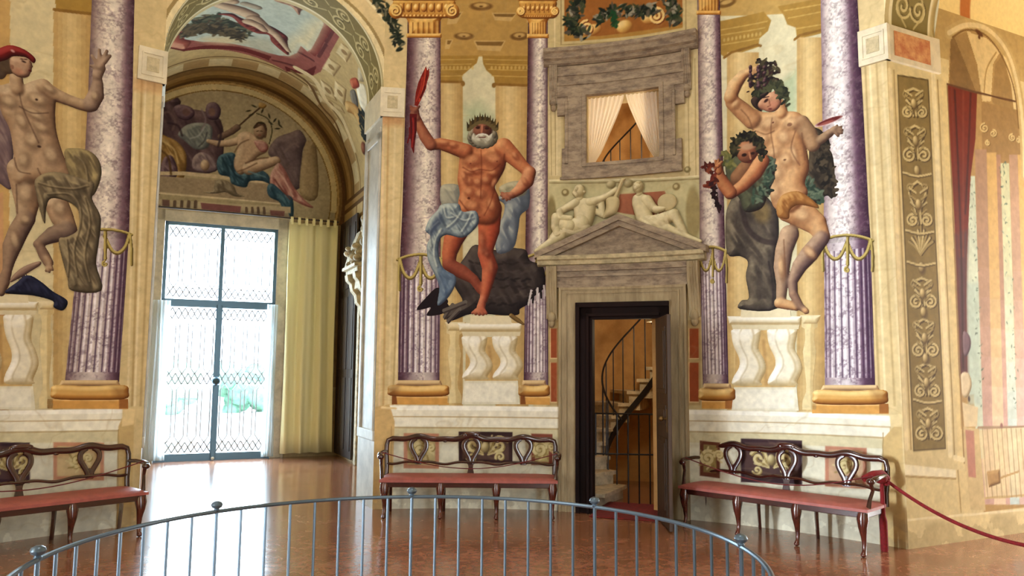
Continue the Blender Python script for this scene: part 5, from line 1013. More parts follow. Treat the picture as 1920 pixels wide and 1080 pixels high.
# ---- moulded imposts and jamb mouldings (real plaster)
imp = mat('impost_stone', (226, 214, 184), .7, noise=.1, nscale=6); imp2 = mat('impost_inner', (204, 188, 148), .7, noise=.15, nscale=20); redm = mat('red_marble', (176, 96, 62), .4, noise=.35, nscale=9, dark=(214, 160, 110))
def impost(fc, sg, red=False):
    ang = A0 + R_(fc); uc = RAD * R_(fc + sg * H14); u0, u1 = sorted((uc - sg * .035, uc + sg * .27)); z0, z1 = 4.80, 5.18; um, zm = (u0 + u1) / 2, (z0 + z1) / 2
    b = MB(); b.arcbox(u0, u1, z0, z1, -.05, .035); f = lambda q: loc(ang, *q); x0, x1 = sorted((sg * (HW - .03), sg * (HW + .01))); b.box(x0, x1, 5.40, T_J, z0, z1, f=f); o = structure(b.build('trim_1', imp, bevel=.006))
    b = MB()
    for a0, a1, c0, c1 in ((-.10, .10, .115, .13), (-.10, .10, -.13, -.115), (-.115, -.10, -.13, .13), (.10, .115, -.13, .13)): b.arcbox(um + a0, um + a1, zm + c0, zm + c1, .035, .045)
    b.build('impost_moulding', imp, o); b = MB(); b.arcbox(um - .065, um + .065, zm - .08, zm + .08, .035, .042); b.build('impost_panel', imp2, o)
    if red: b = MB(); xs = sg * (HW - .034); b.box(min(xs, sg * HW), max(xs, sg * HW), 5.52, 6.08, z0 + .06, z1 - .06, f=f); b.build('marble_inlay', redm, o)
impost(AXL, 1); impost(AXL, -1); impost(AXR, -1, True)
b = MB(); f = lambda q: loc(AL, *q)
for sg in (1, -1):
    x = sorted((sg * (HW - .025), sg * HW))
    for t0, t1 in ((5.45, 5.55), (6.10, 6.20)): b.box(x[0], x[1], t0, t1, .9, 4.68, f=f)
    b.box(x[0], x[1], 5.45, 6.2, 4.52, 4.62, f=f); b.box(x[0], x[1], 5.42, 6.22, .80, .92, f=f)
structure(b.build('trim_2', stone_jamb, bevel=.008))

# ---- right passage: long painted side wall, its vault and far wall
PR = PlaneS(AR, -HW, 1)
c = Canvas(PR, TC0, 10.5, 0, 5.6, .0105); full = (slice(0, c.nb), slice(0, c.na)); c.al[:] = 1; c.col[:] = np.array((222, 204, 152)) / 255
c.put(full, (200, 172, 112), ((c.A > 6.2) & (c.B > 5.0)).astype(float))
# loggia scene
c.poly([(1778, 160), (1782, 62), (1812, 54), (1850, 66), (1884, 110), (1902, 160), (1912, 230), (1916, 330), (1990, 340), (1990, 960), (1845, 960), (1806, 860), (1796, 700)], (190, 156, 98))
c.poly([(1783, 64), (1800, 74), (1820, 130), (1838, 175), (1780, 158)], (150, 118, 70)); c.poly([(1786, 62), (1812, 58), (1836, 110), (1848, 172), (1830, 172), (1806, 110)], (176, 144, 90)); c.poly([(1812, 58), (1850, 72), (1876, 96), (1862, 120), (1858, 190), (1842, 190), (1832, 120)], (226, 202, 146)); c.line([(1845, 176), (1850, 130), (1868, 98)], 2.5, (186, 154, 96), sm=True)
c.poly([(1860, 190), (1866, 120), (1880, 102), (1896, 150), (1904, 220), (1884, 218)], (172, 140, 86)); c.poly([(1880, 102), (1890, 112), (1906, 170), (1912, 220), (1902, 218), (1896, 160)], (230, 208, 152))
c.poly([(1840, 190), (1990, 226), (1990, 330), (1842, 300)], (172, 138, 84)); 
for x, y, r, s in ((1846, 240, 9, 1), (1862, 250, 7, -1), (1898, 258, 7, 1), (1910, 262, 6, -1), (1852, 268, 5, 1)): c.curl(x, y, r, (220, 196, 136), 2.4, 1.5, 90, s, sh=(130, 100, 56))
STR = [((1828, 1850), (1842, 1872), 280, (184, 148, 118), (208, 172, 160)), ((1850, 1868), (1864, 1890), 286, (212, 176, 110), (232, 210, 180)), ((1868, 1876), (1886, 1896), 290, (182, 142, 112), (216, 180, 170)), ((1876, 1892), (1894, 1912), 306, (206, 208, 170), (206, 224, 222)), ((1892, 1908), (1912, 1930), 290, (192, 156, 126), (222, 194, 184)), ((1908, 1960), (1930, 1990), 290, (214, 178, 110), (236, 216, 186))]
for (a0, a1), (b0, b1), yt, c0, c1 in STR:
    for k in range(12):
        t0, t1 = k / 12, (k + 1) / 12; L = lambda p, q, t: p + (q - p) * t; y = lambda t: yt + (945 - yt) * t; f = min(1, max(0, t0 * 2.2 - .6)); cc = [c0[i] + (c1[i] - c0[i]) * f for i in range(3)]
        c.poly([(L(a0, b0, t0), y(t0)), (L(a1, b1, t0), y(t0)), (L(a1, b1, t1), y(t1) + 1), (L(a0, b0, t1), y(t1) + 1)], cc)
c.poly([(1820, 330), (1828, 330), (1842, 760), (1846, 860), (1832, 860), (1826, 740), (1812, 740), (1812, 480)], (208, 220, 200)); c.poly([(1812, 530), (1834, 530), (1840, 760), (1816, 760)], (188, 210, 200), al=.7, soft=4)
lv = ((96, 120, 104), (126, 148, 132), (84, 100, 88)); c.leaves([(1822, 350), (1826, 450), (1834, 600), (1840, 760)], 60, 2.6, lv, 4, 6); c.leaves([(1880, 300), (1886, 420), (1896, 600), (1904, 760)], 60, 2.6, lv, 6, 8)
c.poly([(1776, 159), (1832, 175), (1829, 260), (1820, 330), (1813, 480), (1812, 560), (1814, 700), (1800, 702), (1797, 600), (1789, 400), (1781, 250)], (136, 50, 26)); c.poly([(1792, 440), (1815, 430), (1812, 560), (1815, 704), (1800, 704), (1797, 600)], (104, 66, 70), al=.8, soft=5)
for q, cc in (([(1790, 170), (1796, 300), (1803, 500), (1806, 690)], (72, 24, 18)), ([(1806, 172), (1806, 300), (1806, 480)], (150, 72, 44)), ([(1820, 176), (1816, 280), (1810, 400)], (80, 28, 20)), ([(1784, 164), (1790, 300), (1799, 480)], (138, 62, 40))): c.line(q, 4, cc, .7, sm=True, soft=3, cover=False)
c.line([(1776, 158), (1830, 173), (1906, 191)], 3, (112, 74, 42))
c.puff([(1806, 622), (1818, 630), (1820, 650), (1812, 668), (1806, 660)], ((84, 56, 66), (120, 88, 100), (160, 130, 136)), 5); c.puff([(1802, 702), (1816, 700), (1822, 722), (1814, 744), (1804, 740)], ((150, 130, 96), (216, 198, 160), (240, 228, 198)), 6); c.ell(1817, 748, 3, 5, (92, 74, 66))
c.poly([(1804, 754), (1834, 764), (1832, 800), (1808, 800)], (222, 206, 166)); c.poly([(1806, 800), (1836, 804), (1848, 958), (1812, 955)], (214, 192, 142)); c.poly([(1810, 806), (1826, 808), (1830, 896), (1816, 894)], (198, 142, 122))
c.poly([(1836, 806), (1918, 800), (1990, 798), (1990, 930), (1848, 934)], (228, 212, 166), al=.8); c.line([(1834, 802), (1990, 798)], 3, (172, 146, 116)); c.line([(1848, 934), (1990, 924)], 3, (206, 180, 128))
for k in range(14): c.line([(1842 + k * 9, 804), (1852 + k * 9, 932)], 1.8, (176, 150, 110), .85)
c.puff([(1850, 884), (1874, 880), (1876, 906), (1854, 914)], ((120, 88, 48), (178, 140, 84), (206, 172, 116)), 6, sm=False); c.line([(1876, 896), (1910, 884)], 3, (196, 164, 110)); c.ell(1878, 798, 3.5, 4, (166, 120, 110))
# archivolt of the scene, pilaster edges
for wd_, cc in ((17, (206, 180, 122)), (7, (232, 214, 164))): c.line([(1779, 62), (1812, 47), (1852, 55), (1888, 96), (1908, 160), (1918, 240), (1921, 330)], wd_, cc, sm=True)
c.line([(1786, 70), (1812, 56), (1848, 66), (1880, 108), (1902, 170), (1910, 240)], 3, (146, 112, 64), sm=True); c.ell(1836, 62, 9, 4, (120, 76, 40), rot=-20); c.ell(1836, 70, 3, 3, (120, 76, 40))
for a, b_, wd_, cc in (((1668, 132), (1700, 840), 9, (236, 220, 174)), ((1676, 132), (1708, 842), 3, (186, 160, 108)), ((1750, 140), (1782, 852), 11, (238, 224, 180)), ((1758, 150), (1790, 856), 3, (176, 150, 98)), ((1769, 150), (1800, 860), 12, (226, 206, 150)), ((1776, 160), (1808, 868), 2.5, (160, 130, 82))): c.line([a, b_], wd_, cc)
c.poly([(1683, 141), (1740, 150), (1773, 841), (1713, 845)], (150, 128, 74)); c.line([(1683, 141), (1740, 150), (1773, 841), (1713, 845), (1683, 141)], 2.5, (112, 92, 52))
def rl(t): return 1711.5 + (1743 - 1711.5) * t, 146 + (843 - 146) * t
gl, gd, gm_ = (212, 194, 138), (98, 78, 42), (176, 156, 100)
for (t0, t1, r) in ((.02, .11, 11), (.12, .225, 14), (.27, .40, 12), (.53, .62, 13), (.64, .75, 13), (.76, .86, 12), (.88, .975, 14)):
    xa, ya = rl(t0); xb, yb = rl(t1)
    for s in (-1, 1):
        for dx, cc, wd_ in ((2.4, gd, 4.4), (0, gl, 3.6)):
            c.line([(xa + dx, ya + 6 + dx), (xa + s * 16 + dx, ya + (yb - ya) * .25 + dx), (xa + s * 6 + dx, ya + (yb - ya) * .6 + dx), (xb + s * 3 + dx, yb - 6 + dx)], wd_, cc, sm=True)
        c.curl(xb + s * 13, yb - 12, r, gl, 3.8, 1.6, 90 + s * 30, -s, sh=gd); c.curl(xa + s * 13, ya + 16, r * .6, gm_, 3, 1.3, 250, s, sh=gd)
        for k in range(4):
            yy = ya + (yb - ya) * (.3 + .15 * k); xx = rl((yy - 146) / 697)[0]; c.line([(xx + s * 4, yy), (xx + s * (17 - k), yy - 9)], 3.2, gm_ if k % 2 else gl, .9); c.line([(xx + s * 5, yy + 3), (xx + s * (17 - k), yy - 6)], 1.4, gd, .8)
for t in (.07, .17, .25, .34, .51, .58, .63, .70, .755, .82, .93):
    x, y = rl(t); c.ell(x + 1.5, y + 2, 8, 9, gd, al=.6, soft=.6); c.ell(x, y, 6.5, 8, None, pal=((110, 88, 50), (180, 158, 104), (226, 208, 152)))
for k in range(9):
    x, y = rl(.475); q = (k - 4) * 5.6; e = abs(k - 4) * 7
    for dx, cc, wd_ in ((2, gd, 5), (0, gl if k % 2 else gm_, 4)): c.line([(x + dx, y), (x + q * .5 + dx, y - 26 + e * .4), (x + q + dx, y - 52 + e)], wd_, cc, sm=True)
for t in (.26, .415, .50, .87): x, y = rl(t); c.line([(x - 26, y - 4), (x, y + 3), (x + 26, y - 1)], 3.4, gl, sm=True); c.line([(x - 26, y - 1), (x, y + 6), (x + 26, y + 2)], 1.6, gd, sm=True)
c.poly([(1690, 870), (1800, 882), (1802, 896), (1690, 890)], (240, 230, 196)); c.line([(1690, 893), (1802, 898)], 3, (190, 164, 112)); c.line([(1790, 858), (1806, 862)], 8, (236, 222, 178)); c.poly([(1792, 880), (1812, 884), (1820, 958), (1796, 962)], (226, 206, 152)); c.line([(1796, 882), (1802, 960)], 2.4, (184, 156, 104))
c.put(full, (224, 206, 154), ((c.B < .26)).astype(float)); c.line([(1700, 975), (1990, 950)], 3, (240, 228, 190), .8); n_ = vnoise(c.A, c.B, .2, 5, 4); c.put(full, (176, 156, 112), np.clip((.16 + .14 * n_ - c.B) / .06, 0, 1) * .4 * (n_ > .4))
c.mottle(.09, .4, 15); c.mottle(.07, .06, 16)
structure(canvas_mesh('wall_right', c, 0.0))
structure(MB().grid(lambda i, j: loc(AR, HW, TC0 + (10.5 - TC0) * i, 5.6 * j), 3, 3).build('wall_right', stone))
c = Canvas(Vault(AR, HW, 5.55), -HW * PI / 2, HW * PI / 2, 6.2, 10.5, .03, px=False); c.al[:] = 1; c.col[:] = np.array((250, 228, 160)) / 255; c.put((slice(0, c.nb), slice(0, c.na)), (206, 130, 66), ((np.abs(c.B - 6.75) < .09)).astype(float)); c.mottle(.08, .5, 4); structure(canvas_mesh('ceiling', c, 0.0))
b = MB(); fR = lambda q: loc(AR, *q)
for x0, x1, z0, z1 in ((-HW, -.8, 0, 6.9), (.8, HW, 0, 6.9), (-.8, .8, 4.2, 6.9)): b.box(x0, x1, 10.5, 10.7, z0, z1, f=fR)
structure(b.build('wall_right', stone))
b = MB(); b.grid(lambda i, j: loc(AR, -HW + 2 * HW * i, 6.2, Z_SPR + 2.2 * j if False else 5.17 + math.sqrt(max(0, HW ** 2 - (-HW + 2 * HW * i) ** 2)) + (1.8) * j), 24, 1); structure(b.build('wall_right', stone))

# ---- glass door of the left passage
iron = mat('blue_grey_iron', (70, 92, 104), .35, metal=.6); bright = mat('white_sill', (226, 220, 204), .6)
fm = MB(); f = lambda q: loc(AL, *q); t0, t1 = TB - .03, TB + .05; mx = -0.13
door = empty('door_1', None, None, loc(AL, mx, TB, 0)); structure(door)
def sub(mb, nm, m, parent, **k):
    o = mb.build(nm, m, parent, **k); o.matrix_parent_inverse = parent.matrix_world.inverted() if False else Matrix.Translation(parent.location).inverted(); return o
for x0, x1, z0, z1 in ((DOOR_S0, DOOR_S0 + .06, 0, DOOR_Z), (DOOR_S1 - .06, DOOR_S1, 0, DOOR_Z), (DOOR_S0, DOOR_S1, DOOR_Z - .06, DOOR_Z), (DOOR_S0, DOOR_S1, 2.82, 2.90)): fm.box(x0, x1, t0, t1, z0, z1, f=f)
sub(fm, 'door_frame', iron, door)
fm = MB(); fm.box(mx - .035, mx + .035, t0 - .01, t1, 2.86, DOOR_Z, f=f); sub(fm, 'mullion', iron, door)
glass = bpy.data.materials.new('window_glass'); t_, p_ = nodes(glass); t_.nodes.remove(p_)
tr_, gl_, mx_ = t_.nodes.new('ShaderNodeBsdfTransparent'), t_.nodes.new('ShaderNodeBsdfGlossy'), t_.nodes.new('ShaderNodeMixShader'); tr_.inputs[0].default_value = (.93, .98, 1, 1); gl_.inputs['Roughness'].default_value = .03; mx_.inputs[0].default_value = .05
t_.links.new(tr_.outputs[0], mx_.inputs[1]); t_.links.new(gl_.outputs[0], mx_.inputs[2]); t_.links.new(mx_.outputs[0], t_.nodes['Material Output'].inputs[0])
wire = mat('grille_wire', (120, 112, 108), .5, metal=.3)
def grille(parent, s0, s1, z0, z1):
    b = MB(); T = TB - .012; tb = lambda pts: b.tube([loc(AL, x, T, z) for x, z in pts], .010, n=4)
    n = 4; w_ = (s1 - s0) / n
    def lattice(za, zb):
        k = n * 2
        for i in range(k):
            xa = s0 + (s1 - s0) * i / k; tb([(xa, za), (xa + w_ / 2, zb)]); tb([(xa + w_ / 2, za), (xa, zb)])
    if z1 > 3: bands = [(z0 + .02, z0 + .20), (z1 - .20, z1 - .02)]
    else: bands = [(z0 + .02, z0 + .20), (1.36, 1.56), (z1 - .22, z1 - .02)]
    for a, b_ in bands: lattice(a, b_)
    for (a0, a1), (c0, c1) in zip(bands, bands[1:]):
        for i in range(n):
            x = s0 + w_ * (i + .5); q = w_ * .34
            tb([(x, a1 - .01), (x + q, a1 + .10), (x + q, c0 - .10), (x, c0 + .01), (x - q, c0 - .10), (x - q, a1 + .10), (x, a1 - .01)])
    sub(b, 'leaded_grille', wire, parent)
for s0, s1 in ((DOOR_S0 + .06, mx - .02), (mx + .02, DOOR_S1 - .06)):
    lf = MB()
    for x0, x1, z0, z1 in ((s0, s0 + .035, .0, 2.82), (s1 - .035, s1, 0, 2.82), (s0, s1, 0.0, .13), (s0, s1, 2.76, 2.82)): lf.box(x0, x1, t0 - .015, t1 - .02, z0, z1, f=f)
    leaf = sub(lf, 'door_leaf', iron, door)
    for z0, z1, par in ((.13, 2.76, leaf), (2.90, DOOR_Z - .06, door)):
        g = MB(); g.box(s0, s1, TB + .0, TB + .006, z0, z1, f=f)
        if par is leaf: o = g.build('glass_pane', glass, leaf); o.matrix_parent_inverse = Matrix.Translation(door.location).inverted() @ Matrix.Identity(4); o.matrix_parent_inverse = Matrix.Identity(4)
        else: o = sub(g, 'glass_pane', glass, door)
        pb = MB()
    grille(door, s0 + .03, s1 - .03, .13, 2.76); grille(door, s0 + .02, s1 - .02, 2.92, DOOR_Z - .07)
kb = MB(); kb.ball(loc(AL, mx, TB - .07, 1.42), .085, seg=16, ring=10); kb.box(mx - .03, mx + .03, TB - .07, TB, .0, 2.82, f=f); sub(kb, 'lock_bar', iron, door, smooth_=False)
kb = MB(); kb.ball(loc(AL, mx, TB - .08, .035), .03); sub(kb, 'floor_bolt', bright, door, smooth_=True)
# stone surround
sm_ = mat('door_surround', (214, 202, 178), .6, noise=.15, nscale=5); b = MB()
for x0, x1, z0, z1 in ((DOOR_S0 - .20, DOOR_S0 - .002, 0, DOOR_Z + .22), (DOOR_S1 + .002, DOOR_S1 + .20, 0, DOOR_Z + .22), (DOOR_S0 - .2, DOOR_S1 + .2, DOOR_Z + .002, DOOR_Z + .22)): b.box(x0, x1, TB - .06, TB, z0, z1, f=f)
for x0, x1, z0, z1 in ((DOOR_S0 - .24, DOOR_S0 - .19, 0, DOOR_Z + .26), (DOOR_S1 + .19, DOOR_S1 + .24, 0, DOOR_Z + .26), (DOOR_S0 - .24, DOOR_S1 + .24, DOOR_Z + .21, DOOR_Z + .26)): b.box(x0, x1, TB - .09, TB, z0, z1, f=f)
structure(b.build('trim_3', sm_, bevel=.008))
wood_dk = mat('dark_wood', (52, 34, 26), .45, noise=.3, nscale=6, stretch=(1, 1, .15))

# ---- curtains
def cloth_mat(name, col, trans=.35, rough=.9):
    m = bpy.data.materials.new(name); t, b = nodes(m); c_ = (*[float(x) for x in srgb2lin(np.array(col, float) / 255)], 1)
    b.inputs['Base Color'].default_value = c_; b.inputs['Roughness'].default_value = rough; b.inputs['Specular IOR Level'].default_value = .1
    tl = t.nodes.new('ShaderNodeBsdfTranslucent'); tl.inputs[0].default_value = c_; mx = t.nodes.new('ShaderNodeMixShader'); mx.inputs[0].default_value = trans
    w_ = t.nodes.new('ShaderNodeTexWave'); w_.inputs['Scale'].default_value = 180; tc = t.nodes.new('ShaderNodeTexCoord'); t.links.new(tc.outputs['Object'], w_.inputs['Vector']); bp = t.nodes.new('ShaderNodeBump'); bp.inputs['Strength'].default_value = .08; t.links.new(w_.outputs['Fac'], bp.inputs['Height']); t.links.new(bp.outputs[0], b.inputs['Normal'])
    t.links.new(b.outputs[0], mx.inputs[1]); t.links.new(tl.outputs[0], mx.inputs[2]); t.links.new(mx.outputs[0], t.nodes['Material Output'].inputs[0]); return m
yel = cloth_mat('yellow_cotton', (252, 242, 190), .2); sheer = cloth_mat('sheer_white', (236, 242, 244), .6)
def drape(s0, s1, t, z0, z1, nf, amp, seed, taper=0, thick=None, flare=0.0):
    r = random.Random(seed); ph = [r.uniform(-.5, .5) for _ in range(6)]
    def fn(i, j):
        z = z0 + (z1 - z0) * j; k = 2 * PI * nf * i; wv = math.sin(k + ph[0] + .5 * math.sin(i * 7 + j * 1.3 + ph[1])) + .35 * math.sin(k * 1.9 + ph[2] + j * 2)
        a = amp * (.55 + .45 * (1 - j)); mid = (s0 + s1) / 2; sx = s0 + (s1 - s0) * i; sx = mid + (sx - mid) * (1 + flare * (1 - j)); return loc(AL, sx + .012 * math.sin(j * 5 + i * 9), t - a * wv, z)
    return fn
TCU = 11.22
cur = empty('yellow_curtain', 'long pale yellow tab top curtain hanging beside the bright glass door', 'curtain', loc(AL, 1.5, TCU, 0))
b = MB(); b.grid(drape(1.04, 1.94, TCU, .09, 4.44, 3.2, .06, 4, flare=.05), 90, 12); o = sub(b, 'curtain_panel', yel, cur, smooth_=True); o.modifiers.new('t', 'SOLIDIFY').thickness = .004
for k in range(7):
    s = 1.08 + .137 * k; b = MB(); b.tube([loc(AL, s, TCU - .03, 4.40), loc(AL, s, TCU - .03, 4.52), loc(AL, s, TCU, 4.55), loc(AL, s, TCU + .03, 4.52), loc(AL, s, TCU + .03, 4.40)], .027, n=6, squash=(1, .25)); sub(b, 'curtain_tab', yel, cur)
rod = MB(); rod.tube([loc(AL, -1.35, TCU, 4.52), loc(AL, 1.97, TCU, 4.52)], .016, n=10); rod.ball(loc(AL, -1.35, TCU, 4.52), .03)
tag(rod.build('curtain_rod', wood_dk), 'dark thin rod carrying the pale yellow curtain by the glass door', 'curtain rod')
for nm, s0, s1, lb in (('sheer_curtain', -1.30, -.97, 'thin white sheer curtain on the side of the glass door away from the yellow curtain'), ('sheer_curtain', .72, .90, 'thin white sheer curtain between the glass door and the yellow curtain')):
    b = MB(); b.grid(drape(s0, s1, TB - .10, .03, 2.86, 5, .018, 6 + int(s0 * 10), flare=.22), 60, 10); o = b.build(nm, sheer, smooth_=True); tag(o, lb, 'curtain')
DX = 2.28 - VW; fD = lambda q: loc(AL, q[0] - DX, q[1], q[2])
# dark folding shutter against the passage wall
sh = empty('window_shutter', 'tall dark folding wooden shutter standing open behind the yellow curtain', 'shutter', loc(AL, 2.2 - DX, 10.7, 0))
for k in range(3):
    ta = 10.02 + k * .46; b = MB(); b.box(2.19, 2.225, ta, ta + .44, .06, 4.5, f=fD)
    for z0, z1 in ((.2, 1.5), (1.65, 3.0), (3.15, 4.35)): b.box(2.175, 2.192, ta + .07, ta + .37, z0, z1, f=fD)
    sub(b, 'shutter_leaf', wood_dk, sh, bevel=.006)
# carved doorcase on the passage wall, seen edge on
cs = mat('carved_stone', (206, 188, 156), .7, noise=.3, nscale=10, bump=.4, bscale=30)
dc = empty('carved_doorcase', 'carved pale stone doorcase crown jutting from the passage wall beside the yellow curtain', 'doorcase', loc(AL, 2.2 - DX, 9.75, 3.0))
b = MB(); b.box(1.98, 2.276, 9.0, 9.86, 3.30, 3.38, f=fD); b.box(1.92, 2.276, 8.95, 9.91, 3.38, 3.44, f=fD); b.box(2.08, 2.276, 9.1, 9.8, 3.05, 3.30, f=fD); sub(b, 'cornice', cs, dc, bevel=.01)
b = MB(); b.prism([(1.95, 3.44), (2.276, 3.44), (2.276, 4.1), (2.16, 4.1), (2.02, 3.72)], lambda x, z, h: loc(AL, x - DX, h, z), 9.6, 9.88); sub(b, 'broken_pediment', cs, dc, bevel=.02)
r = random.Random(5); b = MB()
for k in range(34):
    u = r.random(); b.ball(loc(AL, 1.93 - DX + .33 * r.random(), 9.1 + .7 * u, 3.46 + .30 * r.random()), .05 + .03 * r.random(), 1, 1, .8, 8, 6)
for k in range(20): b.ball(loc(AL, 2.14 - DX + .12 * r.random(), 9.1 + .3 * r.random(), 3.7 + .6 * r.random()), .05 + .03 * r.random(), 1, 1, 1.2, 8, 6)
sub(b, 'carved_foliage', cs, dc, smooth_=True)
for ta in (9.05, 9.62):
    b = MB(); b.prism([(1.95, 3.30), (1.97, 3.2), (2.03, 3.14), (2.06, 3.02), (2.12, 2.95), (2.14, 2.82), (2.2, 2.76), (2.21, 2.6), (2.26, 2.5), (2.276, 2.5), (2.276, 3.30)], lambda x, z, h: loc(AL, x - DX, h, z), ta, ta + .2); sub(b, 'scroll_console', cs, dc, bevel=.012)
b = MB(); b.box(2.20, 2.276, 9.05, 9.2, 0, 3.06, f=fD); b.box(2.20, 2.276, 9.7, 9.85, 0, 3.06, f=fD); sub(b, 'door_jambs', cs, dc, bevel=.01)

# ---- outside: terrace, lawn and bushes seen washed out through the glass
gm = mat('pale_gravel', (214, 214, 206), .9, noise=.1, nscale=2); tag(structure(MB().grid(lambda i, j: loc(AL, -30 + 60 * i, 11.5 + 60 * j, -.02 - .5 * j), 2, 2).build('ground', gm)), None, None)
gb = mat('bush_green', (128, 176, 150), .9, noise=.35, nscale=3)
for k, (s, t, r_, h_) in enumerate(((-.6, 30, .9, 1.5), (2.4, 31, .9, 1.4), (-3.4, 33, .6, 1.0))):
    b = MB(); rr_ = random.Random(k)
    for q in range(26): b.ball(loc(AL, s + rr_.uniform(-r_, r_), t + rr_.uniform(-.7, .7), rr_.uniform(-.3, h_) + .15), rr_.uniform(.35, .6), 1, 1, 1, 8, 6)
    tag(b.build('garden_bush', gb, smooth_=True), ('round green garden bush seen through the middle of the glass door', 'broad green garden bush outside, right of the door lock bar', 'small green garden bush outside, farthest left through the glass door')[k], 'bush')
# ================================================================== STAIR DOOR, ITS STONE SURROUND AND THE LITTLE WINDOW
gst = mat('grey_stone', (160, 142, 118), .75, noise=.42, nscale=9, dark=(112, 95, 80), bump=.3, bscale=24, stretch=(.8, .8, 1.8))
cst = mat('casing_stone', (168, 150, 116), .75, noise=.30, nscale=6, dark=(136, 118, 88), bump=.2, bscale=20, stretch=(2, 2, .35))
lst = mat('ledge_stone', (196, 180, 140), .7, noise=.25, nscale=8)
W0 = lambda u, z, d: tuple(float(q) for q in CYL.world(u, z, d))
def hold(name, label, cat, u, z, group=None, kind=None):
    root = empty(name, label, cat, W0(u, z, 0.0), group=group, kind=kind)
    def part(mb, nm, m, parent=None, **k):
        o = mb.build(nm, m, parent or root, **k)
        if parent is None: o.matrix_parent_inverse = Matrix.Translation(root.location).inverted()
        return o
    return root, part
def strip(mb, u0, u1, lo, hi, d0, d1, n=None):       # follows the wall, bottom and top edge given as functions of u
    n = n or max(3, int(abs(u1 - u0) / .05)); rows = []
    for i in range(n + 1):
        u = u0 + (u1 - u0) * i / n; rows.append([mb.bm.verts.new(W0(u, z, d)) for z, d in ((lo(u), d0), (lo(u), d1), (hi(u), d1), (hi(u), d0))])
    for a, b in zip(rows, rows[1:]):
        for k in range(4): mb.bm.faces.new([a[k], b[k], b[(k + 1) % 4], a[(k + 1) % 4]])
    mb.bm.faces.new(rows[0][::-1]); mb.bm.faces.new(rows[-1]); return mb
def console(part, nm, u0, u1, z0, z1, m, dmax=.085):
    prof = []
    for i in range(17):
        t = i / 16; z = z1 - (z1 - z0) * t; prof.append((z, .02 + dmax * (.95 - .75 * t + .16 * math.sin(t * 2 * PI))))
    b = MB(); b.arcbox(u0, u1, z0, z1, 0, 0, n=2, prof=prof[::-1]); w_ = u1 - u0
    for k in (.25, .5, .75): b.arcbox(u0 + w_ * (k - .06), u0 + w_ * (k + .06), z0, z1, 0, 0, n=1, prof=[(z, d + .010) for z, d in prof[::-1]])
    o = part(b, nm, m, bevel=.004)
    b = MB(); b.ball(Vector(W0((u0 + u1) / 2, z0 + .02, .03)), w_ * .42, 1, 1, 1.3, 10, 8); b.ball(Vector(W0((u0 + u1) / 2, z0 - .05, .025)), w_ * .34, 1, 1, 1.3, 10, 8)
    v = MB(); v.ball(Vector(W0((u0 + u1) / 2, z1 - .05, dmax)), w_ * .36, 1, .6, 1, 10, 8); v.build('volute', m, o, smooth_=True)
    b.build('leaf_drop', m, o, smooth_=True).matrix_parent_inverse = Matrix.Identity(4)
# --- little window surround
root, part = hold('stone_windowcase', 'grey stone surround of the small upper window with cornice and scroll brackets', 'window surround', 0.02, 4.0)
b = MB(); b.arcbox(-.97, .95, 0, 0, 0, 0, prof=[(5.47, .03), (5.49, .06), (5.53, .06), (5.55, .09), (5.61, .10), (5.63, .12), (5.68, .12)]); part(b, 'cornice', gst)
b = MB(); strip(b, -.80, .78, lambda u: 5.24, lambda u: 5.46, 0, .035); strip(b, -.80, .78, lambda u: 5.33, lambda u: 5.36, 0, .05); part(b, 'frieze', gst)
b = MB()
for u0, u1, z0, z1, d in ((-.80, .78, 5.055, 5.25, .055), (-.80, -.67, 4.82, 5.06, .045), (.66, .78, 4.82, 5.06, .045), (-.67, -.43, 4.19, 5.06, .055), (.475, .66, 4.19, 5.06, .055), (-.74, .74, 4.01, 4.195, .06), (-.74, -.66, 4.18, 4.40, .045), (.655, .74, 4.18, 4.40, .045)): strip(b, u0, u1, lambda u, z=z0: z, lambda u, z=z1: z, 0, d)
part(b, 'window_frame', gst, bevel=.006)
b = MB()
for u0, u1, z0, z1 in ((-.485, -.43, 4.15, 5.11), (.475, .53, 4.15, 5.11), (-.485, .53, 5.055, 5.11), (-.485, .53, 4.15, 4.195)): strip(b, u0, u1, lambda u, z=z0: z, lambda u, z=z1: z, .05, .072)
for u0, u1, z0, z1 in ((-.70, -.66, 4.2, 5.0), (.635, .67, 4.2, 5.0), (-.76, .75, 4.0, 4.03), (-.80, .78, 5.20, 5.23)): strip(b, u0, u1, lambda u, z=z0: z, lambda u, z=z1: z, .04, .068)
part(b, 'moulding', gst, bevel=.004)
for u0, u1 in ((-.90, -.80), (.76, .86)): console(part, 'scroll_bracket', u0, u1, 4.98, 5.47, gst, .07)
b = MB(); dlt = .34
def reveal(nm, u0, u1, z0, z1, t0, t1, m, sill=True):
    b = MB(); A, B = W0(u0, 0, 0), W0(u1, 0, 0); T, S = frame(A0); TT = Vector((T.x, T.y, 0)) * (t1 - t0)
    def q(p, k, z): v = Vector(p) + TT * k; v.z = z; return v
    for P in (A, B): b.grid(lambda i, j: q(P, i, z0 + (z1 - z0) * j), 1, 1)
    for z in ((z0, z1) if sill else (z1,)): b.grid(lambda i, j: q(Vector(A).lerp(Vector(B), j), i, z) if j in (0, 1) else q(Vector(W0(u0 + (u1 - u0) * j, 0, 0)), i, z), 1, 12)
    return structure(b.build(nm, m))
reveal('wall_front', WU0, WU1, WZ0, WZ1, 5.4, 5.75, stone); reveal('wall_front', DU0, DU1, 0, DZ1, 5.4, 5.9, stone, sill=False)
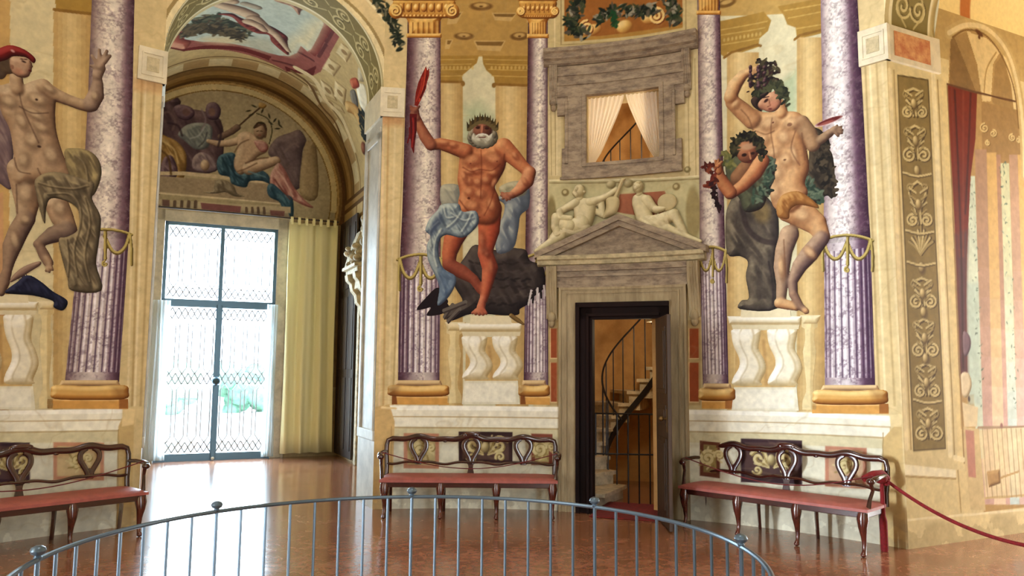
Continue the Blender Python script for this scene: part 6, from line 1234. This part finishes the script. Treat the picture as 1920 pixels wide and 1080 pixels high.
# curtains in the little window
lace = cloth_mat('white_lace', (240, 230, 212), .4)
LA0 = lambda s, t, z: loc(A0, s, t, z)
for sg, lb in ((-1, 'white curtain of the small upper window, swept aside towards the bearded man'), (1, 'white curtain of the small upper window, swept aside towards the leaf crowned dancer')):
    def fn(i, j, sg=sg):
        edge = (WU0 + .005) if sg < 0 else (WU1 - .005); mid = .03 if sg < 0 else .05; inner = mid + (edge - mid) * (j ** 1.5 * .80 + .08 * math.sin(j * PI)); 
        if j > .85: inner = edge + (inner - edge) * (1 - (j - .85) * 1.0)
        s = edge + (inner - edge) * i; return LA0(s, 5.60 + .016 * math.sin(i * 8 * 2 * PI + j * 2) * (1 - .3 * j), WZ1 - .01 - (WZ1 - WZ0 - .02) * (j + .06 * i * j * (1 - j)))
    b = MB(); b.grid(fn, 70, 20); tag(b.build('window_curtain', lace, smooth_=True), lb, 'curtain')
# --- pediment and door casing
root, part = hold('stone_doorcase', 'stone surround of the open stair door with triangular pediment on scroll consoles', 'door surround', 0.0, 0.0)
b = MB(); b.arcbox(-1.04, 1.0, 0, 0, 0, 0, prof=[(2.925, .04), (2.94, .09), (2.985, .10), (3.0, .13), (3.045, .14)]); part(b, 'cornice', lst)
ZP = lambda u: 3.035 + (3.472 - 3.035) * max(0, 1 - abs(u + .02) / 1.05)
b = MB(); strip(b, -1.07, -.02, lambda u: ZP(u) - .02, lambda u: ZP(u) + .055, 0, .14); strip(b, -.02, 1.03, lambda u: ZP(u) - .02, lambda u: ZP(u) + .055, 0, .14)
strip(b, -1.02, -.02, lambda u: ZP(u) - .085, lambda u: ZP(u) - .02, 0, .10); strip(b, -.02, .98, lambda u: ZP(u) - .085, lambda u: ZP(u) - .02, 0, .10); part(b, 'raking_cornice', gst)
b = MB(); strip(b, -.92, .88, lambda u: 3.04, lambda u: max(3.045, ZP(u) - .08), 0, .025, n=36); part(b, 'tympanum', gst)
b = MB(); strip(b, -.80, .78, lambda u: 2.68, lambda u: 2.93, 0, .035)
for z0, z1, d in ((2.66, 2.69, .055), (2.79, 2.82, .06), (2.86, 2.93, .075)): strip(b, -.80, .78, lambda u, z=z0: z, lambda u, z=z1: z, 0, d)
part(b, 'frieze', gst)
b = MB()
for u0, u1, z0, z1, d in ((-.775, -.535, 0, 2.67, .045), (.545, .765, 0, 2.67, .045), (-.60, .61, 2.462, 2.67, .045)): strip(b, u0, u1, lambda u, z=z0: z, lambda u, z=z1: z, 0, d)
part(b, 'door_casing', cst)
b = MB()
for u0, u1, z0, z1 in ((-.775, -.745, 0, 2.66), (.735, .765, 0, 2.66), (-.775, .765, 2.63, 2.66), (-.69, -.675, 0, 2.6), (.67, .685, 0, 2.6), (-.69, .685, 2.585, 2.60), (-.565, -.55, 0, 2.49), (.56, .575, 0, 2.49)): strip(b, u0, u1, lambda u, z=z0: z, lambda u, z=z1: z, .04, .062)
part(b, 'casing_moulding', cst)
for u0, u1 in ((-.93, -.80), (.79, .92)): console(part, 'scroll_console', u0, u1, 2.28, 2.92, cst, .09)
# --- stucco figures reclining on the pediment (low relief)
stu = fresco_mat('stucco', .75, .2, .1)
def stucco(label, build, box, u, z):
    c = sheet(CYL, *box, res=.006); c.col[:] = np.array((206, 192, 148)) / 255; build(c); root = empty('stucco_figure', label, 'stucco figure', W0(u, z, 0), group='stucco figures reclining on the pediment')
    # soften the joins between limbs
    h = c.h.copy()
    for _ in range(2): h[1:-1, 1:-1] = (h[1:-1, 1:-1] * 2 + h[:-2, 1:-1] + h[2:, 1:-1] + h[1:-1, :-2] + h[1:-1, 2:]) / 6
    c.h = np.where(c.al > .5, h, 0); c.mottle(.08, .05, 4)
    o = canvas_mesh('figure_body', c, .03, root, m=stu, relief=1.0); o.matrix_parent_inverse = Matrix.Translation(root.location).inverted(); return root, o
ST = ((166, 150, 108), (206, 192, 148), (226, 214, 174))
def zp(pts): return [(980 + q[0] / 3.177, 300 + q[1] / 3.177, *q[2:]) for q in pts]
def figA(c):
    c.limb(zp([(400, 250, 22 / 3.2), (470, 260, 7), (480, 330, 6), (420, 300, 5)]), ST)
    c.puff([(x, y) for x, y in zp([(310, 240), (360, 230), (420, 240), (440, 300), (420, 380), (390, 420), (320, 420), (310, 340)])], ST, 14, hk=.9)
    c.limb(zp([(350, 390, 17), (290, 410, 16), (230, 430, 13), (190, 470, 10)]), ST, hk=.8); c.limb(zp([(230, 450, 11), (160, 500, 8), (110, 530, 6), (80, 545, 4)]), ST, hk=.8); c.limb(zp([(280, 400, 12), (220, 380, 11), (200, 345, 9)]), ST, hk=.8); c.limb(zp([(200, 350, 9), (195, 400, 8), (210, 440, 7)]), ST)
    c.limb(zp([(320, 260, 9), (270, 285, 7.5), (222, 310, 6.5)]), ST, hk=.9); c.limb(zp([(222, 312, 6.5), (230, 345, 5.5), (290, 350, 5)]), ST, hk=.9)
    c.limb(zp([(410, 255, 9), (470, 235, 7), (520, 210, 6), (560, 180, 5)]), ST, hk=.9); c.limb(zp([(345, 232, 6), (342, 200, 6)]), ST); c.ell(*zp([(340, 188)])[0][:2], 10.5, 12.5, None, pal=ST, hk=1.0)
    for k in range(7): c.ell(*zp([(318 + 8 * math.cos(k), 180 + 6 * k)])[0][:2], 4, 4, None, pal=ST, hk=1.4)
    c.ell(*zp([(372, 195)])[0][:2], 2.4, 2.6, None, pal=ST, hk=2)
    for q in ([(250, 420), (300, 440), (380, 420)], [(200, 450), (260, 430), (320, 440)], [(330, 390), (360, 410), (400, 400)]): c.line([(x, y) for x, y in zp(q)], 5, (212, 198, 156), sm=True, hk=2.2)
root, body = stucco('pale stucco figure playing a long necked lute, reclining on the door pediment', figA, (1000, 345, 1170, 480), -.75, 3.3)
c = sheet(CYL, 1110, 325, 1185, 425, res=.006); c.puff([(x, y) for x, y in zp([(500, 240), (540, 220), (575, 230), (580, 270), (560, 320), (520, 340), (480, 350), (500, 290)])], ST, 9, hk=1.2); c.limb(zp([(545, 250, 4), (570, 190, 3), (598, 122, 3.4)]), ST, hk=1.4); c.limb(zp([(585, 130, 2), (612, 118, 2)]), ST, hk=1.6); c.col[:] = np.array((204, 188, 142)) / 255
canvas_mesh('lute', c, .036, root, m=stu, relief=1.0).matrix_parent_inverse = Matrix.Translation(root.location).inverted()
def figB(c):
    c.puff([(x, y) for x, y in zp([(668, 215), (720, 205), (760, 230), (770, 300), (790, 370), (770, 410), (700, 400), (672, 330), (655, 260)])], ST, 13, hk=.9)
    c.limb(zp([(760, 385, 15), (830, 365, 14), (905, 325, 10)]), ST, hk=.9); c.limb(zp([(905, 325, 10), (940, 390, 8), (975, 455, 6)]), ST, hk=.9); c.limb(zp([(780, 400, 12), (870, 410, 9), (930, 440, 7), (985, 460, 6), (1060, 488, 4)]), ST, hk=.8)
    c.limb(zp([(745, 240, 9), (780, 285, 7.5), (800, 300, 7)]), ST, hk=1); c.limb(zp([(800, 300, 6.5), (840, 292, 5.5), (872, 280, 4.5)]), ST, hk=1); c.limb(zp([(700, 205, 6), (696, 180, 6)]), ST); c.ell(*zp([(692, 166)])[0][:2], 10, 12, None, pal=ST, hk=1.0)
    for k in range(8): c.ell(*zp([(676 + 9 * math.cos(k * 1.3) + 14, 140 + 5 * k)])[0][:2], 4.2, 4, None, pal=ST, hk=1.5)
    for q in ([(700, 340), (760, 370), (800, 400)], [(790, 350), (830, 390), (840, 410)], [(680, 380), (720, 410), (770, 415)], [(860, 340), (880, 400), (940, 420)]): c.line([(x, y) for x, y in zp(q)], 5, (212, 198, 156), sm=True, hk=2.2)
rootB, bodyB = stucco('pale stucco figure holding a tambourine, reclining on the door pediment', figB, (1180, 335, 1325, 465), .4, 3.3)

c = sheet(CYL, 1228, 358, 1276, 402, res=.006); c.ell(1252, 380, 18, 16, None, pal=ST, hk=.35); c.ell(1252, 380, 13, 11, None, pal=((150, 134, 94), (186, 170, 126), (206, 192, 148)), hk=.1); c.col[:] = np.array((198, 182, 136)) / 255; canvas_mesh('tambourine', c, .034, rootB, m=stu, relief=1.0).matrix_parent_inverse = Matrix.Translation(rootB.location).inverted()
# --- dark wooden door frame and the open leaf
f0 = lambda q: loc(A0, *q)
dwood = mat('door_wood_dark', (30, 15, 14), .75, spec=.15, noise=.3, nscale=5, stretch=(1, 1, .2)); lwood = mat('door_leaf_wood', (70, 48, 32), .55, noise=.4, nscale=4, stretch=(1.5, 1.5, .2), bump=.1)
d2 = structure(empty('door_2', None, None, loc(A0, .40, 5.5, 0)))
def dsub(b, nm, m, **k):
    o = b.build(nm, m, d2, **k); o.matrix_parent_inverse = Matrix.Translation(d2.location).inverted(); return o
b = MB()
for s0, s1, z0, z1 in ((-.55, -.35, 0, 2.46), (.43, .56, 0, 2.46), (-.55, .56, 2.27, 2.47)): b.box(s0, s1, 5.47, 5.60, z0, z1, f=f0)
for s0, s1, z0, z1 in ((-.55, -.50, 0, 2.46), (-.55, .56, 2.41, 2.47), (-.42, -.385, 0, 2.33), (-.42, .45, 2.30, 2.335)): b.box(s0, s1, 5.43, 5.48, z0, z1, f=f0)
dsub(b, 'door_frame', dwood, bevel=.005)
hx, ht = .425, 5.44; ex, et = .66, 4.70; L = math.hypot(ex - hx, et - ht); ax_, ay_ = (ex - hx) / L, (et - ht) / L
def lf(q): return loc(A0, hx + ax_ * q[0] - ay_ * q[1], ht + ay_ * q[0] + ax_ * q[1], q[2])
b = MB(); b.box(0, L, -.02, .02, .012, 2.26, f=lf)
for z0, z1 in ((.15, .95), (1.08, 1.30), (1.42, 2.14)): b.box(.10, L - .10, -.032, .032, z0, z1, f=lf); b.box(.15, L - .15, -.042, .042, z0 + .05, z1 - .05, f=lf)
leaf = dsub(b, 'door_leaf', lwood, bevel=.006)
b = MB(); b.ball(lf((L - .07, -.08, 1.16)), .028); b.tube([lf((L - .07, 0, 1.16)), lf((L - .07, -.08, 1.16))], .010); b.box(L - .09, L - .05, -.026, .0, 1.02, 1.26, f=lf); o = b.build('door_handle', mat('old_brass', (110, 84, 48), .4, metal=.8), leaf, smooth_=True); o.matrix_parent_inverse = Matrix.Identity(4)
# --- stairwell
C0S, C0T, SR = -.15, 7.12, 1.28
wst = mat('stairwell_plaster', (206, 164, 104), .8, noise=.16, nscale=2.2, dark=(172, 130, 76))
def sw(th, r, z): return loc(A0, C0S - r * math.sin(th), C0T - r * math.cos(th), z)
b = MB(); g0 = .35
b.grid(lambda i, j: sw(g0 + (2 * PI - 2 * g0) * i, SR, 6.6 * j), 48, 4)
for sg in (-1, 1): b.grid(lambda i, j: (lambda P, Q: Vector(P).lerp(Vector(Q), i))(sw(sg * g0, SR, 6.6 * j), loc(A0, C0S - sg * .62 if sg > 0 else .62, 5.72, 6.6 * j)), 1, 4)
structure(b.build('wall_front', wst, smooth_=True)); structure(MB().grid(lambda i, j: sw(2 * PI * i, SR * 1.2 * j + .001, 6.6), 24, 2).build('ceiling', wst))
structure(MB().grid(lambda i, j: loc(A0, -.75 + 1.5 * i, 5.74, 2.47 + 1.73 * j), 2, 2).build('wall_front', wst))
stp = mat('worn_white_stone', (206, 190, 158), .6, noise=.25, nscale=8); irn = mat('black_iron', (26, 20, 20), .45, metal=.3)
st = empty('spiral_staircase', 'spiral stone staircase with thin black iron railing seen through the open door', 'staircase', sw(0, 0, 0))
def ssub(b, nm, m, parent=None, **k):
    o = b.build(nm, m, parent or st, **k); o.matrix_parent_inverse = Matrix.Identity(4) if parent else Matrix.Translation(st.location).inverted(); return o
RISE, DTH, TH0, RI = .172, R_(21), R_(12), .42
NS = 31
for k in range(NS):
    a0, a1 = TH0 + DTH * k, TH0 + DTH * (k + 1) ; z = RISE * (k + 1); b = MB()
    def wedge(z0, z1, da, rr0): 
        n = 3; lo = []; hi = []
        arc = [(rr0, a0 - da + (a1 - a0 + da) * i / n) for i in range(n + 1)] + [(SR, a1 - (a1 - a0 + da) * i / n) for i in range(n + 1)]
        lo = [b.bm.verts.new(sw(a, r, z0)) for r, a in arc]; hi = [b.bm.verts.new(sw(a, r, z1)) for r, a in arc]; m = len(arc)
        for i in range(m): b.bm.faces.new([lo[i], lo[(i + 1) % m], hi[(i + 1) % m], hi[i]])
        b.bm.faces.new(hi); b.bm.faces.new(lo[::-1])
    wedge(z - .045, z, .10, RI - .04); wedge(max(0, z - RISE - (.10 if k > 3 else 0)), z - .045, 0, RI)
    ssub(b, 'step', stp)
b = MB(); b.grid(lambda i, j: sw(TH0 + DTH * NS * i, RI - .02 + .0 * j, RISE + RISE * NS * i - .34 + .12 * j) if True else 0, 160, 1); o = ssub(b, 'stair_string', irn); o.modifiers.new('t', 'SOLIDIFY').thickness = .02
ra = RI + .02; nn = 150
def hz(th): return RISE * (th - TH0) / DTH
b = MB(); b.tube([sw(TH0 + DTH * NS * i / nn, ra, RISE + hz(TH0 + DTH * NS * i / nn) + .84) for i in range(nn + 1)], .014, n=6); ssub(b, 'handrail', irn)
for k in range(NS):
    th = TH0 + DTH * (k + .5); z = RISE * (k + 1); b = MB(); b.tube([sw(th, ra, z), sw(th, ra, RISE + hz(th) + .84)], .0085, n=6); ssub(b, 'baluster', irn)
# low iron guard at the foot of the stair
gd = empty('iron_guard_rail', 'low black iron guard rail beside the foot of the spiral stair', 'railing', loc(A0, 0, 6.1, 0))
P_, Q_ = (-.60, 6.12), (.45, 6.35)
def gsub(b, nm): o = b.build(nm, irn, gd); o.matrix_parent_inverse = Matrix.Translation(gd.location).inverted()
for z in (1.12, .62): b = MB(); b.tube([loc(A0, P_[0], P_[1], z), loc(A0, Q_[0], Q_[1], z)], .011, n=6); gsub(b, 'rail_bar')
for k in range(9):
    t = k / 8; b = MB(); x, y = P_[0] + (Q_[0] - P_[0]) * t, P_[1] + (Q_[1] - P_[1]) * t; b.tube([loc(A0, x, y, .0 if k > 3 else .6), loc(A0, x, y, 1.12)], .010, n=6); gsub(b, 'upright_bar')
b = MB(); b.box(-.34, .42, 5.25, 6.3, .004, .016, f=f0); tag(b.build('red_carpet', mat('red_carpet', (120, 24, 20), .95, noise=.3, nscale=30)), 'small dark red carpet on the threshold of the stair door', 'carpet')
# the stairwell's own lamps
for z, p_ in ((2.15, 22), (4.9, 60)):
    d = bpy.data.lights.new('stairwell_lamp', 'POINT'); d.energy = p_; d.color = (1, .82, .56); d.shadow_soft_size = .08; o = bpy.data.objects.new('stairwell_lamp', d); COL.objects.link(o); o.location = loc(A0, .25 if z < 3 else .3, 6.6, z)
# ================================================================== ROUND RAILING
rail_m = mat('painted_steel', (84, 98, 108), .32, metal=.6)
ZR, RR = .745, 1.73
rr_ = empty('round_railing', 'low circular steel railing with ball finials standing in the middle of the floor', 'railing', (CX, CY, 0))
def rs(b, nm, parent=None, **k):
    o = b.build(nm, rail_m, parent or rr_, **k)
    if parent is None: o.matrix_parent_inverse = Matrix.Translation(rr_.location).inverted()
    return o
def rp(a, z, r=RR): return Vector((CX + r * math.sin(a), CY + r * math.cos(a), z))
b = MB(); b.tube([rp(2 * PI * k / 128, ZR) for k in range(128)], .0125, n=8, closed=True); rs(b, 'top_rail', smooth_=True)
b = MB(); b.tube([rp(2 * PI * k / 128, .07) for k in range(128)], .010, n=6, closed=True); rs(b, 'bottom_rail', smooth_=True)
PH = R_(-6.5)
proto = {}
for k in range(64):
    a = PH + 2 * PI * k / 64; post = k % 8 == 0
    if post not in proto:
        b = MB(); z0 = 0 if post else .07; b.tube([(0, 0, z0), (0, 0, ZR)], .0115 if post else .0095, n=8)
        if post: b.lathe([(.045, 0), (.045, .008), (.018, .014)], n=14)
        proto[post] = rs(b, 'post' if post else 'baluster'); o = proto[post]; o.matrix_parent_inverse = Matrix.Identity(4); 
        if post: b = MB(); b.lathe([(.014, ZR), (.020, ZR + .010), (.014, ZR + .018), (.030, ZR + .028), (.036, ZR + .042), (.030, ZR + .056), (.012, ZR + .066)], n=16); fin = b.build('ball_finial', rail_m, o, smooth_=True)
    else:
        o = proto[post].copy(); COL.objects.link(o); o.parent = rr_
        if post: q = fin.copy(); COL.objects.link(q); q.parent = o
    o.location = (RR * math.sin(a), RR * math.cos(a), 0)

# ================================================================== BENCHES
mah = mat('mahogany', (66, 24, 17), .25, noise=.4, nscale=9, dark=(42, 14, 12), coat=.7, stretch=(.6, 2, 2)); mah_l = mat('mahogany_leg', (86, 34, 24), .25, noise=.35, nscale=9, coat=.7)
red_s = mat('red_leather', (168, 90, 80), .5, noise=.12, nscale=14, bump=.08, bscale=80); 
def build_bench():
    root = empty('settee', '', 'bench'); HWD = .98
    def pt(b, nm, m, parent=None, **k): return b.build(nm, m, parent or root, **k)
    b = MB(); b.grid(lambda i, j: (-HWD - .02 + (2 * HWD + .04) * i, -.05 + .50 * j, .425 + .034 * (max(0, 1 - abs(2 * i - 1) ** 14) * max(0, 1 - abs(2 * j - 1) ** 4)) ** .6), 60, 14)
    b.box(-HWD - .018, HWD + .018, -.048, .448, .40, .427); pt(b, 'seat_cushion', red_s, smooth_=True)
    b = MB(); b.box(-HWD, HWD, -.035, -.01, .345, .402); b.box(-HWD, HWD, .415, .44, .345, .402); b.box(-HWD, -HWD + .025, -.01, .415, .345, .402); b.box(HWD - .025, HWD, -.01, .415, .345, .402); pt(b, 'seat_frame', mah, bevel=.006)
    for x in (-.94, -.313, .313, .94):
        k = 1 if abs(x) < .5 else 1.05
        b = MB(); b.tube([(x, 0, .385), (x, -.012, .33), (x, -.018, .26), (x, -.002, .18), (x, .006, .10), (x, -.004, .05), (x, -.022, .02)], [.046 * k, .052 * k, .040, .027, .019, .019, .027], n=12); b.ball((x, -.024, .020), .026, 1, 1.15, .77)
        leg = pt(b, 'leg', mah_l, smooth_=True)
        b = MB(); b.ball((x - .03, -.02, .345), .018); b.ball((x + .03, -.02, .345), .018); b.ball((x, -.045, .335), .016, 1, .6, 1.4); b.build('carved_knee', mah_l, leg, smooth_=True)
    for x in (-.94, -.313, .313, .94):
        b = MB(); b.tube([(x, .42, .38), (x, .425, .2), (x, .445, 0.0)], [.024, .021, .019], n=4); pt(b, 'leg', mah)
    ZT, ZB, YB = .845, .565, .43
    def bx(z): return YB + (z - .42) * .10
    top = []; N = 64
    for i in range(N + 1):
        x = -.93 + 1.86 * i / N; w_ = .014 * math.cos((x + .62) * 2 * PI / .62) + .008 * math.cos(x * 2 * PI / .31); top.append((x, bx(ZT), ZT + w_ + .018 * math.exp(-(x / .12) ** 2)))
    path = [(-.99, bx(.40), .40), (-.988, bx(.52), .52), (-1.0, bx(.66), .66), (-1.0, bx(.76), .76), (-.985, bx(.82), .82)] + top + [(.985, bx(.82), .82), (1.0, bx(.76), .76), (1.0, bx(.66), .66), (.988, bx(.52), .52), (.99, bx(.40), .40)]
    rads = [.027] * 5 + [.031 + .009 * math.exp(-(p[0] / .14) ** 2) + .004 * math.exp(-((abs(p[0]) - .62) / .08) ** 2) for p in top] + [.027] * 5
    b = MB(); b.tube(path, rads, n=10, squash=(1, .75)); tr = pt(b, 'back_frame', mah, smooth_=True)
    b = MB(); b.ball((0, bx(ZT) - .012, ZT + .052), .07, 1.5, .3, .42, 16, 8)
    for s in (-1, 1):
        b.ball((s * .07, bx(ZT) - .016, ZT + .04), .026, 1.2, .5, 1); b.ball((s * .31, bx(ZT) - .01, ZT - .034), .017, 1.6, .7, .8)
    b.build('carved_crest', mah, tr, smooth_=True)
    low = [(-.985 + 1.97 * i / N, bx(ZB), ZB + .012 * math.cos((-.985 + 1.97 * i / N + .62) * 2 * PI / .62) - .006 * math.cos((-.985 + 1.97 * i / N) * 2 * PI / .31)) for i in range(N + 1)]
    b = MB(); b.tube(low, .024, n=8, squash=(1, .7)); pt(b, 'lower_rail', mah, smooth_=True)
    for x0 in (-.62, 0, .62):
        b = MB(); yb = lambda z: bx(z) - .004
        for s in (-1, 1):
            q = [(.012, ZB - .01), (.024, ZB + .05), (.058, ZB + .11), (.088, ZB + .17), (.088, ZB + .225), (.060, ZB + .262), (.03, ZB + .28)]
            b.tube([(x0 + s * a, yb(z), z) for a, z in smooth(q, closed=False, n=4)], [.027] * 25, n=8, squash=(1, .55))
        b.prism([(x0 - .05, ZB + .0), (x0 - .028, ZB + .06), (x0, ZB + .085), (x0 + .028, ZB + .06), (x0 + .05, ZB), (x0 + .03, ZB - .02), (x0 - .03, ZB - .02)], lambda x, z, h: (x, yb(z) + h, z), -.010, .010); b.ball((x0, yb(ZB), ZB + .01), .026, 1.2, .5, .8)
        if x0 == 0: b.prism([(-.035, ZB), (-.026, ZB - .05), (-.04, .44), (.04, .44), (.026, ZB - .05), (.035, ZB)], lambda x, z, h: (x, yb(z) + h, z), -.010, .010)
        pt(b, 'splat', mah, smooth_=True)
    for s in (-1, 1):
        b = MB(); b.tube([(s * 1.0, bx(.69), .69), (s * 1.02, .32, .70), (s * 1.03, .18, .695), (s * 1.02, .08, .685), (s * 1.0, .045, .66)], [.018, .021, .024, .026, .022], n=10); b.ball((s * 1.0, .05, .668), .034, 1.15, 1, .9)
        a = pt(b, 'armrest', mah, smooth_=True); b = MB(); b.tube([(s * .995, .06, .66), (s * 1.0, .09, .58), (s * .985, .05, .50), (s * .975, .03, .41)], [.020, .017, .018, .024], n=8); b.build('arm_support', mah, a, smooth_=True)
    return root
def copy_tree(o, parent=None):
    q = o.copy(); COL.objects.link(q); q.parent = parent
    for ch in list(o.children): copy_tree(ch, q)
    return q
bench = build_bench(); bench['group'] = 'carved settees along the hall wall'
def place(o, a, b_, label):
    mid = (Vector(a) + Vector(b_)) / 2; d = Vector(b_) - Vector(a); o.location = (mid.x, mid.y, 0); o.rotation_euler = (0, 0, math.atan2(d.y, d.x)); o['label'] = label; o['category'] = 'bench'
bench_l, bench_r = copy_tree(bench), copy_tree(bench)
place(bench, (-1.41, 8.88), (.47, 8.88), 'carved mahogany settee with red seat standing below the crowned bearded man')
place(bench_l, (-4.89, 6.43), (-3.66, 7.86), 'carved mahogany settee with red seat standing below the youth in the red cap')
place(bench_r, (1.88, 8.58), (3.22, 7.22), 'carved mahogany settee with red seat standing beside the red rope barrier')
cord = mat('red_cord', (96, 22, 24), .8); velvet = mat('red_velvet', (132, 14, 22), .85, noise=.25, nscale=40)
def lw(o, p):
    return Matrix.Translation(o.location) @ Matrix.Rotation(o.rotation_euler.z, 4, 'Z') @ Vector(p)
for o, lb in ((bench, 'thin dark red cord strung between the arms of the middle settee'), (bench_l, 'thin dark red cord strung between the arms of the settee below the youth'), (bench_r, 'thin dark red cord strung between the arms of the settee by the rope')):
    b = MB(); b.tube([lw(o, (-1.0 + 2.0 * i / 20, .10 + .12 * math.sin(PI * i / 20), .715 - .19 * math.sin(PI * i / 20))) for i in range(21)], .006, n=6); tag(b.build('seat_barrier', cord, smooth_=True), lb, 'cord', 'cords across the settees')
# ---- rope barrier at the right
pb = Vector((3.50, 7.46, 0)); root = empty('barrier_post', 'slim dark red barrier post wrapped in velvet at the end of a settee', 'barrier post', pb)
b = MB(); b.lathe([(.030, 0), (.034, .02), (.034, .28), (.022, .33), (.018, .62)], n=14); b.build('velvet_sleeve', velvet, root, smooth_=True)
b = MB(); b.lathe([(.016, 0.0), (.03, .012), (.012, .02)], n=12); b.build('post_foot', rail_m, root)
b = MB(); b.tube([(-.20, -.06, .67), (-.10, -.05, .70), (.0, 0, .70), (.05, .01, .66), (.04, .0, .60)], [.03, .045, .048, .04, .02], n=12); b.ball((-.02, -.02, .67), .055, 1.2, 1, .9); b.build('knotted_velvet', velvet, root, smooth_=True)
e1 = Vector((4.88, 5.28, 0)); pts = []
for i in range(41):
    k = i / 40; z = .66 - 1.62 * k * (1 - k) + (.05 * k); q = (pb + Vector((.03, 0, 0))).lerp(e1, k); pts.append((q.x, q.y, z))
b = MB(); b.tube(pts, .016, n=10); root = empty('barrier_rope', 'thick red velvet rope swinging from the barrier post across the right passage', 'rope', (0, 0, 0)); o = b.build('rope', velvet, None, smooth_=True)
bpy.data.objects.remove(root); o.name = 'barrier_rope'; tag(o, 'thick red velvet rope swinging from the barrier post across the right passage', 'rope')
